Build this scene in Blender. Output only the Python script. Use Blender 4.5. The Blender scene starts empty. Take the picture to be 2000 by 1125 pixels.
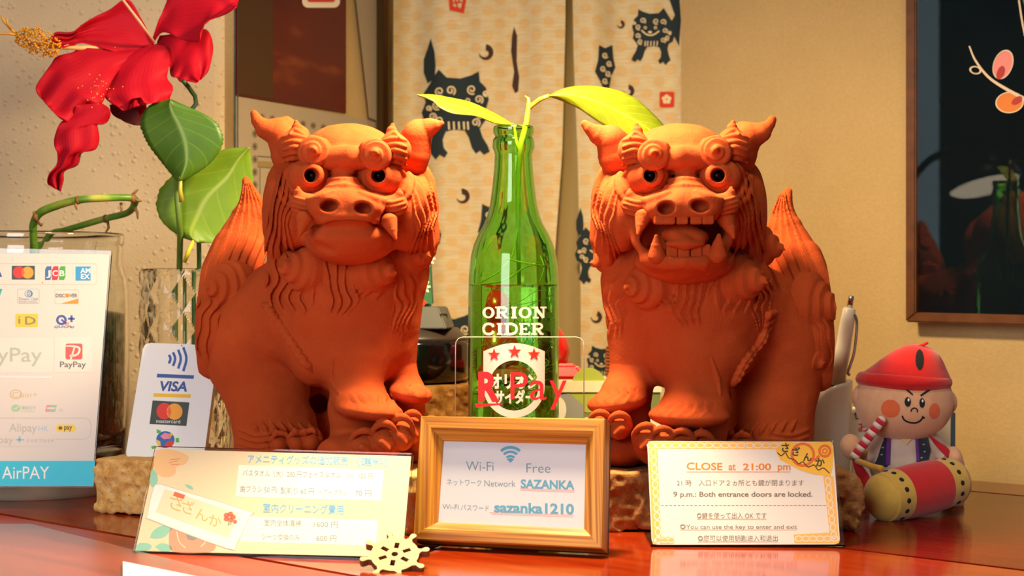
import bpy, bmesh, math, random
import numpy as np
from mathutils import Vector, Matrix

random.seed(7)
RNG = np.random.default_rng(11)
SC = bpy.context.scene
COL = SC.collection

# ------------------------------------------------------------------ camera, world, lights, exposure
FPX, HC = 3172.0, 0.16              # focal length in pixels (2000 wide), camera height over the table top
cam_d = bpy.data.cameras.new('camera')
cam = bpy.data.objects.new('camera', cam_d); COL.objects.link(cam)
cam.location = (0, 0, HC); cam.rotation_euler = (math.pi / 2, 0, 0)
cam_d.sensor_width = 36.0; cam_d.lens = 36.0 * FPX / 2000.0
cam_d.clip_start = 0.02; cam_d.clip_end = 30
cam_d.dof.use_dof = True; cam_d.dof.focus_distance = 1.08; cam_d.dof.aperture_fstop = 13.0
SC.camera = cam

world = bpy.data.worlds.new('room_light'); SC.world = world
world.use_nodes = True
world.node_tree.nodes['Background'].inputs[0].default_value = (1.0, 0.86, 0.72, 1)
world.node_tree.nodes['Background'].inputs[1].default_value = 0.20

def light(name, kind, loc, target, energy, color, size=0.1, size_y=None, spread=None):
    l = bpy.data.lights.new(name, kind); l.energy = energy; l.color = color
    if kind == 'AREA':
        l.size = size
        if size_y: l.shape = 'RECTANGLE'; l.size_y = size_y
        else: l.shape = 'DISK'
        if spread: l.spread = math.radians(spread)
    else:
        l.shadow_soft_size = size
    o = bpy.data.objects.new(name, l); COL.objects.link(o)
    o.location = loc
    o.rotation_euler = (Vector(target) - Vector(loc)).to_track_quat('-Z', 'Y').to_euler()
    return o
LAMP = (0.005, 1.05, 0.435)
light('overhead_lamp', 'AREA', LAMP, (0.005, 1.12, 0.0), 5.6, (1.0, 0.75, 0.43), 0.08)  # unseen warm lamp above the middle; the desk lamp stands apart at left
light('ceiling_lamp', 'AREA', (0.25, 0.45, 1.9), (0.1, 1.3, 0.2), 8.5, (1.0, 0.80, 0.54), 0.30)
light('window_daylight', 'AREA', (-0.75, -0.75, 0.55), (0.0, 1.1, 0.12), 18.0, (0.97, 0.95, 0.97), 0.8, 1.0)

SC.view_settings.view_transform = 'Standard'
SC.view_settings.look = 'None'
SC.view_settings.exposure = 0.15
SC.view_settings.gamma = 1.0
SC.view_settings.use_curve_mapping = False
SC.cycles.max_bounces = 14; SC.cycles.transmission_bounces = 12; SC.cycles.transparent_max_bounces = 24
SC.cycles.use_denoising = True
SC.cycles.sample_clamp_indirect = 6.0

# ------------------------------------------------------------------ geometry helpers
def W(px, py, d):
    """point of the room seen at photo pixel (px, py) at distance d (metres along the view axis)"""
    return Vector(((px - 1000.0) * d / FPX, d, HC + (562.5 - py) * d / FPX))

def lin(c):
    if isinstance(c, str):
        c = c.lstrip('#'); c = tuple(int(c[i:i + 2], 16) / 255 for i in (0, 2, 4))
    return tuple((v / 12.92 if v <= 0.04045 else ((v + 0.055) / 1.055) ** 2.4) for v in c) + (1.0,)

def tag(o, label=None, cat=None, group=None, kind=None):
    if label: o['label'] = label
    if cat: o['category'] = cat
    if group: o['group'] = group
    if kind: o['kind'] = kind
    return o

def thing(name, loc, label, cat, group=None):
    o = bpy.data.objects.new(name, None); COL.objects.link(o)
    o.location = loc; o.empty_display_size = 0.01
    return tag(o, label, cat, group)

def mobj(name, verts, faces, m, parent=None, smooth=True, uv=None):
    me = bpy.data.meshes.new(name)
    if isinstance(faces, np.ndarray):
        verts = np.asarray(verts, np.float32); n, k = faces.shape
        me.vertices.add(len(verts)); me.vertices.foreach_set('co', verts.ravel())
        me.loops.add(n * k); me.loops.foreach_set('vertex_index', faces.astype(np.int32).ravel())
        me.polygons.add(n); me.polygons.foreach_set('loop_start', np.arange(0, n * k, k, dtype=np.int32))
        me.update(calc_edges=True)
    else:
        me.from_pydata([tuple(v) for v in verts], [], [tuple(f) for f in faces])
        me.update()
    me.validate()
    if smooth: me.polygons.foreach_set('use_smooth', [True] * len(me.polygons))
    if uv is not None:
        lay = me.uv_layers.new(name='UVMap')
        for lp in me.loops: lay.data[lp.index].uv = uv[lp.vertex_index]
    if m: me.materials.append(m)
    o = bpy.data.objects.new(name, me); COL.objects.link(o)
    if parent:
        o.parent = parent
        l = Vector((0, 0, 0)); p = parent
        while p: l += p.location; p = p.parent
        o.location = -l                      # meshes are written in room coordinates
    return o

def bobj(name, bm, m, parent=None, smooth=False):
    me = bpy.data.meshes.new(name)
    bmesh.ops.recalc_face_normals(bm, faces=bm.faces[:])
    bm.to_mesh(me); bm.free()
    if smooth: me.polygons.foreach_set('use_smooth', [True] * len(me.polygons))
    if m: me.materials.append(m)
    o = bpy.data.objects.new(name, me); COL.objects.link(o)
    if parent:
        o.parent = parent
        l = Vector((0, 0, 0)); p = parent
        while p: l += p.location; p = p.parent
        o.location = -l
    return o

def slab(name, quad, thick, m, parent=None, bevel=0.0, segs=2):
    """a plate: quad = four corner points (front face), extruded away along the back normal"""
    a, b, c, d = [Vector(q) for q in quad]
    n = (b - a).cross(d - a).normalized()
    if n.y < 0: n = -n
    bm = bmesh.new()
    f = [bm.verts.new(p) for p in (a, b, c, d)]; g = [bm.verts.new(p + n * thick) for p in (a, b, c, d)]
    bm.faces.new(f); bm.faces.new(g[::-1])
    for i in range(4): bm.faces.new((f[i], g[i], g[(i + 1) % 4], f[(i + 1) % 4]))
    if bevel:
        bmesh.ops.bevel(bm, geom=bm.edges[:], offset=bevel, segments=segs, affect='EDGES')
    return bobj(name, bm, m, parent)

def round_plate(name, quad, thick, rad, m, parent=None, segs=8, edge=0.0):
    """plate with rounded outline corners; quad in order TL TR BR BL"""
    q = [Vector(p) for p in quad]
    n = (q[1] - q[0]).cross(q[3] - q[0]).normalized()
    if n.y < 0: n = -n
    pts = []
    for i in range(4):
        p, pr, nx = q[i], q[i - 1], q[(i + 1) % 4]
        u, v = (pr - p).normalized(), (nx - p).normalized()
        a, b = p + u * rad, p + v * rad
        for k in range(segs + 1):
            t = k / segs
            pts.append((1 - t) ** 2 * a + 2 * t * (1 - t) * p + t * t * b)
    bm = bmesh.new()
    f = [bm.verts.new(p) for p in pts]; g = [bm.verts.new(p + n * thick) for p in pts]
    N = len(pts)
    bm.faces.new(f); bm.faces.new(g[::-1])
    for i in range(N): bm.faces.new((f[i], g[i], g[(i + 1) % N], f[(i + 1) % N]))
    if edge:
        es = [e for e in bm.edges if len(e.link_faces) == 2 and any(len(x.verts) > 4 for x in e.link_faces)]
        bmesh.ops.bevel(bm, geom=es, offset=edge, segments=2, affect='EDGES')
    return bobj(name, bm, m, parent)

def lathe(name, prof, m, c=(0, 0, 0), axis=(0, 0, 1), segs=48, parent=None, smooth=True, cap=True, mod=None):
    """prof: list of (radius, height) along the axis"""
    ax = Vector(axis).normalized()
    u = ax.orthogonal().normalized() if abs(ax.z) < 0.99 else Vector((1, 0, 0))
    v = ax.cross(u); c = Vector(c)
    vs, fs = [], []
    for i, (r, h) in enumerate(prof):
        for k in range(segs):
            a = 2 * math.pi * k / segs
            rr = r * (mod(a, h) if mod else 1.0)
            vs.append(c + ax * h + (u * math.cos(a) + v * math.sin(a)) * rr)
    for i in range(len(prof) - 1):
        for k in range(segs):
            k2 = (k + 1) % segs
            fs.append((i * segs + k, i * segs + k2, (i + 1) * segs + k2, (i + 1) * segs + k))
    if cap:
        fs.append(tuple(range(segs))[::-1]); fs.append(tuple((len(prof) - 1) * segs + k for k in range(segs)))
    return mobj(name, vs, fs, m, parent, smooth)

def spline(pts, n=6):
    """Catmull-Rom through points (any dimension)"""
    P = np.asarray(pts, float)
    if len(P) < 3 or n <= 1: 
        return P if n <= 1 else np.array([P[0] + (P[-1] - P[0]) * t for t in np.linspace(0, 1, n + 1)])
    Q = np.vstack([2 * P[0] - P[1], P, 2 * P[-1] - P[-2]])
    out = []
    for i in range(1, len(Q) - 2):
        for t in np.linspace(0, 1, n, endpoint=False):
            a, b, c, d = Q[i - 1], Q[i], Q[i + 1], Q[i + 2]
            out.append(0.5 * (2 * b + (c - a) * t + (2 * a - 5 * b + 4 * c - d) * t * t + (3 * b - a - 3 * c + d) * t ** 3))
    out.append(P[-1])
    return np.array(out)

def tube_data(pts, rad, segs=8):
    P = [Vector(p) for p in pts]; N = len(P)
    R = rad if hasattr(rad, '__len__') else [rad] * N
    if len(R) != N: R = np.interp(np.linspace(0, 1, N), np.linspace(0, 1, len(R)), R)
    vs, fs = [], []
    t0 = (P[1] - P[0]).normalized(); nrm = t0.orthogonal().normalized()
    for i in range(N):
        t = (P[min(i + 1, N - 1)] - P[max(i - 1, 0)]).normalized()
        nrm = (nrm - t * nrm.dot(t)).normalized(); b = t.cross(nrm)
        for k in range(segs):
            a = 2 * math.pi * k / segs
            vs.append(P[i] + (nrm * math.cos(a) + b * math.sin(a)) * R[i])
    for i in range(N - 1):
        for k in range(segs):
            k2 = (k + 1) % segs
            fs.append((i * segs + k, i * segs + k2, (i + 1) * segs + k2, (i + 1) * segs + k))
    fs.append(tuple(range(segs))[::-1]); fs.append(tuple((N - 1) * segs + k for k in range(segs)))
    return vs, fs

def tube(name, pts, rad, m, parent=None, segs=8):
    vs, fs = tube_data(pts, rad, segs)
    return mobj(name, vs, fs, m, parent)

def tubes(name, lst, m, parent=None, segs=6):
    V, F = [], []
    for pts, rad in lst:
        v, f = tube_data(pts, rad, segs); o = len(V)
        V += v; F += [tuple(i + o for i in q) for q in f]
    return mobj(name, V, F, m, parent)

# ------------------------------------------------------------------ materials
MATS = {}
class N:
    def __init__(s, name):
        s.m = bpy.data.materials.new(name); s.m.use_nodes = True
        s.t = s.m.node_tree; s.b = s.t.nodes['Principled BSDF']; s._co = None
    def node(s, kind, **kw):
        n = s.t.nodes.new(kind)
        for k, v in kw.items():
            if k in n.inputs: n.inputs[k].default_value = v
            else: setattr(n, k, v)
        return n
    def link(s, a, b): s.t.links.new(a, b)
    def co(s, scale=(1, 1, 1), rot=(0, 0, 0), out='Object'):
        tc = s.node('ShaderNodeTexCoord'); mp = s.node('ShaderNodeMapping')
        mp.inputs['Scale'].default_value = scale; mp.inputs['Rotation'].default_value = rot
        s.link(tc.outputs[out], mp.inputs['Vector']); return mp.outputs[0]
    def noise(s, scale, vec=None, detail=4, rough=0.55, dist=0.0):
        n = s.node('ShaderNodeTexNoise', Scale=scale, Detail=detail, Roughness=rough, Distortion=dist)
        s.link(vec if vec else s.co(), n.inputs['Vector']); return n.outputs['Fac']
    def ramp(s, fac, stops):
        r = s.node('ShaderNodeValToRGB'); e = r.color_ramp.elements
        while len(e) < len(stops): e.new(0.5)
        for q, (p, c) in zip(e, stops): q.position = p; q.color = c if len(c) == 4 else tuple(c) + (1,)
        s.link(fac, r.inputs[0]); return r.outputs[0]
    def mix(s, fac, a, b, blend='MIX'):
        x = s.node('ShaderNodeMix', data_type='RGBA', blend_type=blend)
        for sock, v in ((x.inputs[0], fac), (x.inputs[6], a), (x.inputs[7], b)):
            if hasattr(v, 'links'): s.link(v, sock)
            else: sock.default_value = v
        return x.outputs[2]
    def math(s, op, a, b=None):
        x = s.node('ShaderNodeMath', operation=op)
        for sock, v in zip(x.inputs, (a, b)):
            if v is None: continue
            if hasattr(v, 'links'): s.link(v, sock)
            else: sock.default_value = v
        return x.outputs[0]
    def bump(s, h, strength=0.3, dist=0.001, prev=None):
        b = s.node('ShaderNodeBump', Strength=strength, Distance=dist)
        s.link(h, b.inputs['Height'])
        if prev: s.link(prev, b.inputs['Normal'])
        s.link(b.outputs[0], s.b.inputs['Normal']); return b.outputs[0]
    def set(s, **kw):
        for k, v in kw.items():
            k = {'color': 'Base Color', 'rough': 'Roughness', 'metal': 'Metallic', 'trans': 'Transmission Weight', 'ior': 'IOR', 'coat': 'Coat Weight', 'coat_rough': 'Coat Roughness', 'spec': 'Specular IOR Level', 'alpha': 'Alpha', 'sss': 'Subsurface Weight', 'sheen': 'Sheen Weight'}[k]
            if hasattr(v, 'links'): s.link(v, s.b.inputs[k])
            else: s.b.inputs[k].default_value = v
        return s

def mat(name, color, rough=0.5, metal=0.0, noise=0.0, nscale=60, bump=0.0, bscale=400, bdist=0.0006, **kw):
    """plain procedural material: colour with slight noise variation and optional fine bump"""
    if name in MATS: return MATS[name]
    c = lin(color) if isinstance(color, str) else tuple(color) + ((1,) if len(color) == 3 else ())
    n = N(name); n.set(color=c, rough=rough, metal=metal, **kw)
    if noise:
        f = n.noise(nscale)
        lo = tuple(v * (1 - noise) for v in c[:3]) + (1,); hi = tuple(min(1, v * (1 + noise)) for v in c[:3]) + (1,)
        n.set(color=n.ramp(f, [(0.3, lo), (0.7, hi)]))
    if bump: n.bump(n.noise(bscale), bump, bdist)
    MATS[name] = n.m
    return n.m

def glass(name, color=(1, 1, 1), rough=0.0, ior=1.45, density=0.0, vol=None):
    if name in MATS: return MATS[name]
    n = N(name); n.set(color=tuple(color) + (1,), rough=rough, trans=1.0, ior=ior)
    if vol:
        v = n.node('ShaderNodeVolumeAbsorption', Color=tuple(vol) + (1,), Density=density)
        n.link(v.outputs[0], n.t.nodes['Material Output'].inputs['Volume'])
    MATS[name] = n.m; return n.m

def thin_clear(name, rough=0.02, amount=0.9, tint=(1, 1, 1)):
    """clear plastic sheet: see-through with a sharp fresnel reflection"""
    if name in MATS: return MATS[name]
    n = N(name); t = n.t
    tr = n.node('ShaderNodeBsdfTransparent', Color=tuple(tint) + (1,)); gl = n.node('ShaderNodeBsdfGlossy', Roughness=rough)
    fr = n.node('ShaderNodeFresnel', IOR=1.45); mx = n.node('ShaderNodeMixShader')
    ge = n.node('ShaderNodeNewGeometry')
    n.link(n.math('MULTIPLY', fr.outputs[0], n.math('SUBTRACT', 1.0, ge.outputs['Backfacing'])), mx.inputs[0]); n.link(tr.outputs[0], mx.inputs[1]); n.link(gl.outputs[0], mx.inputs[2])
    n.link(mx.outputs[0], t.nodes['Material Output'].inputs['Surface'])
    MATS[name] = n.m; return n.m

# ------------------------------------------------------------------ drawing flat shapes (letters, emblems) on a surface
class Plane:
    """surface of a sign: hit() gives the point of the plane seen at a photo pixel"""
    def __init__(s, p, n):
        s.p = Vector(p); s.n = Vector(n).normalized()
        if s.n.y > 0: s.n = -s.n                 # faces the camera
    @classmethod
    def of(cls, quad):
        a, b, c, d = [Vector(q) for q in quad]
        return cls(a, (b - a).cross(d - a))
    def hit(s, px, py, off=0.0):
        o = Vector((0, 0, HC)); r = W(px, py, 1.0) - o
        t = (s.p + s.n * off - o).dot(s.n) / r.dot(s.n)
        return o + r * t
class Cylinder:
    def __init__(s, cx, cy, r): s.c = (cx, cy); s.r = r
    def hit(s, px, py, off=0.0):
        r = W(px, py, 1.0) - Vector((0, 0, HC)); R = s.r + off
        a = r.x ** 2 + r.y ** 2; b = -2 * (r.x * s.c[0] + r.y * s.c[1]); c = s.c[0] ** 2 + s.c[1] ** 2 - R * R
        q = max(b * b - 4 * a * c, 0.0); t = (-b - math.sqrt(q)) / (2 * a)
        return Vector((0, 0, HC)) + r * t
class Ellipsoid:
    def __init__(s, c, r): s.c = Vector(c); s.r = r
    def hit(s, px, py, off=0.0):
        o = Vector((0, 0, HC)); r = W(px, py, 1.0) - o
        S = [1 / (k + off) for k in s.r]
        O = Vector([(o[i] - s.c[i]) * S[i] for i in range(3)]); D = Vector([r[i] * S[i] for i in range(3)])
        a, b, c = D.dot(D), 2 * O.dot(D), O.dot(O) - 1
        q = max(b * b - 4 * a * c, 0.0); t = (-b - math.sqrt(q)) / (2 * a)
        return o + r * t
class OnField:
    """surface of a modelled body"""
    def __init__(s, f): s.f = f
    def hit(s, px, py, off=0.0): return W(px, py, s.f.proj(px, py) - off)
class Func:
    """surface y = f(x, z) (a hanging cloth)"""
    def __init__(s, f): s.f = f
    def hit(s, px, py, off=0.0):
        d = 1.6
        for _ in range(12):
            p = W(px, py, d); d = s.f(p.x, p.z) - off
        return W(px, py, d)

def curve_mesh(cu):
    ob = bpy.data.objects.new('tmp_outline', cu); COL.objects.link(ob)
    dg = bpy.context.evaluated_depsgraph_get(); dg.update()
    me = bpy.data.meshes.new_from_object(ob.evaluated_get(dg))
    V = np.array([v.co[:] for v in me.vertices]).reshape(-1, 3)[:, :2]; F = [tuple(p.vertices) for p in me.polygons]
    bpy.data.objects.remove(ob); bpy.data.meshes.remove(me)
    return V, F

def fill(loops):
    """2D region(s) bounded by closed loops (even-odd holes) -> verts, faces"""
    cu = bpy.data.curves.new('outline', 'CURVE'); cu.dimensions = '2D'; cu.fill_mode = 'FRONT' if False else 'BOTH'
    for lp in loops:
        sp = cu.splines.new('POLY'); sp.points.add(len(lp) - 1)
        for q, (x, y) in zip(sp.points, lp): q.co = (x, y, 0, 1)
        sp.use_cyclic_u = True
    r = curve_mesh(cu); bpy.data.curves.remove(cu); return r

def txt(s, bold=0.0, shear=0.0, spacing=1.0):
    cu = bpy.data.curves.new('letters', 'FONT'); cu.body = s; cu.size = 1.0; cu.offset = bold; cu.shear = shear
    cu.space_character = spacing; cu.resolution_u = 4
    r = curve_mesh(cu); bpy.data.curves.remove(cu); return r

class Ink:
    """collects flat shapes given in photo pixels, lays them on a surface as ONE mesh"""
    def __init__(s): s.V = []; s.F = []
    def add(s, V, F):
        o = len(s.V); s.V += [tuple(v) for v in V]; s.F += [tuple(i + o for i in f) for f in F]; return s
    def poly(s, *loops): return s.add(*fill(loops))
    def circle(s, x, y, r, ry=None, hole=None, n=32, rot=0):
        ry = ry or r
        def c(k): return [(x + r * k * math.cos(2 * math.pi * i / n) * math.cos(rot) - ry * k * math.sin(2 * math.pi * i / n) * math.sin(rot),
                           y + r * k * math.cos(2 * math.pi * i / n) * math.sin(rot) + ry * k * math.sin(2 * math.pi * i / n) * math.cos(rot)) for i in range(n)]
        return s.poly(c(1), c(hole)) if hole else s.poly(c(1))
    def rect(s, x0, y0, x1, y1, r=0.0, line=None, skew=(0, 0)):
        def rr(a, b, c, d, q):
            if q <= 0: L = [(a, b), (c, b), (c, d), (a, d)]
            else:
                L = []
                for cx, cy, st in ((c - q, b + q, -90), (c - q, d - q, 0), (a + q, d - q, 90), (a + q, b + q, 180)):
                    L += [(cx + q * math.cos(math.radians(st + k * 15)), cy + q * math.sin(math.radians(st + k * 15))) for k in range(7)]
            return [(x + skew[0] * (y - y0) , y + skew[1] * (x - x0)) for x, y in L]
        L = [rr(x0, y0, x1, y1, r)]
        if line: L.append(rr(x0 + line, y0 + line, x1 - line, y1 - line, max(0, r - line)))
        return s.poly(*L)
    def line(s, pts, w, n=1, closed=False):
        P = spline(pts, n); m = len(P); A, B = [], []
        wl = w if hasattr(w, '__len__') else [w, w]
        for i in range(m):
            t = P[min(i + 1, m - 1)] - P[max(i - 1, 0)]; L = math.hypot(*t) or 1
            nx, ny = -t[1] / L, t[0] / L; q = np.interp(i / max(1, m - 1), np.linspace(0, 1, len(wl)), wl) / 2
            A.append((P[i][0] + nx * q, P[i][1] + ny * q)); B.append((P[i][0] - nx * q, P[i][1] - ny * q))
        return s.add(A + B, [(i, i + 1, m + i + 1, m + i) for i in range(m - 1)])
    def text(s, string, x0, y0, x1, y1=None, h=None, bold=0.0, shear=0.0, skew=0.0, spacing=1.0):
        """string fitted from x0 to x1; y0 = baseline at x0, y1 = baseline at x1, h = height of the tallest glyph"""
        V, F = txt(string, bold, shear, spacing)
        if not len(V): return s
        lo, hi = V.min(0), V.max(0); y1 = y0 if y1 is None else y1
        kx = (x1 - x0) / (hi[0] - lo[0]); ky = h / hi[1] if h else kx
        X = x0 + (V[:, 0] - lo[0]) * kx
        Y = y0 + (y1 - y0) * (X - x0) / (x1 - x0) - V[:, 1] * ky
        X = X + skew * (y0 - Y)
        return s.add(np.stack([X, Y], 1), F)
    def build(s, name, surf, m, parent, off=0.0002, slice_x=None):
        V, F = np.array(s.V), s.F
        if slice_x:
            bm = bmesh.new(); vs = [bm.verts.new((x, y, 0)) for x, y in V]
            for f in F:
                try: bm.faces.new([vs[i] for i in f])
                except ValueError: pass
            bmesh.ops.triangulate(bm, faces=bm.faces[:])
            x = math.ceil(V[:, 0].min() / slice_x) * slice_x
            while x < V[:, 0].max():
                bmesh.ops.bisect_plane(bm, geom=bm.verts[:] + bm.edges[:] + bm.faces[:], plane_co=(x, 0, 0), plane_no=(1, 0, 0)); x += slice_x
            y = math.ceil(V[:, 1].min() / slice_x) * slice_x
            while y < V[:, 1].max() and not isinstance(surf, Cylinder):
                bmesh.ops.bisect_plane(bm, geom=bm.verts[:] + bm.edges[:] + bm.faces[:], plane_co=(0, y, 0), plane_no=(0, 1, 0)); y += slice_x
            bm.verts.index_update()
            V = np.array([v.co[:2] for v in bm.verts]); F = [tuple(v.index for v in f.verts) for f in bm.faces]; bm.free()
        P = [surf.hit(x, y, off) for x, y in V]
        G = []
        for f in F:                                  # face the camera
            a, b, c = P[f[0]], P[f[1]], P[f[2]]
            G.append(f if (b - a).cross(c - a).y <= 0 else f[::-1])
        return mobj(name, P, G, m, parent, smooth=False)

# ------------------------------------------------------------------ clay modelling: signed-distance fields -> one continuous mesh
def vnoise(shape_seed, P, scale):
    """smooth value noise in [-1,1] at points P (.., 3)"""
    g = np.random.default_rng(shape_seed).uniform(-1, 1, (32, 32, 32)).astype(np.float32)
    q = [p * scale for p in P]; i = [np.floor(c).astype(np.int32) for c in q]; f = [c - j for c, j in zip(q, i)]
    f = [t * t * (3 - 2 * t) for t in f]; r = 0
    for a in (0, 1):
        for b in (0, 1):
            for c in (0, 1):
                w = (f[0] if a else 1 - f[0]) * (f[1] if b else 1 - f[1]) * (f[2] if c else 1 - f[2])
                r = r + w * g[(i[0] + a) & 31, (i[1] + b) & 31, (i[2] + c) & 31]
    return r

class Field:
    def __init__(s, lo, hi, h):
        s.lo = np.array(lo, float); s.h = h
        s.n = np.ceil((np.array(hi) - s.lo) / h).astype(int) + 1
        s.ax = [(s.lo[i] + h * np.arange(s.n[i])).astype(np.float32) for i in range(3)]
        s.F = np.full(s.n, 0.05, np.float32)
    def box(s, lo, hi):
        a = np.clip(np.floor((np.array(lo) - s.lo) / s.h).astype(int), 0, s.n); b = np.clip(np.ceil((np.array(hi) - s.lo) / s.h).astype(int) + 1, 0, s.n)
        sl = tuple(slice(x, y) for x, y in zip(a, b))
        return sl, np.ix_(*[s.ax[i][sl[i]] for i in range(3)])
    def comb(s, sl, d, k, sub=False):
        F = s.F[sl]
        if F.size == 0: return
        if sub:
            d = -d; hh = np.clip(0.5 + 0.5 * (d - F) / k, 0, 1); s.F[sl] = F + (d - F) * hh + k * hh * (1 - hh)
        else:
            hh = np.clip(0.5 + 0.5 * (F - d) / k, 0, 1); s.F[sl] = F + (d - F) * hh - k * hh * (1 - hh)
    def ell(s, c, r, k=0.004, sub=False, rot=None):
        c = np.array(c, float); r = np.array(r, float); R = r.max() if rot is not None else r
        pad = k + 4 * s.h
        sl, (X, Y, Z) = s.box(c - R - pad, c + R + pad)
        x, y, z = X - c[0], Y - c[1], Z - c[2]
        if rot is not None:
            M = np.array(rot.transposed() if hasattr(rot, 'transposed') else rot.T)
            x, y, z = (M[i][0] * x + M[i][1] * y + M[i][2] * z for i in range(3))
        k0 = np.sqrt((x / r[0]) ** 2 + (y / r[1]) ** 2 + (z / r[2]) ** 2) + 1e-6
        k1 = np.sqrt((x / r[0] ** 2) ** 2 + (y / r[1] ** 2) ** 2 + (z / r[2] ** 2) ** 2) + 1e-6
        s.comb(sl, (k0 * (k0 - 1) / k1).astype(np.float32), k, sub)
    def chain(s, pts, rad, k=0.003, sub=False):
        P = np.array([list(p) for p in pts], float); R = np.array(rad, float)
        pad = k + 4 * s.h; m = R.max() + pad
        sl, (X, Y, Z) = s.box(P.min(0) - m, P.max(0) + m)
        best = None
        for i in range(len(P) - 1):
            a, b = P[i], P[i + 1]; ab = b - a; L = (ab ** 2).sum() + 1e-12
            x, y, z = X - a[0], Y - a[1], Z - a[2]
            t = np.clip((x * ab[0] + y * ab[1] + z * ab[2]) / L, 0, 1)
            d = np.sqrt((x - t * ab[0]) ** 2 + (y - t * ab[1]) ** 2 + (z - t * ab[2]) ** 2) - (R[i] + (R[i + 1] - R[i]) * t)
            best = d if best is None else np.minimum(best, d)
        if best is not None: s.comb(sl, best.astype(np.float32), k, sub)
    def rbox(s, c, hw, r, k=0.001, sub=False):
        c = np.array(list(c), float); hw = np.array(hw, float); pad = r + k + 4 * s.h
        sl, (X, Y, Z) = s.box(c - hw - pad, c + hw + pad)
        q = [np.abs(A - c[i]) - (hw[i] - r) for i, A in enumerate((X, Y, Z))]
        d = np.sqrt(np.maximum(q[0], 0) ** 2 + np.maximum(q[1], 0) ** 2 + np.maximum(q[2], 0) ** 2) + np.minimum(np.maximum(np.maximum(q[0], q[1]), q[2]), 0) - r
        s.comb(sl, d.astype(np.float32), k, sub)
    def curl(s, c, axis, R, H, up=(0, 0, 1), turns=2.6, amp=0.0016, k=0.002, hand=1, phase=0.0, squash=1.0):
        """snail-shell curl of clay: a cone with a spiral ridge wound round it"""
        c = np.array(list(c), float); a = np.array(list(axis), float); a /= np.linalg.norm(a)
        u = np.cross(np.array(up, float), a); u /= np.linalg.norm(u); v = np.cross(a, u)
        m = max(R, H) + 0.006
        sl, (X, Y, Z) = s.box(c - m, c + m)
        x, y, z = X - c[0], Y - c[1], Z - c[2]
        pu = x * u[0] + y * u[1] + z * u[2]; pv = (x * v[0] + y * v[1] + z * v[2]) / squash; pw = x * a[0] + y * a[1] + z * a[2]
        r = np.sqrt(pu ** 2 + pv ** 2); th = np.arctan2(pv, pu) * hand + phase
        ph = r / R * turns - th / (2 * math.pi); fr = ph - np.floor(ph)
        ridge = np.where(fr < 0.86, (fr / 0.86) ** 1.2, (1 - fr) / 0.14)
        hgt = H * np.clip(1 - r / R, 0, 1) ** 0.9 + amp * (ridge - 0.3) * np.clip((R - r) / (0.15 * R), 0, 1)
        d = np.maximum((pw - hgt) * 0.62, -(pw + 0.5 * R) * 0.8)
        d = np.maximum(d, (r - R) * 0.8)
        s.comb(sl, d.astype(np.float32), k)
    def cut_below(s, z, r=0.001):
        sl, (X, Y, Z) = s.box(s.lo, s.lo + s.h * (s.n - 1))
        s.F = np.maximum(s.F, (z - Z).astype(np.float32))
    def noise(s, amp, scale, seed=3):
        X, Y, Z = np.meshgrid(*s.ax, indexing='ij')
        m = np.abs(s.F) < 0.006
        s.F[m] += (amp * vnoise(seed, [X[m], Y[m], Z[m]], scale)).astype(np.float32)
    def sample(s, P):
        q = (np.asarray(P, float) - s.lo) / s.h
        i = np.clip(np.floor(q).astype(int), 0, s.n - 2); f = np.clip(q - i, 0, 1)
        r = 0
        for a in (0, 1):
            for b in (0, 1):
                for c in (0, 1):
                    w = (f[..., 0] if a else 1 - f[..., 0]) * (f[..., 1] if b else 1 - f[..., 1]) * (f[..., 2] if c else 1 - f[..., 2])
                    r = r + w * s.F[i[..., 0] + a, i[..., 1] + b, i[..., 2] + c]
        return r
    def proj(s, px, py, default=None):
        """depth of the clay surface seen at a photo pixel"""
        ds = np.arange(s.lo[1], s.lo[1] + s.h * (s.n[1] - 1), s.h * 0.7)
        P = np.stack([(px - 1000) * ds / FPX, ds, HC + (562.5 - py) * ds / FPX], 1)
        ok = (P >= s.lo).all(1) & (P <= s.lo + s.h * (s.n - 1)).all(1)
        v = np.where(ok, s.sample(P), 1)
        j = np.argmax(v < 0)
        if v[j] < 0 and j > 0 and v[j - 1] < 0.04: return ds[j - 1] + (ds[j] - ds[j - 1]) * v[j - 1] / (v[j - 1] - v[j])
        if v[j] >= 0:
            j = int(np.argmin(v))
            if default is None or v[j] < 0.002: return ds[j]
            return default
        return ds[j]
    def path(s, pts, n=4, lift=0.0):
        """photo-pixel polyline laid on the clay"""
        P = spline(pts, n); out = []; d = None
        for x, y in P:
            d = s.proj(x, y, d); out.append(np.array(W(x, y, d - lift)))
        return np.array(out)
    def ridge(s, pts, r, k=0.0012, lift=0.0, sub=False, n=4):
        P = s.path(pts, n, lift)
        R = np.interp(np.linspace(0, 1, len(P)), np.linspace(0, 1, len(r)), r)
        if not sub: P[:, 1] -= 0.3 * R
        s.chain(P, R, k, sub)
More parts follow.
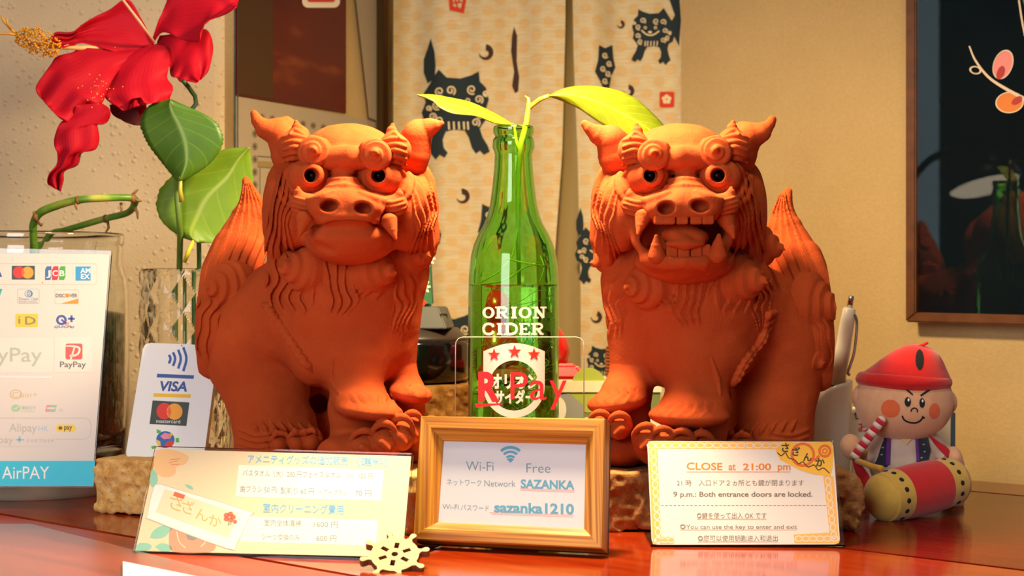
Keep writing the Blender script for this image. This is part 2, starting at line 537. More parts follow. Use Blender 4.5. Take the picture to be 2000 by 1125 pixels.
    def strands(s, A, B, n, r, k=0.0012, lift=0.0, jit=3.0, sub=False, seed=1):
        A, B = spline(A, 4), spline(B, 4)
        m = max(len(A), len(B)); rs = np.random.default_rng(seed)
        A = np.stack([np.interp(np.linspace(0, 1, m), np.linspace(0, 1, len(A)), A[:, i]) for i in (0, 1)], 1)
        B = np.stack([np.interp(np.linspace(0, 1, m), np.linspace(0, 1, len(B)), B[:, i]) for i in (0, 1)], 1)
        paths = []
        for i in range(n):
            t = (i + 0.5 * rs.uniform(0.6, 1.4)) / n
            L = rs.uniform(0.75, 1.0); st = rs.uniform(0, 0.12)
            Q = A * (1 - t) + B * t
            Q = np.stack([np.interp(np.linspace(st, L, m), np.linspace(0, 1, m), Q[:, c]) for c in (0, 1)], 1)
            Q = Q + np.outer(np.sin(np.linspace(0, 2 * math.pi, m) + rs.uniform(0, 6)), rs.uniform(-jit, jit, 2))
            paths.append(s.path(Q, 1, lift))
        for P in paths:
            R = np.interp(np.linspace(0, 1, len(P)), np.linspace(0, 1, len(r)), r) * rs.uniform(0.8, 1.2)
            Pl = P.copy(); Pl[:, 1] -= 0.45 * R
            s.chain(Pl, R, k, sub)
            Pg = P.copy(); g = np.gradient(P[:, [0, 2]], axis=0); g /= np.linalg.norm(g, axis=1)[:, None] + 1e-9
            Pg[:, 0] += -g[:, 1] * R * 1.0; Pg[:, 2] += g[:, 0] * R * 1.0; Pg[:, 1] -= 0.25 * R
            s.chain(Pg[1:-1], R[1:-1] * 0.55, 0.0005, True)
    def locks(s, A, B, n, amp, wob=0.35, seed=1, sharp=0.85, ends=0.12, band=0.006):
        """layered flame locks: sharp-edged ridges running from edge A to edge B (photo-pixel guides)"""
        A, B = spline(A, 6), spline(B, 6); m = 420; k = 300
        rsm = lambda P: np.stack([np.interp(np.linspace(0, 1, m), np.linspace(0, 1, len(P)), P[:, i]) for i in (0, 1)], 1)
        A, B = rsm(A), rsm(B); t = np.linspace(0, 1, m)[:, None] * np.ones(k); u = np.ones(m)[:, None] * np.linspace(0, 1, k)
        X = A[:, :1] * (1 - u) + B[:, :1] * u; Y = A[:, 1:] * (1 - u) + B[:, 1:] * u
        x0, y0 = int(X.min()) - 2, int(Y.min()) - 2; w, h = int(X.max()) - x0 + 4, int(Y.max()) - y0 + 4
        U = np.full((w, h), -1.0, np.float32); Tm = np.zeros((w, h), np.float32)
        ii, jj = np.round(X - x0).astype(int), np.round(Y - y0).astype(int)
        U[ii, jj] = u; Tm[ii, jj] = t
        # only the voxels near the clay surface
        lo = W(x0, y0 + h, s.lo[1] + s.h * s.n[1]); 
        idx = np.argwhere(np.abs(s.F) < band)
        P = s.lo + idx * s.h
        px = 1000 + P[:, 0] * FPX / P[:, 1] - x0; py = 562.5 - (P[:, 2] - HC) * FPX / P[:, 1] - y0
        i, j = np.floor(px).astype(int), np.floor(py).astype(int)
        ok = (i >= 0) & (j >= 0) & (i < w - 1) & (j < h - 1); idx, i, j = idx[ok], i[ok], j[ok]
        fx, fy = (px[ok] - i), (py[ok] - j)
        good = (U[i, j] >= 0) & (U[i + 1, j] >= 0) & (U[i, j + 1] >= 0) & (U[i + 1, j + 1] >= 0)
        idx, i, j, fx, fy = idx[good], i[good], j[good], fx[good], fy[good]
        bi = lambda M: M[i, j] * (1 - fx) * (1 - fy) + M[i + 1, j] * fx * (1 - fy) + M[i, j + 1] * (1 - fx) * fy + M[i + 1, j + 1] * fx * fy
        uu, tt = bi(U), bi(Tm); rs = np.random.default_rng(seed); p1, p2 = rs.uniform(0, 6.28, 2)
        q = uu * n + wob * (np.sin(tt * 7 + p1 + uu * 4) + 0.5 * np.sin(tt * 15 + p2))
        fr = q - np.floor(q); prof = np.where(fr < sharp, fr / sharp, (1 - fr) / (1 - sharp))
        fine = (q * 3) - np.floor(q * 3)
        fade = np.clip(tt / ends, 0, 1) * np.clip((1 - tt) / ends, 0, 1) * np.clip(uu / 0.06, 0, 1) * np.clip((1 - uu) / 0.06, 0, 1)
        s.F[idx[:, 0], idx[:, 1], idx[:, 2]] -= (amp * (prof - 0.35 + 0.10 * fine) * fade).astype(np.float32)
    def mesh(s):
        F = s.F; I = F < 0
        nx, ny, nz = F.shape
        cnt = np.zeros((nx - 1, ny - 1, nz - 1), np.int8)
        C = [(a, b, c) for a in (0, 1) for b in (0, 1) for c in (0, 1)]
        for a, b, c in C: cnt += I[a:nx - 1 + a, b:ny - 1 + b, c:nz - 1 + c]
        ci = np.argwhere((cnt > 0) & (cnt < 8))
        vals = {cc: F[ci[:, 0] + cc[0], ci[:, 1] + cc[1], ci[:, 2] + cc[2]] for cc in C}
        acc = np.zeros((len(ci), 3)); num = np.zeros(len(ci))
        for p in C:
            for axis in range(3):
                if p[axis]: continue
                q = list(p); q[axis] = 1; q = tuple(q)
                a, b = vals[p], vals[q]; m = (a < 0) != (b < 0)
                t = np.where(m, a / np.where(m, a - b, 1), 0)
                for i in range(3): acc[:, i] += np.where(m, p[i] + (t if i == axis else 0), 0)
                num += m
        V = s.lo + (ci + acc / num[:, None]) * s.h
        idx = np.full(cnt.shape, -1, np.int64); idx[ci[:, 0], ci[:, 1], ci[:, 2]] = np.arange(len(ci))
        faces = []
        for ax in range(3):
            b1, b2 = (ax + 1) % 3, (ax + 2) % 3
            A = np.take(I, range(0, F.shape[ax] - 1), ax); B = np.take(I, range(1, F.shape[ax]), ax)
            e = np.argwhere(A != B)
            e = e[(e[:, b1] > 0) & (e[:, b2] > 0) & (e[:, b1] < F.shape[b1] - 1) & (e[:, b2] < F.shape[b2] - 1)]
            ins = A[e[:, 0], e[:, 1], e[:, 2]]
            q = []
            for o1, o2 in ((-1, -1), (0, -1), (0, 0), (-1, 0)):
                c = e.copy(); c[:, b1] += o1; c[:, b2] += o2; q.append(idx[c[:, 0], c[:, 1], c[:, 2]])
            q = np.stack(q, 1); q[~ins] = q[~ins][:, ::-1]
            faces.append(q)
        Fq = np.vstack(faces); Fq = Fq[(Fq >= 0).all(1)]
        return V, Fq
    def build(s, name, m, parent=None):
        V, Q = s.mesh()
        return mobj(name, V, Q, m, parent)

def loft(name, A, B, m, parent=None, cols=12, rows=40, depth=None, thick=0.0, serr=0.0, teeth=20):
    """leaf or petal between two edge polylines of (px, py, d); uv: u across -1..1, v along"""
    A = np.array(A, float); B = np.array(B, float)
    A, B = spline(A, 8), spline(B, 8)
    rs = lambda P: np.stack([np.interp(np.linspace(0, 1, rows + 1), np.linspace(0, 1, len(P)), P[:, i]) for i in range(3)], 1)
    A, B = rs(A), rs(B); vs, uv = [], []
    for i in range(rows + 1):
        v = i / rows
        for j in range(cols + 1):
            u = -1 + 2 * j / cols
            w = (u + 1) / 2
            if serr and j in (0, cols) and 0 < i < rows:
                fr = (v * teeth) % 1.0
                w += (1 if j else -1) * serr * (1 - fr)
            p = A[i] * (1 - w) + B[i] * w
            dd = p[2] + (depth(u, v) if depth else 0)
            vs.append(W(p[0], p[1], dd)); uv.append((u, v))
    n = cols + 1
    fs = [(i * n + j, i * n + j + 1, (i + 1) * n + j + 1, (i + 1) * n + j) for i in range(rows) for j in range(cols)]
    o = mobj(name, vs, fs, m, parent, uv=uv)
    if thick:
        md = o.modifiers.new('thickness', 'SOLIDIFY'); md.thickness = thick; md.offset = 0
    return o
# ------------------------------------------------------------------ the room: walls, table, curtain, pole, notices
def struct(o): return tag(o, kind='structure')

def wall_mat(name, c1, c2, scale, strength, dist, kind='grain'):
    n = N(name); v = n.co()
    if kind == 'stucco':
        vo = n.node('ShaderNodeTexVoronoi', Scale=scale, feature='F1'); n.link(v, vo.inputs['Vector'])
        sz = n.noise(scale * 0.35, v, 3)
        drop = n.ramp(n.math('ADD', vo.outputs['Distance'], n.math('MULTIPLY', sz, 0.75)), [(0.44, (1, 1, 1)), (0.66, (0, 0, 0))])
        h = n.math('ADD', drop, n.math('MULTIPLY', n.noise(scale * 2.2, v, 4), 0.5))
        n.bump(h, strength, dist)
        n.set(color=n.ramp(n.noise(14, v, 4), [(0.3, lin(c1)), (0.7, lin(c2))]), rough=0.85)
    else:
        h = n.noise(scale, v, 5, 0.6); n.bump(h, strength, dist)
        f = n.math('ADD', n.math('MULTIPLY', h, 0.5), n.math('MULTIPLY', n.noise(9, v, 3), 0.5))
        n.set(color=n.ramp(f, [(0.35, lin(c1)), (0.65, lin(c2))]), rough=0.9, spec=0.2)
    return n.m
STUCCO = wall_mat('stucco', '#c6b08e', '#cfba96', 150, 0.55, 0.0016, 'stucco')
PAPER_WALL = wall_mat('wallpaper', '#b39664', '#bea26e', 330, 0.35, 0.001)
DARK_ROOM = mat('dark_passage', '#4a2a12', 0.9)

def wall(name, p, q, m, z0=-0.75, z1=1.9, thick=0.04, back=None):
    """upright wall from plan point p to q, visible face towards the camera"""
    p, q = Vector((p[0], p[1], 0)), Vector((q[0], q[1], 0))
    t = (q - p).normalized(); n = Vector((-t.y, t.x, 0))
    if n.y < 0 and abs(n.y) > 0.01: n = -n
    if back: n = Vector((back[0], back[1], 0)).normalized()
    bm = bmesh.new()
    a = [bm.verts.new(v) for v in (p + Vector((0, 0, z0)), q + Vector((0, 0, z0)), q + Vector((0, 0, z1)), p + Vector((0, 0, z1)))]
    b = [bm.verts.new(v.co + n * thick) for v in a]
    bm.faces.new(a); bm.faces.new(b[::-1])
    for i in range(4): bm.faces.new((a[i], b[i], b[(i + 1) % 4], a[(i + 1) % 4]))
    return struct(bobj(name, bm, m))
C0 = (-0.2537, 1.450)                       # outer corner of the left wall
NB = (-0.2446, 1.450)
struct(slab('trim_1', [W(457, -120, 1.4475), W(465, -120, 1.4475), W(465, 1040, 1.4475), W(457, 1040, 1.4475)], 0.01, mat('chipped_edge', '#3a4a44', 0.7, noise=0.6, nscale=60)))
wl = wall('wall_left', (-1.3, 1.44), C0, STUCCO, thick=0.05)
bv = wl.modifiers.new('soft_corner', 'BEVEL'); bv.width = 0.012; bv.segments = 4
def notice_d(px):                             # the passage wall with the notices, running away to the right
    k = (px - 1000) / FPX
    d = (-0.2446 - 0.583 * 1.45) / (k - 0.583)
    return d
wall('wall_passage', W(458, 562, notice_d(458) + 0.002)[:2], W(760, 562, notice_d(760) + 0.002)[:2], PAPER_WALL, thick=0.04)
s_wall = 1.285
def wr_d(px):                                 # distance of the slanted right wall at photo column px
    return s_wall / (0.669 * (px - 1000) / FPX + 0.743)
wall('wall_right', W(1330, 562, wr_d(1330))[:2], W(2350, 562, wr_d(2350))[:2], PAPER_WALL, thick=0.05)
wall('wall_back', (-0.6, 2.3), (0.9, 2.3), DARK_ROOM)
WSL = mat('side_wall', '#2c3a40', 0.9)
wall('wall_side', (-1.7, -1.6), (-1.7, 1.44), WSL, z1=2.4, back=(-1, 0))
for k_, (y0_, y1_) in enumerate(((0.60, 0.665), (0.74, 0.80))):
    nw_ = N('window_pane'); nw_.b.inputs['Emission Color'].default_value = (0.45, 0.72, 0.85, 1); nw_.b.inputs['Emission Strength'].default_value = 1.6
    bm = bmesh.new(); bmesh.ops.create_cube(bm, size=1, matrix=Matrix.Translation((-1.695, (y0_ + y1_) / 2, 0.55)) @ Matrix.Diagonal((0.01, y1_ - y0_, 0.95, 1)))
    struct(bobj('window_%d' % (k_ + 1), bm, nw_.m))
wall('wall_front', (1.9, -1.6), (-2.2, -1.6), mat('far_wall', '#4a443c', 0.9), z1=2.4, back=(0, -1))
fl = slab('floor', [(-2.2, -1.6, -0.75), (1.9, -1.6, -0.75), (1.9, 2.3, -0.75), (-2.2, 2.3, -0.75)], 0.05, mat('floor_boards', '#6a4a30', 0.6))
struct(fl)
bmf = bmesh.new(); bmesh.ops.create_cube(bmf, size=1, matrix=Matrix.Translation((-0.15, 0.35, -0.775)) @ Matrix.Diagonal((4.1, 3.9, 0.05, 1)))
bpy.data.objects.remove(fl); fl = struct(bobj('floor', bmf, mat('floor_boards', '#6a4a30', 0.6)))

# ---------------- lacquered table, boards running parallel to the slanted wall
def table_wood(name, c, grain=0.10):
    n = N(name)
    v = n.co(rot=(0, 0, math.radians(42)))                       # x along the boards
    def stretch(sx, sy):
        mp = n.node('ShaderNodeMapping'); mp.inputs['Scale'].default_value = (sx, sy, 1); n.link(v, mp.inputs['Vector']); return mp.outputs[0]
    g = n.noise(1.0, stretch(7, 90), 6, 0.6, 0.4); fine = n.noise(1.0, stretch(30, 900), 3, 0.6)
    col = n.ramp(g, [(0.25, lin(c[0])), (0.5, lin(c[1])), (0.75, lin(c[2]))])
    col = n.mix(n.math('MULTIPLY', n.ramp(fine, [(0.45, (0, 0, 0)), (0.75, (1, 1, 1))]), 0.3), col, lin(c[3]))
    n.set(color=col, rough=0.10, spec=0.4)
    h = n.math('ADD', n.math('MULTIPLY', fine, 0.6), n.math('MULTIPLY', n.noise(1.0, stretch(6, 320), 3, 0.6), 0.6))
    n.bump(h, grain, 0.00035)
    return n.m
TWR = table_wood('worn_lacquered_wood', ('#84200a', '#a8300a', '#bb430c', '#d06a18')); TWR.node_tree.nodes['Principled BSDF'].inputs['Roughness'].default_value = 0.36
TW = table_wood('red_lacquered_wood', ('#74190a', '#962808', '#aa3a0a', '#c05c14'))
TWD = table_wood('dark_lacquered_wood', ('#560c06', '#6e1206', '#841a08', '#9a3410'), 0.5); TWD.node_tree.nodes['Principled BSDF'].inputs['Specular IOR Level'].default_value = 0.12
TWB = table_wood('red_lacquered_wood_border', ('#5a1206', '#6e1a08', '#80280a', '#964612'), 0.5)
table = thing('table', (0, 1.0, -0.03), 'red-brown lacquered wooden table with slanting boards under all the ornaments', 'table')
POLY = [(-1.25, 0.30), (1.05, 0.30), (1.05, 0.75), (0.60, 1.161), (0.11, 1.602), (-0.145, 1.60), (-0.238, 1.44), (-1.25, 1.43)]
def clip(poly, a, b, c):                       # keep a*x + b*y <= c
    out = []
    for i in range(len(poly)):
        p, q = poly[i], poly[(i + 1) % len(poly)]
        fp, fq = a * p[0] + b * p[1] - c, a * q[0] + b * q[1] - c
        if fp <= 0: out.append(p)
        if fp * fq < 0:
            t = fp / (fp - fq); out.append((p[0] + (q[0] - p[0]) * t, p[1] + (q[1] - p[1]) * t))
    return out
SX, SY = 0.669, 0.743
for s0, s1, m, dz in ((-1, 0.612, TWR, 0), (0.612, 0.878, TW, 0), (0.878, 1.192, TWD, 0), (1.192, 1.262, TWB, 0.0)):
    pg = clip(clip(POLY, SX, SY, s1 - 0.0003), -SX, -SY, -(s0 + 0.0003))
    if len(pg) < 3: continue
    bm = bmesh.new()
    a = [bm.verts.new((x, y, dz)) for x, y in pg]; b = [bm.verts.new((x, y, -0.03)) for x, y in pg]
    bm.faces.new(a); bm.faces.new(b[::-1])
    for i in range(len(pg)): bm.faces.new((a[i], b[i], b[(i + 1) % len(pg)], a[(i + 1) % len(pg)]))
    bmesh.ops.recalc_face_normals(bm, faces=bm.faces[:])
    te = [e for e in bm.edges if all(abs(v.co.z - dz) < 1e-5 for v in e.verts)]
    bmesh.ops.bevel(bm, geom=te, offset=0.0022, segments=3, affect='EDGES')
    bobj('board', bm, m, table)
for x, y in ((-0.95, 0.42), (0.75, 0.42), (-0.95, 1.3), (0.1, 1.45)):
    bm = bmesh.new(); bmesh.ops.create_cube(bm, size=1, matrix=Matrix.Translation((x, y, -0.389)) @ Matrix.Diagonal((0.07, 0.07, 0.72, 1)))
    bobj('leg', bm, TWB, table)

# ---------------- clear desk mat with a white card under it (front left)
mat_q = [(-0.62, 0.60), W(-40, 1000, 1.10)[:2], W(70, 1030, 0.508 / (1030 - 562.5) * 1000 / 1000 * 1.0)[:2], (0.05, 0.55)]
def on_table(px, py, z=0.0): 
    d = (HC - z) * FPX / (py - 562.5); return W(px, py, d)
mq = [on_table(60, 1029), on_table(560, 1157), on_table(560, 1300), on_table(-300, 1300), on_table(-300, 1029)]
bm = bmesh.new()
a = [bm.verts.new((p.x, p.y, 0.0003)) for p in mq]; b = [bm.verts.new((p.x, p.y, 0.0021)) for p in mq]
bm.faces.new(b); bm.faces.new(a[::-1])
for i in range(5): bm.faces.new((a[i], a[(i + 1) % 5], b[(i + 1) % 5], b[i]))
deskmat = bobj('desk_mat', bm, thin_clear('clear_vinyl', 0.3))
tag(deskmat, 'clear vinyl desk mat lying over the front left corner of the table', 'mat')
cq = [on_table(240, 1105, 0.0), on_table(420, 1142), on_table(420, 1260), on_table(240, 1260)]
bm = bmesh.new()
a = [bm.verts.new((p.x, p.y, 0.0022)) for p in cq]; b = [bm.verts.new((p.x, p.y, 0.0026)) for p in cq]
bm.faces.new(b); bm.faces.new(a[::-1])
for i in range(4): bm.faces.new((a[i], a[(i + 1) % 4], b[(i + 1) % 4], b[i]))
tag(bobj('paper_card', bm, mat('white_card', '#f2f4f6', 0.6)), 'white paper card on the clear desk mat at the bottom left edge', 'card')

# ---------------- passage wall: dark red poster, grey notice sheet, steel pole
class NP(Plane): pass
pl_notice = Plane(W(500, 562, notice_d(500)), Vector((0.14, -0.0816, 0)))
def nq(pts, off=0.0): return [pl_notice.hit(x, y, off) for x, y in pts]
RED_POSTER = N('poster_print'); v_ = RED_POSTER.co()
g_ = RED_POSTER.node('ShaderNodeTexNoise', Scale=1.0, Detail=3); mp_ = RED_POSTER.node('ShaderNodeMapping'); mp_.inputs['Scale'].default_value = (9, 9, 30)
RED_POSTER.link(v_, mp_.inputs[0]); RED_POSTER.link(mp_.outputs[0], g_.inputs['Vector'])
RED_POSTER.set(color=RED_POSTER.ramp(g_.outputs[0], [(0.35, lin('#4e0e08')), (0.62, lin('#5a150a')), (0.8, lin('#8a4418'))]), rough=0.35)
poster = thing('poster', pl_notice.hit(570, 200), 'dark red and brown poster at the top of the passage wall', 'poster')
slab('sheet', nq([(462, -60), (676, -60), (676, 221), (462, 186)], 0.001), 0.002, RED_POSTER.m, poster)
Ink().poly([(463, -60), (533, -60), (533, 193), (463, 183)]).build('brown_panel', pl_notice, mat('poster_brown', '#442a12', 0.4), poster, 0.0014)
b_ = Ink().rect(590, -60, 664, 15, 12); b_.build('white_badge', pl_notice, mat('badge_white', '#f0e2c8', 0.5), poster, 0.0015)
Ink().rect(600, -60, 655, 4, 6).build('red_badge', pl_notice, mat('badge_red', '#c8402a', 0.5), poster, 0.0018)
notice = thing('notice_sheet', pl_notice.hit(600, 500), 'pale grey printed notice sheet hanging below the red poster', 'notice')
slab('sheet', nq([(462, 188), (742, 238), (742, 660), (462, 720)], 0.0008), 0.001, mat('notice_paper', '#a8997e', 0.7, noise=0.05, nscale=20), notice)
k_ = Ink()
for i in range(14): 
    y = 236 + 25 * i
    for a in range(4): k_.line([(498 - 6 * math.cos(a * .785), y - 8 * math.sin(a * .785)), (498 + 6 * math.cos(a * .785), y + 8 * math.sin(a * .785))], 2.2)
for i in range(12): 
    x = 512 + 20 * i; y = 226 + (x - 498) * 0.17
    for a in range(4): k_.line([(x - 6 * math.cos(a * .785), y - 7 * math.sin(a * .785)), (x + 6 * math.cos(a * .785), y + 7 * math.sin(a * .785))], 2)
k_.line([(503, 305), (740, 322)], 2.5); k_.line([(503, 326), (740, 340)], 1.6)
k_.text('0Л', 521, 383, 540, h=12); k_.text('0Л', 521, 404, 540, h=12); k_.line([(508, 328), (508, 640)], 1.4)
k_.build('printing', pl_notice, mat('notice_ink', '#74684f', 0.7), notice, 0.0011)
Ink().poly([(503, 314), (740, 330), (740, 340), (503, 326)]).build('tan_band', pl_notice, mat('notice_tan', '#98804f', 0.7), notice, 0.0010)
flap = slab('loose_paper', nq([(690, -60), (738, -60), (738, 236), (722, 230)], 0.006), 0.0006, mat('flap_paper', '#9c8c70', 0.6))
tag(flap, 'narrow grey strip of loose paper hanging beside the metal pole', 'paper')
pole_p = W(751, 560, 1.625)
pole = lathe('metal_pole', [(0.0078, 0), (0.0078, 1.9)], N('bronze_tube').set(color=lin('#6a5c3c'), rough=0.3, metal=0.9).m, (pole_p.x, pole_p.y, 0.0), segs=32)
tag(pole, 'bronze metal pole standing between the notices and the patterned curtain', 'pole')

# ---------------- noren curtain: two cloth panels printed with lion-dogs
def cloth_y(x, z):
    base = 1.655 + (0.06 - 0.10) * (x + 0.12) / 0.28
    y = base + 0.006 * math.sin(x * 55 + 1.2) + 0.004 * math.sin(x * 120 + 0.4 + 2 * z) + 0.004 * math.sin(9 * z + x * 20)
    return y
def panel_edge(name, L, Rr, zt=0.60, cols=70, rows=40, fold=None):
    vs, fs = [], []
    for i in range(rows + 1):
        py = -180 + (1010 + 180) * i / rows
        for j in range(cols + 1):
            t = j / cols
            px = np.interp(py, [p[1] for p in L], [p[0] for p in L]) * (1 - t) + np.interp(py, [p[1] for p in Rr], [p[0] for p in Rr]) * t
            p = CLOTH.hit(px, py)
            if fold: p.y += fold(t)
            vs.append(p)
    n = cols + 1
    for i in range(rows):
        for j in range(cols): fs.append((i * n + j, i * n + j + 1, (i + 1) * n + j + 1, (i + 1) * n + j))
    return vs, fs
CLOTH = Func(cloth_y)
n = N('noren_cloth'); v = n.co()
mpd = n.node('ShaderNodeMapping'); mpd.inputs['Rotation'].default_value = (0, math.radians(45), 0); mpd.inputs['Scale'].default_value = (58, 0.0, 58); n.link(v, mpd.inputs[0])
vo = n.node('ShaderNodeTexVoronoi', Scale=1.0, Randomness=0.0); n.link(mpd.outputs[0], vo.inputs['Vector'])
dot = n.ramp(vo.outputs['Distance'], [(0.28, (1, 1, 1)), (0.36, (0, 0, 0))])
mpl = n.node('ShaderNodeMapping'); mpl.inputs['Scale'].default_value = (60, 60, 900); n.link(v, mpl.inputs[0])
ln = n.noise(1.0, mpl.outputs[0], 2)
base = n.ramp(ln, [(0.35, lin('#cfba8c')), (0.65, lin('#dcca9e'))])
n.set(color=n.mix(n.math('MULTIPLY', dot, 0.38), base, lin('#d8a44e')), rough=0.9, spec=0.1)
n.bump(ln, 0.25, 0.0005)
CLOTH_M = n.m
noren = thing('noren_curtain', (0.02, 1.64, 0.62), 'cream noren curtain in two panels printed with dark lion-dogs', 'curtain')
vs, fs = panel_edge('p', [(768, -200), (768, 1100)], [(1106, -200), (1104, 60), (1098, 300), (1082, 520), (1070, 1100)])
cp = mobj('cloth_panel', vs, fs, CLOTH_M, noren)
vs, fs = panel_edge('p', [(1116, -200), (1120, 100), (1128, 300), (1134, 560), (1136, 1100)], [(1338, -200), (1338, 1100)])
mobj('cloth_panel', vs, fs, CLOTH_M, noren)
# the inner cloth seen in the gap between the panels
vs, fs = [], []
for i in range(31):
    py = -180 + 1190 * i / 30
    for j in range(9):
        px = 1050 + 110 * j / 8
        p = CLOTH.hit(px, py); p.y += 0.03; vs.append(p)
fs = [(i * 9 + j, i * 9 + j + 1, (i + 1) * 9 + j + 1, (i + 1) * 9 + j) for i in range(30) for j in range(8)]
mobj('lining', vs, fs, mat('lining_cloth', '#a8905a', 0.9), noren)
lathe('rod', [(0.008, 0), (0.008, 0.34)], mat('rod_wood', '#6a4526', 0.5), (-0.165, 1.66, 0.53), (1, -0.12, 0), 20, noren)

NAVY = mat('print_navy', '#1c2a2c', 0.85); BROWN = mat('print_brown', '#3e2416', 0.85); SEAL = mat('print_seal', '#cf3a1c', 0.85); CREAM = mat('print_cream', '#e6cf9c', 0.85)
prints_dark = prints_cream = None
def print_piece(I, name, m, off=0.0006, parent=None): return I.build(name, CLOTH, m, parent or noren, off, 8)
def comma(I, x, y, r, a0=0.0, hand=1):
    out, inn = [], []
    for k in range(25):
        t = k / 24; a = a0 + hand * t * 4.6
        ro = r * (1 - 0.25 * t); w = r * 0.72 * (1 - t) ** 0.8 + 0.6
        out.append((x + ro * math.cos(a), y + ro * math.sin(a))); inn.append((x + max(ro - w, 0) * math.cos(a), y + max(ro - w, 0) * math.sin(a)))
    I.add(out + inn, [(k, k + 1, 25 + k + 1, 25 + k) for k in range(24)])
def spiral(I, x, y, r, w, hand=1, a0=0.0, turns=1.4):
    I.line([(x + r * (1 - 0.8 * t) * math.cos(a0 + hand * t * turns * 6.283), y + r * (1 - 0.8 * t) * math.sin(a0 + hand * t * turns * 6.283)) for t in np.linspace(0, 1, 18)], w)
def print_dog(cx, cy, s, flip=1, tail=True):
    """a stamped lion-dog: dark body with cream curls (front view, tail raised)"""
    q = lambda pts: [(cx + flip * s * x, cy + s * y) for x, y in pts]
    prints_dark, prints_cream = Ink(), Ink()
    prints_dark.poly(q([(-52, -52), (-44, -66), (-36, -78), (-20, -62), (8, -60), (28, -66), (44, -74), (46, -54), (58, -42), (64, -18), (58, 2), (62, 18), (52, 30), (46, 40), (52, 58), (62, 74), (66, 86), (54, 92), (46, 84), (38, 90), (30, 78), (24, 58), (16, 44), (-6, 42), (-22, 46), (-28, 62), (-26, 78), (-18, 88), (-24, 98), (-34, 92), (-42, 102), (-50, 92), (-58, 86), (-52, 70), (-48, 50), (-52, 34), (-64, 28), (-70, 8), (-62, -12), (-66, -30)]))
    if tail:
        prints_dark.poly(q([(-52, -140), (-44, -112), (-42, -86), (-44, -60), (-58, -50), (-66, -72), (-66, -98), (-58, -120)]))
    for x, y, r, h in ((-34, -34, 10, 1), (-12, -36, 10, -1), (30, -38, 10, 1), (44, -18, 9, -1), (-40, -6, 9, 1), (-48, 16, 8, -1), (46, 10, 9, 1), (38, 28, 9, -1), (-34, 24, 9, 1), (-56, 0, 6, -1), (58, -30, 6, 1)):
        spiral(prints_cream, cx + flip * s * x, cy + s * y, r * s, 3.0 * s, h * flip, 1.0)
    for x in (-16, -6, 4, 14, 22): prints_cream.line(q([(x, 26), (x + 1, 42)]), 3.4 * s)
    prints_cream.line(q([(-22, -6), (-8, 4), (6, 8), (20, 4), (34, -8)]), 4.5 * s, 4)
    prints_cream.circle(cx + flip * s * -10, cy - 16 * s, 5 * s, hole=0.5, n=14); prints_cream.circle(cx + flip * s * 22, cy - 16 * s, 5 * s, hole=0.5, n=14)
    prints_cream.circle(cx + flip * s * 7, cy - 2 * s, 6 * s, 4 * s, n=14)
    o = print_piece(prints_dark, 'lion_dog_print', NAVY); print_piece(prints_cream, 'curl_print', CREAM, 0.0009, o)
print_dog(892, 212, 0.98)
print_dog(1274, 64, 0.62, -1, False)
print_piece(Ink().poly([(1300, 62), (1318, 30), (1304, -10), (1326, -20), (1330, 40), (1326, 90), (1316, 70)]), 'tail_print', NAVY)
print_dog(880, 680, 0.95)
print_dog(1166, 492, 0.62); print_dog(1178, 712, 0.5, -1, False)
for fx, fy, sc in ((1178, 128, 1.0), (950, 440, 1.05)):       # dogs folded away in the cloth
    I, Ic = Ink(), Ink()
    I.poly([(fx - 8 * sc, fy - 40 * sc), (fx + 4 * sc, fy - 34 * sc), (fx + 18 * sc, fy - 40 * sc), (fx + 20 * sc, fy - 14 * sc), (fx + 24 * sc, fy + 4 * sc), (fx + 16 * sc, fy + 20 * sc), (fx + 12 * sc, fy + 44 * sc), (fx + 2 * sc, fy + 48 * sc), (fx - 6 * sc, fy + 30 * sc), (fx - 16 * sc, fy + 12 * sc), (fx - 10 * sc, fy - 10 * sc)])
    for x, y in ((4, -20), (12, -4), (0, 6), (10, 16), (4, 30)): spiral(Ic, fx + x * sc, fy + y * sc, 6 * sc, 2.2, 1, 0.5)
    o = print_piece(I, 'lion_dog_print', NAVY); print_piece(Ic, 'curl_print', CREAM, 0.0009, o)
print_piece(Ink().poly([(1004, 52), (1010, 70), (1009, 120), (1014, 150), (1012, 178), (1006, 182), (1000, 168), (1004, 140), (998, 100), (1000, 70)]), 'tail_print', BROWN)
for x, y, r, a, h in ((948, 103, 17, -1.5, 1), (903, 384, 16, -1.7, 1), (1212, 48, 9, -1.5, 1), (1227, 178, 13, -1.5, 1), (1164, 620, 13, -1.3, 1)):
    I = Ink(); comma(I, x, y, r, a, h); print_piece(I, 'comma_print', BROWN)
print_piece(Ink().poly([(855, 440), (862, 458), (858, 478), (853, 474), (850, 458)]), 'leaf_print', BROWN)
I = Ink().poly([(876, -10), (912, -8), (906, 26), (878, 20)], [(884, -4), (904, -2), (900, 16), (885, 12)])
I.line([(888, -4), (894, 16)], 3); I.line([(884, 6), (902, 4)], 3); I.line([(898, -2), (892, 8)], 3); print_piece(I, 'red_seal_print', SEAL)
o = print_piece(Ink().rect(1288, 179, 1317, 210, 4), 'red_seal_print', SEAL); I = Ink()
for a in range(5): I.circle(1302 + 5.5 * math.cos(a * 1.257 - 1.57), 194 + 5.5 * math.sin(a * 1.257 - 1.57), 4.2, n=12)
print_piece(I, 'flower_print', CREAM, 0.0009, o)

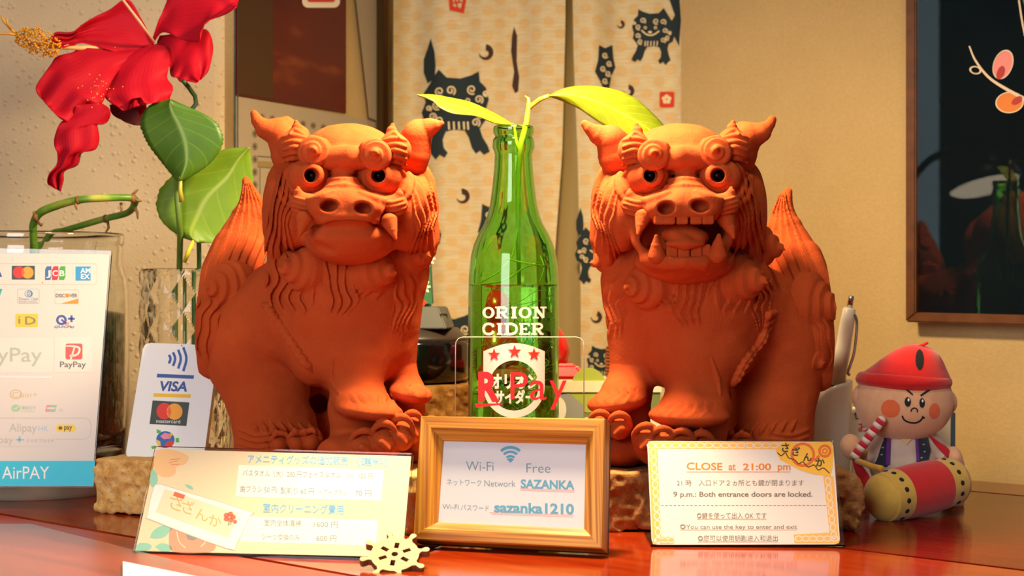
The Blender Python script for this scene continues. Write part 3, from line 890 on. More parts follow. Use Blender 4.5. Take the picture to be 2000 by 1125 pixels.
# ---------------- framed picture on the slanted wall
NW = Vector((-SX, -SY, 0))
pl_pic = Plane(W(1765, 560, wr_d(1765)) + NW * 0.022, NW)
def pq(pts, off=0.0): return [pl_pic.hit(x, y, off) for x, y in pts]
pic = thing('framed_picture', pl_pic.hit(1900, 640), 'glazed dark picture with pink and orange buds in a thin brown frame, hanging right', 'picture')
def bar(name, A, m, t=0.018, parent=pic, surf=pl_pic, off=0.0):
    q = [surf.hit(x, y, off) for x, y in A]; slab(name, q, t, m, parent, 0.0012)
fw = mat('frame_brown', '#5b3316', 0.35, noise=0.25, nscale=80)
L_, B_, R_, T_ = 1768, 629, 2560, -420
bl = 636.5
bar('frame_side', [(L_, T_ - 30), (L_ + 20, T_ - 30), (L_ + 20, 612), (L_, 629)], fw)
bar('frame_side', [(L_, 629), (L_ + 20, 610), (R_ - 20, 628), (R_, 652)], fw)
bar('frame_side', [(L_, T_ - 30), (R_, T_ - 80), (R_ - 20, T_ - 60), (L_ + 20, T_ - 12)], fw)
bar('frame_side', [(R_ - 20, T_ - 60), (R_, T_ - 80), (R_, 652), (R_ - 20, 628)], fw)
dk = mat('picture_ground', '#050f14', 0.6, noise=0.4, nscale=7, spec=0.03)
slab('print', pq([(L_ + 15, T_ - 14), (R_ - 15, T_ - 60), (R_ - 15, 632), (L_ + 15, 616)], -0.006), 0.004, dk, pic)
Ink().line([(1893, 90), (1905, 118), (1930, 150), (1962, 172), (2003, 194)], [3, 7], 6).line([(1990, 0), (1996, 40), (2002, 70)], 4, 4).build('stem_drawing', pl_pic, mat('pic_cream', '#e0c8a6', 0.6), pic, -0.0052, 30)
Ink().circle(1959, 126, 17, 28, rot=0.35).build('bud_drawing', pl_pic, mat('pic_pink', '#e88a80', 0.6), pic, -0.0054)
Ink().circle(1972, 200, 26, 19, rot=-0.1).build('bud_drawing', pl_pic, mat('pic_orange', '#dc7a20', 0.6), pic, -0.0054)
k2 = Ink(); k2.circle(1959, 126, 19, 30, hole=0.9, rot=0.35); k2.circle(1972, 200, 28, 21, hole=0.9, rot=-0.1); k2.circle(1905, 137, 12, 8, hole=0.7, rot=0.2)
k2.build('outline_drawing', pl_pic, mat('pic_cream', '#e0c8a6', 0.6), pic, -0.0050)
Ink().circle(1954, 142, 7, 14, rot=0.35).circle(1986, 196, 12, 6, rot=-0.6).build('heart_drawing', pl_pic, mat('pic_red', '#b02020', 0.6), pic, -0.0048)
Ink().poly([(1990, -20), (2010, -20), (2010, 40), (2000, 10)]).build('leaf_drawing', pl_pic, mat('pic_leaf', '#3f7a30', 0.6), pic, -0.0050)
slab('glass_pane', pq([(L_ + 16, T_ - 14), (R_ - 16, T_ - 60), (R_ - 16, 631), (L_ + 16, 615)], -0.002), 0.0015, thin_clear('picture_glass', 0.01), pic)
# ------------------------------------------------------------------ the two clay lion-dogs
D0 = 1.12
VOX = 1.0          # clay detail (1 = full)
def clay_material(name, tone, dust):
    n = N(name)
    big = n.noise(35, detail=3); fine = n.noise(420, detail=6, rough=0.7)
    c = n.ramp(big, [(0.3, lin(tone[0])), (0.7, lin(tone[1]))])
    c = n.mix(n.math('MULTIPLY', fine, 0.35), c, lin(tone[2]))
    sp = n.ramp(n.noise(700, detail=2), [(0.70, (0, 0, 0)), (0.76, (1, 1, 1))])        # pale mineral specks
    pat = n.ramp(n.noise(28, detail=5), [(0.56, (0, 0, 0)), (0.75, (1, 1, 1))])
    c = n.mix(n.math('MULTIPLY', n.math('MULTIPLY', sp, pat), dust), c, lin('#d9b8a0'))
    pits = n.ramp(n.noise(900, detail=1), [(0.28, (1, 1, 1)), (0.33, (0, 0, 0))])
    c = n.mix(n.math('MULTIPLY', pits, 0.25), c, lin('#5a2418'))
    n.set(color=c, rough=0.9, spec=0.15)
    n.bump(n.noise(520, detail=6, rough=0.7), 0.55, 0.0010)
    return n.m
CLAY = clay_material('terracotta', ('#b44a1e', '#c25426', '#a03c16'), 0.5)
CLAY_TIP = clay_material('terracotta_tip', ('#d9845c', '#d07048', '#c86844'), 0.9)
PUPIL_SHADE = mat('pupil_hollow_shade', '#0a0807', 0.35)

def lion_dog(mirror):
    T = (lambda x: 2010.0 - x) if mirror else (lambda x: x)
    sg = -1.0 if mirror else 1.0
    S = D0 / FPX
    Q = lambda x, y, e=0: np.array(W(T(x), y, D0 + e / 1000.0))
    TT = lambda pts: [(T(p[0]), p[1]) for p in pts]
    AX = lambda a, b, c: (a * sg, b, c)
    def E(f, x, y, e, rx, ry, rz, k=4, sub=False, tilt=0):       # rx, rz in photo pixels, ry and k in mm
        rot = Matrix.Rotation(math.radians(tilt) * sg, 3, 'Y') if tilt else None
        f.ell(Q(x, y, e), (rx * S, ry / 1000, rz * S), k / 1000, sub, rot)
    def CH(f, pts, rad, k=4, sub=False):                          # pts (px, py, e), radii in px
        f.chain([Q(*p) for p in pts], [r * S for r in rad], k / 1000, sub)
    def ST(f, A, B, n, r, k=1.2, seed=1, jit=3, lift=0.0, sub=False):
        f.strands(TT(A), TT(B), n, [q * S for q in r], k / 1000, lift, jit, sub, seed)
    def RG(f, pts, r, k=1.2, lift=0.0, sub=False, n=4):
        f.ridge(TT(pts), [q * S for q in r], k / 1000, lift, sub, n)
    def CB(f, A, B, n, amp, **kw): f.locks(TT(A), TT(B), n, amp / 1000.0, **kw)
    def CU(f, x, y, R, H, axis, **kw):
        d = f.proj(T(x), y)
        sink = kw.pop('sink', 0.004)
        e = (d - D0) * 1000
        f.curl(Q(x, y, e) - np.array(AX(*axis)) * -0.0 + np.array([0, sink, 0]), AX(*axis), R * S, H * S, hand=int(sg) * kw.pop('hand', 1), **kw)
    def small(x, y, e, px, mm, h):                                # a field around one part
        c = Q(x, y, e)
        return Field(c - np.array([px * S, mm / 1000, px * S]), c + np.array([px * S, mm / 1000, px * S]), h * VOX)

    base = Q(590, 902, 30); base[2] = 0.0402
    if mirror:
        root = thing('lion_dog_statue', base, 'terracotta guardian lion-dog with wide open toothy mouth, seated on a brick', 'statue', 'pair of clay guardian lion-dogs')
    else:
        root = thing('lion_dog_statue', base, 'terracotta guardian lion-dog with closed mouth and curled tail, left of the green bottle', 'statue', 'pair of clay guardian lion-dogs')
    # ---------------- head
    c = Q(685, 380, -20)
    H = Field(c + np.array([-190 * S, -0.095, -190 * S]), c + np.array([190 * S, 0.06, 165 * S]), 0.0006 * VOX)
    E(H, 688, 392, -6, 122, 42, 110)
    E(H, 683, 304, -34, 86, 26, 52, 6)
    E(H, 683, 284, -18, 78, 30, 40, 8)
    CH(H, [(618, 312, -60), (684, 308, -66), (752, 315, -60)], [20, 23, 20], 6)
    E(H, 575, 410, -32, 42, 26, 75, 6)
    E(H, 796, 415, -32, 42, 26, 75, 6)
    E(H, 548, 420, -2, 34, 30, 105, 8)
    E(H, 824, 425, -2, 32, 30, 105, 8)
    E(H, 604, 345, -50, 44, 14, 42, 5)
    E(H, 744, 345, -50, 44, 14, 42, 5)
    # muzzle
    E(H, 676, 404, -60, 92, 27, 35, 6)
    CH(H, [(671, 376, -62), (671, 384, -72), (672, 398, -80), (673, 410, -78)], [34, 34, 36, 32], 7)
    E(H, 638, 403, -84, 36, 14, 26, 6)
    E(H, 710, 406, -84, 34, 14, 25, 6)
    E(H, 674, 418, -80, 56, 12, 17, 6)
    E(H, 640, 401, -102, 17, 20, 12, 2.5, True, -8)
    E(H, 707, 406, -102, 16, 20, 12, 2.5, True, 8)
    if not mirror:
        E(H, 684, 472, -44, 84, 28, 44, 8)
        E(H, 680, 462, -66, 74, 20, 30, 6)
        E(H, 684, 484, -60, 56, 16, 20, 8)
        RG(H, [(588, 462), (603, 449), (630, 436), (662, 430), (700, 430), (738, 438), (762, 455), (772, 470)], [2, 5, 5.5, 5, 5, 5.5, 5, 2], 1.0, 0.0, True)
        RG(H, [(600, 446), (630, 430), (662, 424), (700, 424), (738, 431), (762, 446)], [3, 5, 5, 5, 5, 3], 3)
        E(H, 628, 488, -78, 22, 6, 10, 4, True, 20)
    else:
        # open jaws: throat hollow, lower lip and jaw
        E(H, 674, 512, -34, 96, 36, 44, 6)
        E(H, 676, 508, -62, 78, 20, 26, 5)
        CH(H, [(610, 500, -64), (640, 510, -76), (675, 506, -80), (710, 510, -76), (738, 500, -64)], [13, 15, 15, 15, 13], 4)
        CH(H, [(583, 430, -52), (592, 470, -56), (612, 500, -62)], [14, 13, 14], 5)
        CH(H, [(772, 425, -50), (762, 470, -56), (738, 500, -62)], [16, 14, 14], 5)
        E(H, 675, 464, -84, 82, 56, 34, 2.5, True)
        E(H, 675, 456, -45, 74, 60, 29, 2.5, True)
        E(H, 675, 450, -8, 60, 44, 24, 2.5, True)
        CH(H, [(668, 414, -86), (690, 414, -86)], [30, 30], 3) if False else None
    # folds round the eyes, wrinkles of the bridge
    for xs in ([(572, 318), (556, 345), (562, 378), (585, 396)], [(564, 312), (545, 345), (550, 385), (572, 405)], [(776, 322), (792, 348), (788, 372), (765, 390)], [(786, 318), (803, 350), (798, 380), (780, 398)]):
        RG(H, xs, [2, 6, 6, 3], 1.5)
    for y0, w in ((336, 38), (350, 40), (362, 34)):
        RG(H, [(676 - w, y0 + 2), (676, y0), (676 + w, y0 + 3)], [2, 5, 2], 2)
    RG(H, [(585, 388), (605, 391), (630, 382), (648, 374)], [3, 6, 6, 3], 2.5)
    RG(H, [(768, 388), (745, 391), (722, 384), (704, 376)], [3, 6, 6, 3], 2.5)
    # mane at both sides of the face
    CH(H, [(826, 360, -4), (838, 385, -4), (850, 402, -4)], [20, 15, 4], 4)
    CH(H, [(822, 420, -8), (836, 465, -6), (846, 492, -6)], [26, 22, 5], 4)
    CH(H, [(548, 385, -8), (534, 420, -6), (524, 436, -6)], [22, 16, 4], 4)
    CH(H, [(560, 470, -10), (540, 505, -8), (520, 522, -6)], [24, 18, 4], 4)
    CB(H, [(552, 318), (536, 360), (524, 410), (516, 460), (505, 515)], [(578, 402), (566, 430), (572, 475), (590, 520)], 5, 2.4, seed=3, wob=0.25)
    CB(H, [(800, 388), (808, 425), (806, 470), (780, 520)], [(826, 318), (848, 362), (858, 410), (850, 450), (852, 515)], 5, 2.4, seed=4, wob=0.25)
    H.noise(0.00035, 160, 5)
    for ex, ey, px in ((605, 343, 1), (742, 343, -1)):            # eye hollows
        H.chain([Q(ex, ey, -90), Q(ex, ey + 1, -30)], [11 * S, 11 * S], 0.0006, True)
    head = H.build('head', CLAY, root)

    hd_ = lambda x, y: (H.proj(T(x), y) - D0) * 1000
    # ---------------- eyes
    for ex, ey, dx in ((603, 345, 5), (743, 345, -4)):
        ez = hd_(ex - 24 * (1 if dx > 0 else -1), ey) + 1.5
        f = small(ex, ey, ez, 60, 24, 0.0006)
        E(f, ex, ey, ez, 38, 11, 34, 1)
        E(f, ex + dx, ey - 3, ez - 9, 24, 4.5, 23, 1.5)
        f.chain([Q(ex + dx, ey - 3, ez - 24), Q(ex + dx, ey - 2, ez + 4)], [13.5 * S, 12 * S], 0.0008, True)
        o = f.build('eye', CLAY, root)
        lathe('pupil_shade', [(12.0 * S, 0), (12.0 * S, 0.001)], PUPIL_SHADE, Q(ex + dx, ey - 3, ez - 1), (0, 1, 0), 24, o)  # black disc paints the darkness deep inside the hollow eye
    # ---------------- brow curls and eyebrow tufts
    for bx, by, hd in ((612, 296, 1), (733, 302, -1)):
        bz = hd_(bx, by) - 1
        f = small(bx, by, bz, 66, 28, 0.0006)
        E(f, bx, by + 2, bz + 2, 30, 9, 28, 2)
        f.curl(Q(bx, by, bz - 4), AX(0.05 * hd, -1, 0.05), 29 * S, 16 * S, turns=2.2, amp=0.0016, hand=int(sg) * hd, phase=1.0, k=0.001)
        f.chain([Q(bx, by - 2, bz - 6), Q(bx, by - 5, bz - 13)], [8 * S, 4.5 * S], 0.0015)
        s = -hd
        f.chain([Q(bx - 4 * hd, by - 27, bz), Q(bx + 22 * hd, by - 18, bz + 1), Q(bx + 36 * hd, by + 2, bz + 3), Q(bx + 43 * hd, by + 12, bz + 5)], [5 * S, 7 * S, 6 * S, 2 * S], 0.002)
        o = f.build('brow_curl', CLAY, root)
        o2 = f = small(bx - 36 * hd, by - 18, bz + 14, 80, 30, 0.0006)
        cx = bx - 36 * hd
        tz = bz + 14; E(f, cx, by - 8, tz, 33, 14, 30, 2, False, 10 * hd)
        CH(f, [(cx + 2 * hd, by - 30, tz), (cx + 4 * hd, by - 46, tz), (cx + 2 * hd, by - 58, tz)], [17, 10, 4], 3)
        for i in range(5):
            y = by - 30 + i * 11
            RG(f, [(cx + 24 * hd, y + 4), (cx - 2 * hd, y + 2 - 3), (cx - 24 * hd, y + 3 + i)], [3, 5, 3], 0.8)
        RG(f, [(cx + 18 * hd, by - 32), (cx, by - 42), (cx - 10 * hd, by - 34)], [3, 5, 2], 0.8)
        f.build('eyebrow_tuft', CLAY, root)
    # ---------------- whisker tufts beside the nose
    for wx, wy, hd in ((594, 398, 1), (768, 402, -1)):
        wz = hd_(wx - 4 * hd, wy) - 1
        f = small(wx, wy, wz, 75, 28, 0.0006)
        E(f, wx - 2 * hd, wy, wz, 26, 9, 20, 2, False, 12 * hd)
        E(f, wx + 16 * hd, wy - 2, wz - 2, 18, 8, 15, 3)
        CH(f, [(wx - 8 * hd, wy - 12, wz - 3), (wx - 12 * hd, wy - 22, wz - 4), (wx - 12 * hd, wy - 30, wz - 4)], [12, 8, 4], 2)
        for i in range(4):
            RG(f, [(wx + 32 * hd, wy - 12 + i * 9), (wx + 5 * hd, wy - 6 + i * 8), (wx - 24 * hd, wy - 14 + i * 9)], [2, 4.5, 2], 0.8)
        f.build('whisker_tuft', CLAY, root)
    # ---------------- ears
    def ear(pts, rad, cut, name='ear'):
        P = [Q(*p) for p in pts]
        f = Field(np.min(P, 0) - 0.03, np.max(P, 0) + 0.03, 0.0007 * VOX)
        f.chain(P, [r * S for r in rad], 0.004)
        for q in cut: CH(f, *q)
        f.noise(0.0003, 150, 8)
        f.build(name, CLAY, root)
    if not mirror:
        ear([(584, 345, -12), (572, 300, -22), (545, 262, -26), (518, 252, -28), (503, 236, -28), (496, 222, -28)], [38, 42, 27, 19, 12, 7],
            [([(548, 243, -44), (575, 300, -58), (585, 340, -58)], [10, 24, 18], 4, True), ([(530, 252, -27), (560, 240, -22), (590, 262, -18)], [13, 13, 14], 5)])
        ear([(800, 350, -10), (808, 300, -20), (815, 266, -24), (836, 252, -26), (852, 245, -28), (863, 241, -28)], [25, 33, 27, 15, 9, 5],
            [([(822, 240, -46), (800, 300, -56)], [10, 18], 4, True), ([(800, 268, -18), (818, 250, -22), (840, 245, -25)], [16, 13, 9], 8)])
    else:
        ear([(584, 345, -12), (574, 300, -22), (548, 268, -26), (522, 258, -28), (506, 242, -28), (502, 234, -28)], [38, 42, 27, 18, 10, 8],
            [([(548, 252, -44), (575, 300, -58), (585, 340, -58)], [10, 24, 18], 4, True), ([(530, 262, -27), (560, 250, -22), (590, 268, -18)], [13, 12, 14], 5)])
        ear([(802, 350, -10), (806, 305, -20), (818, 275, -24), (842, 264, -26), (860, 250, -28), (868, 242, -28)], [22, 36, 28, 18, 11, 8],
            [([(824, 258, -46), (800, 310, -56)], [10, 16], 4, True), ([(798, 268, -20), (815, 259, -22), (840, 257, -24)], [12, 12, 10], 5)])
    # ---------------- fangs, teeth, tongue
    def cone(name, a, b, r0, r1, m=CLAY, flat=1.0):
        P = [Q(*a), (Q(*a) + Q(*b)) / 2, Q(*b)]
        f = Field(np.min(P, 0) - 0.012, np.max(P, 0) + 0.012, 0.0005 * VOX)
        f.chain(P, [r0 * S, (0.5 * r0 + 0.5 * r1) * S, r1 * S], 0.001)
        f.build(name, m, root)
    if not mirror:
        a, b = hd_(600, 408) + 1, hd_(752, 412) + 1
        cone('fang', (594, 428, a), (584, 461, a - 5), 15, 2.5)
        cone('fang', (760, 432, b), (773, 467, b - 5), 16, 2.5)
        cone('fang', (588, 424, -60), (600, 440, -66), 13, 8) if False else None
    else:
        a, b = hd_(754, 416) - 1, hd_(594, 416) - 2
        cone('fang', (754, 424, a), (764, 457, a - 6), 16, 3)
        cone('fang', (592, 428, b), (577, 464, b - 6), 17, 3)
        lz = hd_(676, 512)
        cone('fang', (727, 498, lz + 7), (728, 462, lz + 3), 17, 4)
        cone('fang', (609, 496, lz + 7), (606, 460, lz + 3), 17, 4)
        for x in (722, 703, 678, 651, 628):
            f = small(x, 430, hd_(x, 420) + 5, 24, 12, 0.0005)
            tz = hd_(x, 420) + 5; f.rbox(Q(x, 429, tz), (10.5 * S, 0.004, 8.5 * S), 0.0012); f.build('tooth', CLAY, root)
        for x in (698, 675, 651, 634):
            f = small(x, 486, hd_(x, 512) + 6, 24, 12, 0.0005)
            tz = hd_(x, 512) + 6; f.rbox(Q(x, 492, tz), (10.5 * S, 0.004, 14 * S), 0.0012); f.build('tooth', CLAY, root)
        lz = hd_(676, 512); f = small(676, 460, lz + 22, 90, 44, 0.0007)
        f.chain([Q(678, 452, lz + 44), Q(676, 454, lz + 26), Q(672, 462, lz + 10), Q(672, 474, lz + 3)], [24 * S, 26 * S, 24 * S, 14 * S], 0.004)
        E(f, 694, 460, lz + 18, 22, 18, 17, 4); E(f, 652, 464, lz + 18, 24, 18, 17, 4)
        E(f, 672, 476, lz + 4, 36, 7, 9, 3)
        f.build('tongue', CLAY, root)

    # ---------------- body, legs and neck curls in one piece
    lo, hi = Q(340, 900, -90), Q(890, 440, 140); lo[2] = 0.037
    if mirror: lo[0], hi[0] = hi[0], lo[0]
    B = Field(lo, hi, 0.00075 * VOX)
    dx = -20 if mirror else 0
    E(B, 675 + dx, 600, 2, 138, 46, 125, 10)
    E(B, 672 + dx, 690, 0, 112, 40, 80, 12)
    E(B, 590, 610, 35, 130, 50, 120, 14)
    E(B, 505, 668, 50, 112, 48, 135, 12)
    E(B, 500, 610, 70, 80, 34, 95, 12)
    E(B, (640 if not mirror else 590), 820, 85, 80, 28, 110, 8)
    CH(B, [(686, 470, 0), (680, 540, 2)], [112, 128], 10)
    E(B, 680 + dx * 0.5, 528 + (10 if mirror else 0), 4, 160, 42, 72, 12)
    # fore legs
    if not mirror:
        CH(B, [(702, 620, -14), (697, 700, -22), (694, 760, -26), (694, 800, -28)], [62, 56, 50, 50], 8)
        CH(B, [(688, 790, -24), (690, 860, -22), (692, 920, -20)], [46, 44, 46], 4)
        E(B, 722, 800, -46, 62, 27, 21, 5, False, 6); E(B, 705, 778, -36, 50, 24, 26, 8)
        CH(B, [(772, 560, 4), (780, 640, 8), (784, 710, 12), (788, 755, 12)], [56, 40, 30, 34], 8)
        CH(B, [(795, 760, 10), (800, 850, 12), (800, 900, 12)], [32, 36, 40], 4)
        E(B, 802, 768, -8, 42, 26, 21, 5, False, 10)
        toes = [(712, 872, -52, 28, 26), (750, 862, -54, 26, 30), (784, 850, -48, 25, 30), (806, 838, -36, 22, 26), (815, 858, -16, 22, 24), (842, 845, -18, 22, 22)]
        fore = [(728, 812, 46), (806, 788, 24)]
        hind = [(500, 700, 40), (528, 790, 30), (540, 850, 28), (545, 905, 26)]
        E(B, 700, 880, -38, 78, 22, 34, 5)
    else:
        CH(B, [(640, 620, -10), (645, 700, -20), (648, 760, -24), (650, 800, -26)], [66, 62, 58, 56], 8)
        CH(B, [(640, 800, -22), (650, 860, -20), (655, 920, -18)], [58, 56, 60], 4)
        E(B, 664, 812, -44, 76, 28, 24, 5, False, -2); E(B, 655, 788, -34, 58, 24, 28, 8)
        CH(B, [(770, 560, 2), (775, 650, 4), (775, 710, 6), (780, 755, 4)], [64, 50, 44, 44], 8)
        CH(B, [(780, 780, 2), (790, 850, 2), (795, 910, 2)], [42, 50, 56], 4)
        E(B, 806, 785, -16, 57, 27, 24, 5, False, 8); E(B, 790, 760, -8, 42, 24, 26, 8)
        toes = [(748, 862, -54, 26, 26), (715, 868, -56, 26, 26), (678, 872, -56, 26, 26), (640, 876, -52, 26, 26), (838, 832, -30, 22, 22), (800, 836, -36, 22, 22)]
        fore = [(668, 828, 52), (806, 803, 38)]
        hind = [(486, 700, 40), (500, 790, 30), (505, 850, 28), (508, 905, 26)]
        E(B, 690, 885, -36, 72, 22, 34, 5); E(B, 800, 880, -14, 50, 24, 34, 5)
    CH(B, hind, [92, 84, 84, 88], 8)
    for (x, y, e, rx, rz) in toes:
        E(B, x, y, e, rx, 13, rz, 1.5)
        for i in (-1, 1):                                        # sheath of the claw: a rolled fold over every toe
            pass
        E(B, x + rx * 0.1, y - rz * 0.45, e + 3, rx * 0.98, 11, rz * 0.72, 2)
        arc = [(x + rx * 0.98 * math.cos(a), y - 2 - rz * 1.12 * math.sin(a), e - 3 - 9 * math.sin(a)) for a in np.linspace(math.pi, 0, 13)]
        CH(B, arc, list(np.interp(np.linspace(0, 1, 13), [0, 0.5, 1], [4.5, 7.5, 3.5])), 1.2)
        CH(B, [(x - rx * 0.2, y + 2, e - 13), (x + rx * 0.3, y + rz * 0.5, e - 12)], [7, 5], 2)
    for x, y, e in ((548, 868, -8), (582, 866, -14), (610, 862, -14)) if not mirror else ((590, 868, -2), (560, 870, -8)):
        E(B, x, y, e, 19, 12, 20, 1.5)
        arc = [(x + 19 * math.cos(a), y - 3 - 19 * math.sin(a), e - 3 - 8 * math.sin(a)) for a in np.linspace(math.pi, 0, 11)]
        CH(B, arc, list(np.interp(np.linspace(0, 1, 11), [0, 0.5, 1], [4, 6, 3])), 1.2)
    # hollow between fore and hind leg
    if not mirror: CH(B, [(622, 760, -60), (622, 790, 70), (634, 850, 70)], [16, 20, 22], 5, True)
    # neck: strands, beard and curls
    dy = 22 if mirror else 0
    CB(B, [(528, 480), (520, 520), (516, 565), (522, 610)], [(606, 500), (618, 540), (618, 580), (604, 620)], 5, 3.0, seed=11)
    CB(B, [(622, 496 + dy), (622, 540 + dy), (638, 580 + dy), (640, 615 + dy)], [(700, 496 + dy), (694, 550 + dy), (704, 585 + dy), (676, 620 + dy)], 4, 3.2, seed=12, wob=0.2)
    CB(B, [(692, 500 + dy), (694, 540 + dy), (690, 580 + dy)], [(760, 505 + dy), (770, 540 + dy), (735, 590 + dy)], 3, 3.0, seed=13)
    if not mirror:
        CB(B, [(765, 540), (770, 590), (760, 650)], [(820, 525), (818, 590), (792, 660)], 4, 2.2, seed=14)
        CU(B, 592, 528, 46, 54, (-0.80, -0.58, 0.06), turns=3.2, amp=0.0028, phase=0.5, sink=0.004)
        CU(B, 728, 532, 48, 56, (0.80, -0.58, 0.0), turns=3.2, amp=0.0028, phase=2.5, hand=-1, sink=0.004)
        CU(B, 800, 498, 42, 48, (0.85, -0.48, -0.05), turns=2.8, amp=0.0028, hand=-1, sink=0.003)
    else:
        CB(B, [(770, 545), (785, 590), (790, 660)], [(836, 530), (836, 585), (822, 665)], 3, 2.6, seed=14)
        CB(B, [(500, 540), (498, 590), (510, 640)], [(560, 560), (545, 600), (530, 650)], 4, 2.4, seed=16)
        CU(B, 748, 560, 46, 54, (0.80, -0.58, -0.08), turns=3.2, amp=0.0028, phase=2.5, hand=-1, sink=0.004)
        CU(B, 812, 502, 44, 50, (0.88, -0.42, -0.25), turns=2.8, amp=0.0028, hand=-1, sink=0.003)
        CU(B, 562, 548, 50, 58, (-0.78, -0.6, -0.06), turns=3.2, amp=0.0028, sink=0.004)
        CU(B, 522, 482, 44, 50, (-0.82, -0.5, -0.1), turns=2.8, amp=0.0028, sink=0.003)
    # serrated hair line from the shoulder to the belly
    line = [(528, 600), (540, 618), (556, 640), (570, 662), (586, 686), (604, 712)] if not mirror else [(510, 615), (518, 645), (530, 670), (550, 695), (566, 720), (580, 745)]
    for i, (x, y) in enumerate(spline(line, 2)):
        RG(B, [(x - 16, y - 5), (x - 2, y + 1), (x + 6, y + 16)], [4, 9, 2], 0.6, n=3)
    RG(B, [(x - 10, y + 2) for x, y in line], [2, 3, 2], 1.0, -0.0003, True)
    # feather strokes over the feet
    for fx, fy, hw in fore:
        CB(B, [(fx - hw - 6, fy - 50), (fx - hw - 2, fy - 32), (fx - hw + 8, fy - 12)], [(fx + hw - 8, fy - 44), (fx + hw + 2, fy - 28), (fx + hw + 8, fy - 14)], int(hw / 9), 1.8, seed=int(fx), wob=0.12, ends=0.35)
    hx = hind[2][0]
    for i in range(7):
        x = hx - 40 + i * 19
        RG(B, [(x - 10, 822 + i), (x, 836 + i), (x + 4, 850)], [2, 5, 1.5], 0.8, n=3)
    for i in range(3):
        RG(B, [(hx - 75, 838 + 14 * i), (hx - 40, 850 + 12 * i), (hx - 5, 846 + 12 * i)], [2, 4, 2], 1.0)
    RG(B, [(650 - (30 if mirror else 0), 700), (648 - (40 if mirror else 0), 740), (664 - (60 if mirror else 0), 770)], [2, 5, 2], 1.0)
    B.noise(0.0004, 120, 6)
    B.cut_below(0.0402)
    B.build('body', CLAY, root)

    # ---------------- tail: a flame of clay with two curls, along the back
    o = 22 if mirror else 0
    lo, hi = Q(355, 800, -25), Q(575, 320, 115)
    if mirror: lo[0], hi[0] = hi[0], lo[0]
    G = Field(lo, hi, 0.00065 * VOX)
    ox = 10 if mirror else 0
    pts = [(425, 700 + o, 40), (428, 630 + o, 42), (442, 560 + o, 50), (466, 490 + o, 60), (486, 430 + o, 66), (490, 395 + o, 68), (484, 365 + o, 68), (481, 353 + o, 68)]
    CH(G, [(x - ox, y, e) for x, y, e in pts], [44, 50, 62, 56, 38, 24, 13, 9], 5)
    E(G, 425, 640 + o, 45, 50, 34, 90, 10)
    CB(G, [(476, 348 + o), (462, 400 + o), (434, 455 + o), (404, 520 + o), (388, 575 + o)], [(486, 348 + o), (518, 410 + o), (534, 460 + o), (520, 520 + o), (500, 575 + o)], 6, 2.6, seed=21, wob=0.16, ends=0.04)
    CB(G, [(386, 560 + o), (378, 620 + o), (380, 700 + o)], [(505, 580 + o), (500, 640 + o), (450, 720 + o)], 6, 2.4, seed=22, wob=0.4)
    if not mirror:
        CU(G, 438, 572, 58, 48, (-0.55, -0.82, 0.12), turns=3.6, amp=0.003, sink=0.005, squash=1.15)
        CU(G, 466, 674, 46, 44, (-0.60, -0.80, -0.02), turns=3.2, amp=0.003, sink=0.005, hand=-1, squash=1.15)
    else:
        CU(G, 420, 600, 58, 60, (-0.82, -0.55, -0.08), turns=3.6, amp=0.003, sink=0.005, squash=1.2)
        CU(G, 438, 704, 48, 50, (-0.70, -0.70, -0.10), turns=3.2, amp=0.003, sink=0.005, hand=-1, squash=1.2)
    G.noise(0.0004, 130, 9)
    G.build('tail', CLAY, root)
    return root
left_statue = lion_dog(False)
right_statue = lion_dog(True)
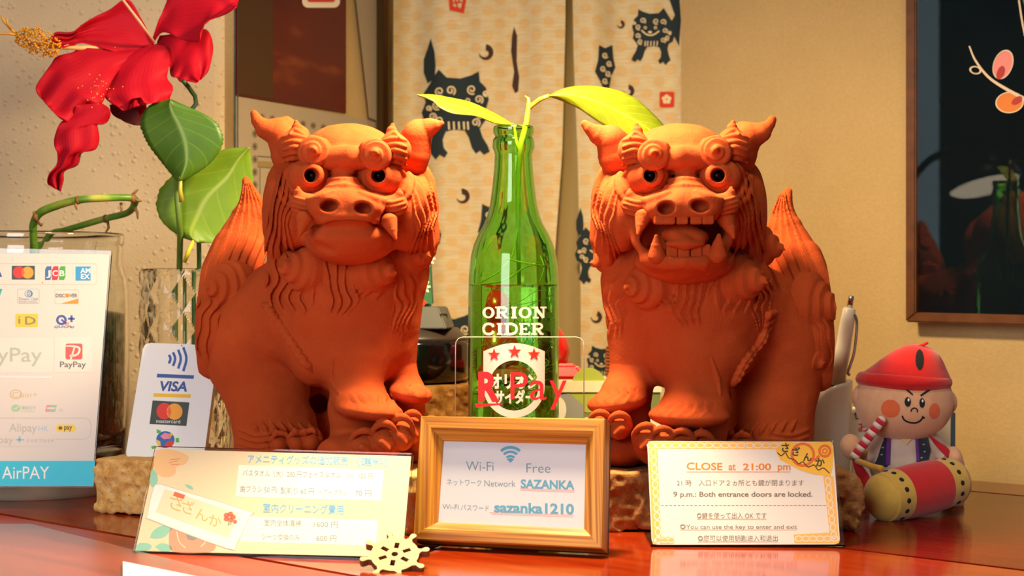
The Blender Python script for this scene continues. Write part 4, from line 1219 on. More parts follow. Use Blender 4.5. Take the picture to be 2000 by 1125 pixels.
# ------------------------------------------------------------------ bricks under the statues
def brick(name, c, size, rot, label, round_end=0.0, seed=1, tones=('#c08a42', '#d8a45a', '#e6be7c', '#f0d8a4'), group=None):
    L, Dp, Hh = size; h = 0.0015
    f = Field((-L / 2 - 0.006, -Dp / 2 - 0.006, -0.004), (L / 2 + 0.006, Dp / 2 + 0.006, Hh + 0.006), h)
    X, Y, Z = np.meshgrid(*f.ax, indexing='ij')
    r = 0.003
    hx, hy, hz = L / 2 - r, Dp / 2 - r, Hh / 2 - r
    qx, qy, qz = np.abs(X) - hx, np.abs(Y) - hy, np.abs(Z - Hh / 2) - hz
    d = np.sqrt(np.maximum(qx, 0) ** 2 + np.maximum(qy, 0) ** 2 + np.maximum(qz, 0) ** 2) + np.minimum(np.maximum(np.maximum(qx, qy), qz), 0) - r
    if round_end:                                # the worn right end
        e = np.sqrt(np.maximum(X - (L / 2 - round_end), 0) ** 2 + (np.maximum(np.abs(Z - Hh / 2) - (Hh / 2 - round_end), 0)) ** 2) - round_end
        d = np.maximum(d, np.where(X > L / 2 - round_end, e, -1))
    side = np.clip((Hh - 0.0015 - Z) / 0.004, 0, 1)       # the top is flatter than the broken sides
    n = 0.0020 * vnoise(seed, [X, Y, Z], 110) + 0.0018 * vnoise(seed + 1, [X, Y, Z], 260) + 0.0006 * vnoise(seed + 2, [X, Y, Z], 500)
    f.F = (d + n * (0.12 + 0.88 * side) + 0.0010).astype(np.float32)
    V, Q = f.mesh()
    V[:, 2] = np.maximum(V[:, 2], 0.0)
    a = math.radians(rot); ca, sa = math.cos(a), math.sin(a)
    P = np.stack([V[:, 0] * ca - V[:, 1] * sa + c[0], V[:, 0] * sa + V[:, 1] * ca + c[1], V[:, 2]], 1)
    n_ = N(name + '_clay'); g = n_.noise(150, detail=6, rough=0.7); g2 = n_.noise(520, detail=3)
    col = n_.ramp(g, [(0.3, lin(tones[0])), (0.45, lin(tones[1])), (0.6, lin(tones[2])), (0.75, lin(tones[3]))])
    col = n_.mix(n_.math('MULTIPLY', n_.ramp(g2, [(0.30, (1, 1, 1)), (0.36, (0, 0, 0))]), 0.6), col, lin('#6b4224'))
    n_.set(color=col, rough=0.92, spec=0.15); n_.bump(n_.noise(420, detail=5, rough=0.7), 0.6, 0.0012)
    o = mobj(name, P, Q, n_.m, smooth=True)
    return tag(o, label, 'brick', group)
A = math.radians(-24); LB = 0.262; DBK = 0.105
pf = Vector((-0.2985, 1.153)); u = Vector((math.cos(A), math.sin(A))); w = Vector((-math.sin(A), math.cos(A)))
c_ = pf + u * LB / 2 + w * DBK / 2
brick('brick', c_, (LB, DBK, 0.04), -24, 'pale rough brick under the closed-mouth lion-dog, set at a slant', seed=5, group='bricks under the ornaments')
brick('brick', (0.052 + 0.0875 + 0.004, 1.063 + 0.085), (0.175, 0.17, 0.04), 0, 'brown rough brick with a worn round end under the open-mouth lion-dog', 0.012, seed=9, group='bricks under the ornaments', tones=('#8a5c34', '#a97443', '#be8c58', '#dcb98a'))
brick('brick', (-0.045, 1.335), (0.15, 0.075, 0.083), 0, 'tall dark-yellow brick standing behind the left statue, under the black box', seed=13, group='bricks under the ornaments', tones=('#7a5020', '#a5712e', '#c08c44', '#d5aa66'))

CLEARP = thin_clear('clear_acrylic', 0.01)
EDGEP = glass('acrylic_edge', (0.97, 0.98, 0.97), 0.02, 1.45)
INK = mat('ink_grey', '#6f675e', 0.6)

# ------------------------------------------------------------------ CLOSE sign (clear holder with a printed card)
q = [W(1262, 859, 1.037), W(1628, 859, 1.034), W(1650, 1067, 1.003), W(1271, 1068, 1.003)]
close_sign = thing('table_sign', (0.14, 1.01, 0), 'white card in clear stand with orange knot border reading CLOSE at 21:00 pm', 'sign', 'printed notices on the table')
round_plate('acrylic_panel', q, 0.0016, 0.002, EDGEP, close_sign, 4)
pl = Plane.of(q)
foot = [q[3] + Vector((0, 0, 0.0012)), q[2] + Vector((0, 0, 0.0012)), q[2] + Vector((0.0, 0.05, 0.0012)), q[3] + Vector((0, 0.05, 0.0012))]
bm = bmesh.new()
a = [bm.verts.new((p.x, p.y, 0.0)) for p in foot]; b = [bm.verts.new((p.x, p.y, 0.0015)) for p in foot]
bm.faces.new(a[::-1]); bm.faces.new(b)
for i in range(4): bm.faces.new((a[i], a[(i + 1) % 4], b[(i + 1) % 4], b[i]))
bobj('acrylic_foot', bm, EDGEP, close_sign)
pp = [pl.hit(x, y, 0.0010) for x, y in ((1264, 861), (1627, 863), (1641, 1063), (1273, 1064))]
card = round_plate('card', pp, 0.0004, 0.004, mat('card_white', '#e2dad4', 0.55), close_sign, 6)
OFF = 0.00108
bo = Ink().poly([(1266, 862), (1626, 864), (1626, 878), (1284, 876), (1291, 1048), (1316, 1049), (1316, 1062), (1275, 1063)]).poly([(1608, 930), (1628, 930), (1639, 1061), (1552, 1061), (1550, 1044), (1620, 1040)])
bo.build('border', pl, mat('knot_orange', '#efb75e', 0.6), close_sign, OFF)
kn = Ink()
for i in range(22):
    x = 1272 + i * 16; kn.circle(x, 870, 9, 5.5, hole=0.72, n=18)
for i in range(12): kn.circle(1276 + i * 0.9, 884 + i * 15.5, 6, 8, hole=0.72, n=18); 
for i in range(8): kn.circle(1617 + i * 1.6, 940 + i * 15, 6, 8, hole=0.72, n=18)
for i in range(3): kn.circle(1285 + i * 13, 1055, 8, 5.5, hole=0.72, n=18)
for i in range(6): kn.circle(1560 + i * 14, 1052, 8, 6, hole=0.72, n=18)
kn.build('knot_pattern', pl, mat('card_white', '#e2dad4', 0.55), close_sign, OFF + 0.00004)
OR = mat('ink_orange', '#d97f28', 0.6); PINK = mat('ink_pinkline', '#eda48c', 0.6)
t = Ink().text('CLOSE', 1341, 917, 1411, 918, h=14, bold=0.02).text('at', 1423, 918, 1437, h=12, bold=0.02).text('21:00', 1451, 918, 1506, 918, h=13, bold=0.02).text('pm', 1519, 918, 1544, 918, h=9.5, bold=0.02)
t.build('heading', pl, OR, close_sign, OFF)
Ink().rect(1341, 920.5, 1544, 922.5).rect(1361, 1013.2, 1497, 1014.8).rect(1328, 1034.2, 1557, 1035.6).rect(1363, 1057.5, 1519, 1059).build('underline', pl, PINK, close_sign, OFF)
def ln(s, *a, **k): Ink().text(s, *a, **k).build('lettering', pl, INK, close_sign, OFF)
ln('21 時　入口ドア２ヵ所とも鍵が閉まります', 1322, 948, 1570, 948, h=11)
ln('9 p.m.: Both entrance doors are locked.', 1315, 970, 1587, 970, h=10, bold=0.02)
ln('~ ' * 40, 1291, 990, 1613, 990, h=4, bold=0.015)
ln('◎鍵を使って出入 OK です', 1361, 1012, 1497, 1012, h=11)
ln('◎You can use the key to enter and exit', 1328, 1033, 1557, 1033, h=9)
ln('◎您可以使用钥匙进入和退出', 1363, 1056, 1519, 1056, h=10.5)
Ink().poly([(1515, 880), (1532, 862), (1560, 866), (1622, 862), (1628, 880), (1626, 914), (1622, 930), (1588, 926), (1562, 918), (1540, 906), (1524, 898)]).build('logo_patch', pl, mat('logo_yellow', '#f0b93a', 0.6), close_sign, OFF + 0.00008)
lg = Ink().circle(1568, 888, 24, hole=0.78).circle(1611, 881, 13).line([(1590, 900), (1600, 890)], 5)
lg.build('logo_ring', pl, mat('logo_orange', '#df6a24', 0.6), close_sign, OFF + 0.00012)
Ink().circle(1611, 881, 8, hole=0.72).circle(1611, 881, 3).build('logo_ring', pl, mat('logo_yellow', '#f0b93a', 0.6), close_sign, OFF + 0.00016)
lk = Ink()
for x, y, ch, sz in ((1534, 878, 'さ', 15), (1555, 885, 'ざ', 16), (1577, 895, 'ん', 17), (1602, 905, 'か', 18)): lk.text(ch, x - sz / 2, y + sz / 2 - 4, x + sz / 2, bold=0.03)
lk.line([(1518, 884), (1526, 890), (1534, 884), (1540, 894), (1552, 898), (1560, 906), (1568, 902), (1578, 912), (1590, 908), (1598, 918), (1608, 914), (1620, 924)], 2, 4)
lk.build('logo_script', pl, mat('ink_dark', '#3f352c', 0.6), close_sign, OFF + 0.00020)

# ------------------------------------------------------------------ wooden photo frame with the Wi-Fi card
OQ = [(821, 812), (1182, 817), (1177, 1072), (805, 1053)]; DQ = [1.025, 0.988, 0.9588, 0.996]
IQ = [(859, 855), (1139.5, 862), (1136, 1028), (848, 1016)]
fq = [W(x, y, d) for (x, y), d in zip(OQ, DQ)]
lift = -min(p.z for p in fq) + 0.0004
plf = Plane.of([fq[0], fq[1], fq[2], fq[3]])
frame = thing('photo_frame', (0.0, 1.01, 0), 'wooden picture frame holding a white card with blue lettering, leaning before the bottle', 'frame')
n = N('frame_pine'); v = n.co()
def frame_wood(name, horiz):
    n = N(name); mp = n.node('ShaderNodeMapping'); mp.inputs['Scale'].default_value = (7, 3, 520) if horiz else (520, 3, 7)
    n.link(n.co(), mp.inputs[0]); g = n.noise(1.0, mp.outputs[0], 2, 0.5, 0.0)
    n.set(color=n.ramp(g, [(0.34, lin('#945818')), (0.5, lin('#bc7c24')), (0.66, lin('#d09a3e'))]), rough=0.4); n.bump(g, 0.25, 0.0006)
    return n.m
FH, FV = frame_wood('frame_pine_across', True), frame_wood('frame_pine_upright', False)
out = [plf.hit(x, y) for x, y in OQ]; inn = [plf.hit(x, y) for x, y in IQ]
bk = -plf.n                                  # towards the back of the frame
def lerp(a, b, t): return a * (1 - t) + b * t
for i, m in ((0, FH), (1, FV), (2, FH), (3, FV)):
    j = (i + 1) % 4
    bm = bmesh.new(); ring = []
    for k in (i, j):
        o, n_ = out[k], inn[k]
        pts = [o + bk * 0.012, o + bk * 0.001, lerp(o, n_, 0.05), lerp(o, n_, 0.55), lerp(o, n_, 0.60) + bk * 0.0012, n_ + bk * 0.0058, n_ + bk * 0.012]
        ring.append([bm.verts.new(p) for p in pts])
    for k in range(7): bm.faces.new((ring[0][k], ring[1][k], ring[1][(k + 1) % 7], ring[0][(k + 1) % 7]))
    bm.faces.new(ring[0]); bm.faces.new(ring[1][::-1])
    bobj('frame_rail' if i % 2 == 0 else 'frame_stile', bm, m, frame)
cardq = [plf.hit(x, y, -0.0075) for x, y in ((852, 848), (1146, 855), (1143, 1036), (840, 1024))]
slab('card', cardq, 0.0008, mat('wifi_card', '#dddfe4', 0.5), frame)
backq = [out[0] + bk * 0.0122, out[1] + bk * 0.0122, out[2] + bk * 0.0122, out[3] + bk * 0.0122]
slab('backing_board', backq, 0.003, mat('frame_back', '#2a2018', 0.7), frame)
# easel leg behind
mid = (out[0] + out[1]) / 2 * 0.45 + (out[2] + out[3]) / 2 * 0.55 + bk * 0.0155
ft = Vector((mid.x, mid.y + 0.045, 0.001))
slab('easel_leg', [mid + Vector((-0.012, 0, 0)), mid + Vector((0.012, 0, 0)), ft + Vector((0.016, 0, 0)), ft + Vector((-0.016, 0, 0))], 0.002, mat('frame_back', '#2a2018', 0.7), frame)
slab('glass_pane', [plf.hit(x, y, -0.0066) for x, y in ((852, 848), (1146, 855), (1143, 1036), (840, 1024))], 0.0006, thin_clear('frame_glass', 0.02), frame)
BL = mat('ink_skyblue', '#62a9c9', 0.6); BL2 = mat('ink_greyblue', '#7d9cab', 0.6); PK = mat('ink_pink', '#e9b2ae', 0.6)
WO = -0.00744
wf = Ink()
for r, wd in ((34, 8), (24, 7), (14, 6)):
    wf.line([(997 + r * math.sin(a) * 0.82, 903 - r * math.cos(a) * 0.86) for a in np.linspace(-0.72, 0.72, 14)], wd * 0.72)
wf.poly([(990, 897), (997, 894), (1004, 897), (997, 904)])
wf.build('wifi_symbol', plf, BL, frame, WO)
def fl_(s, x0, y0, x1, y1, h, m=BL, bold=0.0): Ink().text(s, x0, y0, x1, y1, h=h, bold=bold).build('lettering', plf, m, frame, WO)
fl_('Wi-Fi', 910, 919, 964, 920, 18, BL2, -0.004); fl_('Free', 1028, 923, 1075, 923.5, 18, BL2, -0.004)
fl_('ネットワーク', 873, 947, 940, 949, 12, BL2); fl_('Network', 946, 950, 1007, 951, 12, BL2)
fl_('SAZANKA', 1017, 953, 1122, 955.5, 17, BL, 0.035)
fl_('Wi-Fi', 864, 994, 896, 995, 9.5, BL2); fl_('パスワード', 900, 996, 955, 998, 11, BL2)
fl_('sazanka1210', 965, 1000, 1121, 1004, 20, BL, 0.035)
Ink().line([(1016, 954.5), (1122, 958)], 1.6).line([(1016, 957.5), (1122, 961)], 1.2).build('underline', plf, PK, frame, WO)
Ink().line([(956, 1001), (1120, 1006)], 1.4).line([(960, 1004), (1120, 1009.5)], 1.2).build('underline', plf, PK, frame, WO)

# ------------------------------------------------------------------ amenity price sign
q = [W(303, 871, 1.035), W(807, 885, 1.002), W(788, 1098, 0.9495), W(259, 1081, 0.9805)]
price = thing('table_sign', (-0.15, 0.97, 0), 'pale yellow price list with flower drawings in a clear stand at front left', 'sign', 'printed notices on the table')
plp = Plane.of(q)
q[2] = plp.hit(788, 1098); q[3] = plp.hit(259, 1081)
round_plate('acrylic_panel', q, 0.0016, 0.0015, EDGEP, price, 4)
zf = max(0.0, min(q[2].z, q[3].z) - 0.0002)
foot = [q[3], q[2], q[2] + Vector((0.02, 0.05, 0)), q[3] + Vector((0.02, 0.05, 0))]
bm = bmesh.new()
a = [bm.verts.new((p.x, p.y, 0.0)) for p in foot]; b = [bm.verts.new((p.x, p.y, 0.0015)) for p in foot]
bm.faces.new(a[::-1]); bm.faces.new(b)
for i in range(4): bm.faces.new((a[i], a[(i + 1) % 4], b[(i + 1) % 4], b[i]))
bobj('acrylic_foot', bm, EDGEP, price)
sheet = [plp.hit(x, y, 0.0006) for x, y in ((307, 877), (803, 891), (786, 1088), (264, 1076))]
slab('paper', sheet, 0.0003, mat('price_paper', '#e2d0ae', 0.6), price)
PO = 0.00066
Ink().poly([(466, 908), (750, 918), (744, 978), (460, 970)]).build('white_panel', plp, mat('price_white', '#ebe6de', 0.6), price, PO)
Ink().poly([(474, 1008), (738, 1016), (734, 1066), (468, 1058)]).build('white_panel', plp, mat('price_white', '#ebe6de', 0.6), price, PO)
PB = mat('ink_paleblue', '#6fb0de', 0.6); PG = mat('ink_palegrey', '#7d8a8a', 0.6)
def pt(s, x0, y0, x1, y1, h, m, bold=0.0): Ink().text(s, x0, y0, x1, y1, h=h, bold=bold).build('lettering', plp, m, price, PO + 0.00006)
pt('アメニティグッズの追加販売', 484, 903, 680, 907, 16, PB, 0.012); pt('（運料）', 697, 908, 757, 909.5, 16, PB, 0.012)
pt('バスタオル（大）200 円フェイスタオル（小）100 円', 474, 929, 728, 935, 12, PG)
pt('歯ブラシ 50 円', 469, 960, 540, 962, 12, PG); pt('髭剃り 60 円', 548, 963, 613, 965, 12, PG); pt('ヘアーブラシ', 622, 966, 678, 967, 10, PG); pt('70 円', 694, 968, 725, 969, 11, PG)
pt('室内クリーニング費用', 514, 999, 671, 1003, 17, PB, 0.012)
pt('室内全体清掃', 516, 1026, 588, 1028, 12, PG); pt('1600 円', 613, 1029, 660, 1030, 11, PG)
pt('シーツ交換のみ', 511, 1053, 585, 1055, 11, PG); pt('600 円', 618, 1056, 657, 1057, 11, PG)
PEACH, TEAL, CORAL = mat('print_peach', '#e4b886', 0.6), mat('print_teal', '#8cc4b0', 0.6), mat('print_coral', '#e29a80', 0.6)
Ink().poly(spline([(305, 880), (325, 876), (350, 882), (368, 892), (362, 906), (345, 912), (342, 925), (326, 932), (308, 926), (300, 908), (302, 890)], 4)).build('flower_print', plp, PEACH, price, PO)
Ink().line([(330, 904), (348, 900)], 1).line([(332, 898), (352, 896)], 1).line([(334, 908), (350, 907)], 1).build('stamen_print', plp, mat('print_red', '#d86a50', 0.6), price, PO + 0.00004)
Ink().poly(spline([(298, 915), (306, 925), (308, 940), (300, 952), (293, 945), (294, 928), (298, 915)], 4)).build('leaf_print', plp, TEAL, price, PO)
Ink().poly(spline([(360, 946), (372, 948), (378, 956), (368, 954), (360, 946)], 4)).build('leaf_print', plp, TEAL, price, PO)
Ink().poly(spline([(292, 1050), (300, 1036), (318, 1026), (336, 1030), (322, 1048), (304, 1052), (292, 1050)], 4)).build('leaf_print', plp, TEAL, price, PO)
Ink().poly(spline([(266, 1066), (274, 1060), (292, 1062), (296, 1070), (284, 1076), (266, 1076)], 3)).build('leaf_print', plp, TEAL, price, PO)
Ink().poly(spline([(302, 1068), (314, 1061), (330, 1064), (336, 1074), (318, 1077), (302, 1068)], 4)).build('leaf_print', plp, TEAL, price, PO)
Ink().poly(spline([(334, 1026), (362, 1028), (392, 1040), (420, 1060), (410, 1078), (340, 1078), (330, 1052), (334, 1026)], 4)).build('flower_print', plp, CORAL, price, PO)
Ink().circle(375, 1046, 11, 9).build('flower_centre_print', plp, mat('print_slate', '#8d8d88', 0.6), price, PO + 0.00006)
Ink().line([(345, 1038), (350, 1058), (362, 1070)], 2, 5).line([(392, 1068), (400, 1060), (402, 1052)], 2, 5).build('petal_line_print', plp, mat('price_paper', '#e2d0ae', 0.6), price, PO + 0.00004)
tagw = [(312, 945), (482, 997), (488, 1008), (462, 1062), (444, 1071), (298, 1016), (288, 1006), (300, 952)]
Ink().poly(spline(tagw + [tagw[0]], 3)).build('name_plate_print', plp, mat('plate_white', '#e2e6e2', 0.6), price, PO + 0.00008)
Ink().line(tagw + [tagw[0]], 1.6, 3).build('plate_edge_print', plp, mat('plate_edge', '#c9c3b4', 0.6), price, PO + 0.00010)
Ink().poly([(322, 955), (466, 1003), (446, 1050), (304, 1000)]).build('plate_panel_print', plp, mat('plate_cream', '#ead6b8', 0.6), price, PO + 0.00012)
Ink().poly([(341, 960), (362, 967), (358, 975), (338, 968)]).build('red_tag_print', plp, mat('print_red', '#d86a50', 0.6), price, PO + 0.00016)
sc = Ink()
for x, y, ch in ((344, 992, 'さ'), (368, 999, 'ざ'), (394, 1012, 'ん'), (420, 1024, 'か')): sc.text(ch, x - 12, y, x + 12, y + 7)
sc.build('script_print', plp, mat('script_olive', '#c9b06a', 0.6), price, PO + 0.00016)
fw_ = Ink()
for k in range(5): fw_.circle(448 + 7 * math.cos(k * 1.257), 1010 + 6 * math.sin(k * 1.257), 5.5, 5, n=12)
fw_.circle(459, 1019, 4).build('camellia_print', plp, mat('print_redflower', '#e0705a', 0.6), price, PO + 0.00016)
Ink().line([(448, 1015), (446, 1026), (452, 1022)], 3).build('camellia_leaf_print', plp, mat('print_greenleaf', '#8a9a78', 0.6), price, PO + 0.00018)

# ------------------------------------------------------------------ little ship's wheel of cut plywood
def ship_wheel(c, R, tilt, yaw, spin):
    root = thing('ship_wheel', (c.x, c.y, 0), 'small cut plywood ship wheel with eight spokes at the corner of the price sign', 'ornament')
    rot = Matrix.Rotation(yaw, 4, 'Z') @ Matrix.Rotation(tilt, 4, 'X')       # wheel lies in its local xy plane
    loops = []
    N8 = 8; out_ = []
    for k in range(N8):
        a0 = spin + k * 2 * math.pi / N8; rr = 0.72 * R
        for t in np.linspace(-0.5, 0.5, 9)[:-1]:
            a = a0 + math.pi / N8 + t * (2 * math.pi / N8 - 0.26)
            out_.append((rr * math.cos(a), rr * math.sin(a)))
        a = a0 + 2 * math.pi / N8
        for rad, half in ((0.80, 0.055), (0.90, 0.085), (0.97, 0.095), (1.02, 0.07), (1.05, 0.0), (1.02, -0.07), (0.97, -0.095), (0.90, -0.085), (0.80, -0.055)):
            out_.append((R * (rad * math.cos(a) + half * math.sin(a)), R * (rad * math.sin(a) - half * math.cos(a))))
    loops.append(out_)
    loops.append([(0.10 * R * math.cos(t), 0.10 * R * math.sin(t)) for t in np.linspace(0, 6.283, 17)[:-1]])
    for k in range(6):
        a = spin + 0.2 + k * math.pi / 3
        loops.append([(R * (r * math.cos(a) - h * math.sin(a)), R * (r * math.sin(a) + h * math.cos(a))) for r, h in ((0.26, -0.07), (0.50, -0.07), (0.50, 0.07), (0.26, 0.07))])
    V, F = fill(loops); T = 0.0045
    bm = bmesh.new(); M = Matrix.Translation(c) @ rot
    vs = [bm.verts.new((x, y, 0)) for x, y in V]
    for f in F:
        try: bm.faces.new([vs[i] for i in f])
        except ValueError: pass
    bmesh.ops.remove_doubles(bm, verts=bm.verts[:], dist=1e-7)
    r = bmesh.ops.extrude_face_region(bm, geom=bm.faces[:])
    for e in r['geom']:
        if isinstance(e, bmesh.types.BMVert): e.co.z -= T
    for v in bm.verts: v.co = M @ v.co
    bmesh.ops.recalc_face_normals(bm, faces=bm.faces[:])
    me = bpy.data.meshes.new('wheel'); bm.to_mesh(me); bm.free()
    me.materials.append(mat('plywood', '#d4b885', 0.6, noise=0.06, nscale=90)); me.materials.append(mat('plywood_burnt_edge', '#7a4a26', 0.7))
    ax = (M.to_3x3() @ Vector((0, 0, 1)))
    for p in me.polygons: p.material_index = 0 if abs(p.normal.dot(ax)) > 0.7 else 1
    o = bpy.data.objects.new('wheel', me); COL.objects.link(o); o.parent = root; o.location = -root.location
    slab('stand_peg', [Vector((c.x - 0.004, c.y + 0.004, c.z - 0.003)), Vector((c.x + 0.004, c.y + 0.004, c.z - 0.003)), Vector((c.x + 0.004, c.y + 0.002, 0)), Vector((c.x - 0.004, c.y + 0.002, 0))], 0.003, mat('plywood_burnt_edge', '#7a4a26', 0.7), root)
cw = W(771, 1082, 0.925)
ship_wheel(cw, 0.0192, math.radians(33), 0.0, 0.22)

# ------------------------------------------------------------------ clear R Pay panel before the bottle
q = [W(888, 657, 1.088), W(1142, 657, 1.088), W(1142, 1038, 1.078), W(888, 1038, 1.078)]
rp = thing('acrylic_panel', (0.0, 1.08, 0), 'clear acrylic panel with red lettering standing in front of the bottle', 'sign')
plr = Plane.of(q)
N_ = N('acrylic_plate'); t_ = N_.t
round_plate('panel', q, 0.002, 0.006, CLEARP, rp, 8)
rim = [plr.hit(x, y, 0.0) for x, y in ((889.5, 850), (889.5, 676), (891, 667), (896, 661), (904, 658.5), (1126, 658.5), (1134, 661), (1139, 667), (1140.5, 676), (1140.5, 850))]
tube('polished_edge', rim, 0.00035, mat('polished_edge_white', '#b9b2a0', 0.15), rp, 6)
RED = mat('pay_red', '#e3120f', 0.4)
R0 = 0.0004
Ink().text('R', 934, 782, 976, 782, h=56, bold=0.045).build('letter', plr, RED, rp, R0)
Ink().text('P', 997, 780, 1031, 780, h=53, bold=0.0).build('letter', plr, RED, rp, R0)
Ink().text('a', 1035, 781, 1067, 781, h=38, bold=0.0).build('letter', plr, RED, rp, R0)
Ink().text('y', 1073, 781, 1107, 781, h=38, bold=0.0).build('letter', plr, RED, rp, R0)
Ink().poly([(927, 788), (983, 788), (979, 791), (965, 792), (930, 796)]).build('underline_stroke', plr, RED, rp, R0)
slab('foot', [W(900, 1036, 1.079) + Vector((0, 0.0025, 0)), W(1130, 1036, 1.079) + Vector((0, 0.0025, 0)), W(1130, 1038, 1.079) + Vector((0, 0.0025, -0.0)), W(900, 1038, 1.079) + Vector((0, 0.0025, -0.0))], 0.02, EDGEP, rp)

# ------------------------------------------------------------------ green cider bottle, water, lettering
DB = 1.165; SB = DB / FPX
bc = W(1003, 562.5, DB); bx, by_ = bc.x, bc.y
zpx = lambda y: HC + (562.5 - y) * SB
zb = 0.0008
prof_px = [(38, 247), (39.5, 251), (39.5, 259), (37, 264), (36, 268), (40, 273), (41, 281), (41, 289), (38, 296), (36.5, 303), (38, 330), (41, 360), (44, 385), (46.5, 402), (51, 420), (58, 438), (69, 457), (78, 478), (83.5, 500), (86.5, 525), (88, 550), (88.5, 580)]
prof = [(r * SB, zpx(y)) for r, y in prof_px]
rb = 88.5 * SB
outer = prof + [(rb, 0.012), (rb * 0.985, 0.005), (rb * 0.93, zb), (rb * 0.75, zb)]
inner = [(rb * 0.70, 0.008), (rb * 0.88, 0.010), (rb - 0.0022, 0.016)] + [(max(r - 0.0022, 0.0085), z) for r, z in reversed(prof)]
bottle = thing('glass_bottle', (bx, by_, 0), 'green cider bottle with white lettering and red stars between the two statues', 'bottle')
GG = glass('green_glass', (0.58, 0.95, 0.38), 0.0, 1.5, 90, (0.10, 0.80, 0.05))
pr = [(0.0002, zb + 0.001)] + [(r, z) for r, z in reversed(outer)] + [(r, z) for r, z in reversed(inner)] + [(0.0002, 0.008)]
lathe('glass_body', pr, GG, (bx, by_, 0), (0, 0, 1), 72, bottle, cap=False)
wz = zpx(556)
inw = lambda z: float(np.interp(z, [p[1] for p in inner[::1]][:3] + [p[1] for p in inner[3:]], [p[0] for p in inner])) 
wp = [(0.0002, 0.0083), (rb * 0.69, 0.0083), (rb * 0.875, 0.0103), (rb - 0.0024, 0.0165), (rb - 0.0024, wz - 0.002), (rb - 0.0023, wz), (0.0002, wz)]
water = lathe('water', wp, glass('water', (1, 1, 1), 0.0, 1.33), (bx, by_, 0), (0, 0, 1), 64, bottle, cap=False)
cyl = Cylinder(bx, by_, rb)
WH = mat('bottle_white', '#e6e0d2', 0.45); RS = mat('bottle_red', '#d0301c', 0.45)
def slabL(I, rows, x, y, w, h):
    """slab-serif capital drawn as strokes on a unit box"""
    for kind, pts, wd in rows:
        P = [(x + a * w, y + b * h) for a, b in pts]
        I.line(P, wd, 6 if kind == 'c' else 1)
ser = lambda a, y_: ('l', [(a - 0.24, y_), (a + 0.24, y_)], 3.2)
T_, H_ = 6.2, 3.2
GL = {
 'O': [('o', None, None)],
 'R': [('l', [(.22, 0), (.22, 1)], T_), ser(.2, .03), ser(.22, .97), ('c', [(.22, .03), (.6, .03), (.82, .14), (.82, .36), (.6, .5), (.22, .5)], 4.6), ('l', [(.5, .5), (.8, .97)], 5.6), ('l', [(.68, .97), (1.0, .97)], 3.2)],
 'I': [('l', [(.5, 0), (.5, 1)], 6.6), ('l', [(.1, .03), (.9, .03)], 3.2), ('l', [(.1, .97), (.9, .97)], 3.2)],
 'N': [('l', [(.2, 0), (.2, 1)], 3.6), ('l', [(.82, 0), (.82, 1)], 3.6), ('l', [(.18, .02), (.82, .98)], 6.0), ser(.16, .03), ser(.22, .97), ser(.82, .03)],
 'C': [('c', [(.92, .30), (.80, .10), (.52, .02), (.22, .14), (.10, .5), (.22, .86), (.52, .98), (.80, .90), (.94, .68)], 5.0), ('l', [(.92, .02), (.92, .34)], 3.4)],
 'D': [('l', [(.22, 0), (.22, 1)], T_), ser(.2, .03), ser(.2, .97), ('c', [(.22, .03), (.55, .03), (.84, .2), (.92, .5), (.84, .8), (.55, .97), (.22, .97)], 5.0)],
 'E': [('l', [(.22, 0), (.22, 1)], T_), ('l', [(0, .03), (.88, .03)], 3.4), ('l', [(0, .97), (.92, .97)], 3.4), ('l', [(.2, .5), (.62, .5)], 3.4), ('l', [(.86, 0), (.86, .26)], 3.4), ('l', [(.9, .74), (.9, 1)], 3.4), ('l', [(.62, .36), (.62, .64)], 3.2)],
}
def word(I, chars, y, h):
    for ch, x, w in chars:
        if ch == 'O':
            I.circle(x + w / 2, y + h / 2, w / 2, h / 2 + 0.6, n=32) if False else I.poly([(x + w / 2 + w / 2 * math.cos(t), y + h / 2 + (h / 2 + .6) * math.sin(t)) for t in np.linspace(0, 6.283, 33)[:-1]], [(x + w / 2 + (w / 2 - 6) * math.cos(t), y + h / 2 + (h / 2 - 3) * math.sin(t)) for t in np.linspace(0, 6.283, 33)[:-1]])
        else: slabL(I, GL[ch], x, y, w, h)
for y, chars in ((600, (('O', 942, 24), ('R', 968, 25), ('I', 997, 14), ('O', 1013, 25), ('N', 1041, 25))), (632, (('C', 942, 23), ('I', 969, 14), ('D', 985, 26), ('E', 1014, 22), ('R', 1038, 24)))):
    I = Ink(); word(I, chars, y, 21); I.build('lettering', cyl, WH, bottle, 0.0002, 4)
em = [(944, 686)] + [(944 + 120 * t, 686 - 16 * math.sin(math.pi * t)) for t in np.linspace(0.05, 0.95, 15)] + [(1064, 686), (1064, 752)] + [(1004 + 60 * math.cos(a), 754 + 62 * math.sin(a)) for a in np.linspace(0.0, math.pi, 31)] + [(944, 752)]
hole = [(1004 + 48 * math.cos(a), 753 + 49 * math.sin(a)) for a in np.linspace(0, 6.283, 41)[:-1]]
Ink().poly(em, hole).build('emblem', cyl, WH, bottle, 0.0002, 4)
for sx, sy, r in ((965, 693, 13), (1005, 687, 14), (1043, 692, 13)):
    Ink().poly([(sx + (r if k % 2 == 0 else r * 0.4) * math.sin(k * math.pi / 5), sy - (r if k % 2 == 0 else r * 0.4) * math.cos(k * math.pi / 5)) for k in range(10)]).build('red_star', cyl, RS, bottle, 0.0005, 4)
Ink().text('オリオン', 958, 757, 1052, 757, h=27, bold=0.045).build('lettering', cyl, WH, bottle, 0.0002, 4)
Ink().text('サイダー', 966, 786, 1044, 786, h=25, bold=0.045).build('lettering', cyl, WH, bottle, 0.0002, 4)

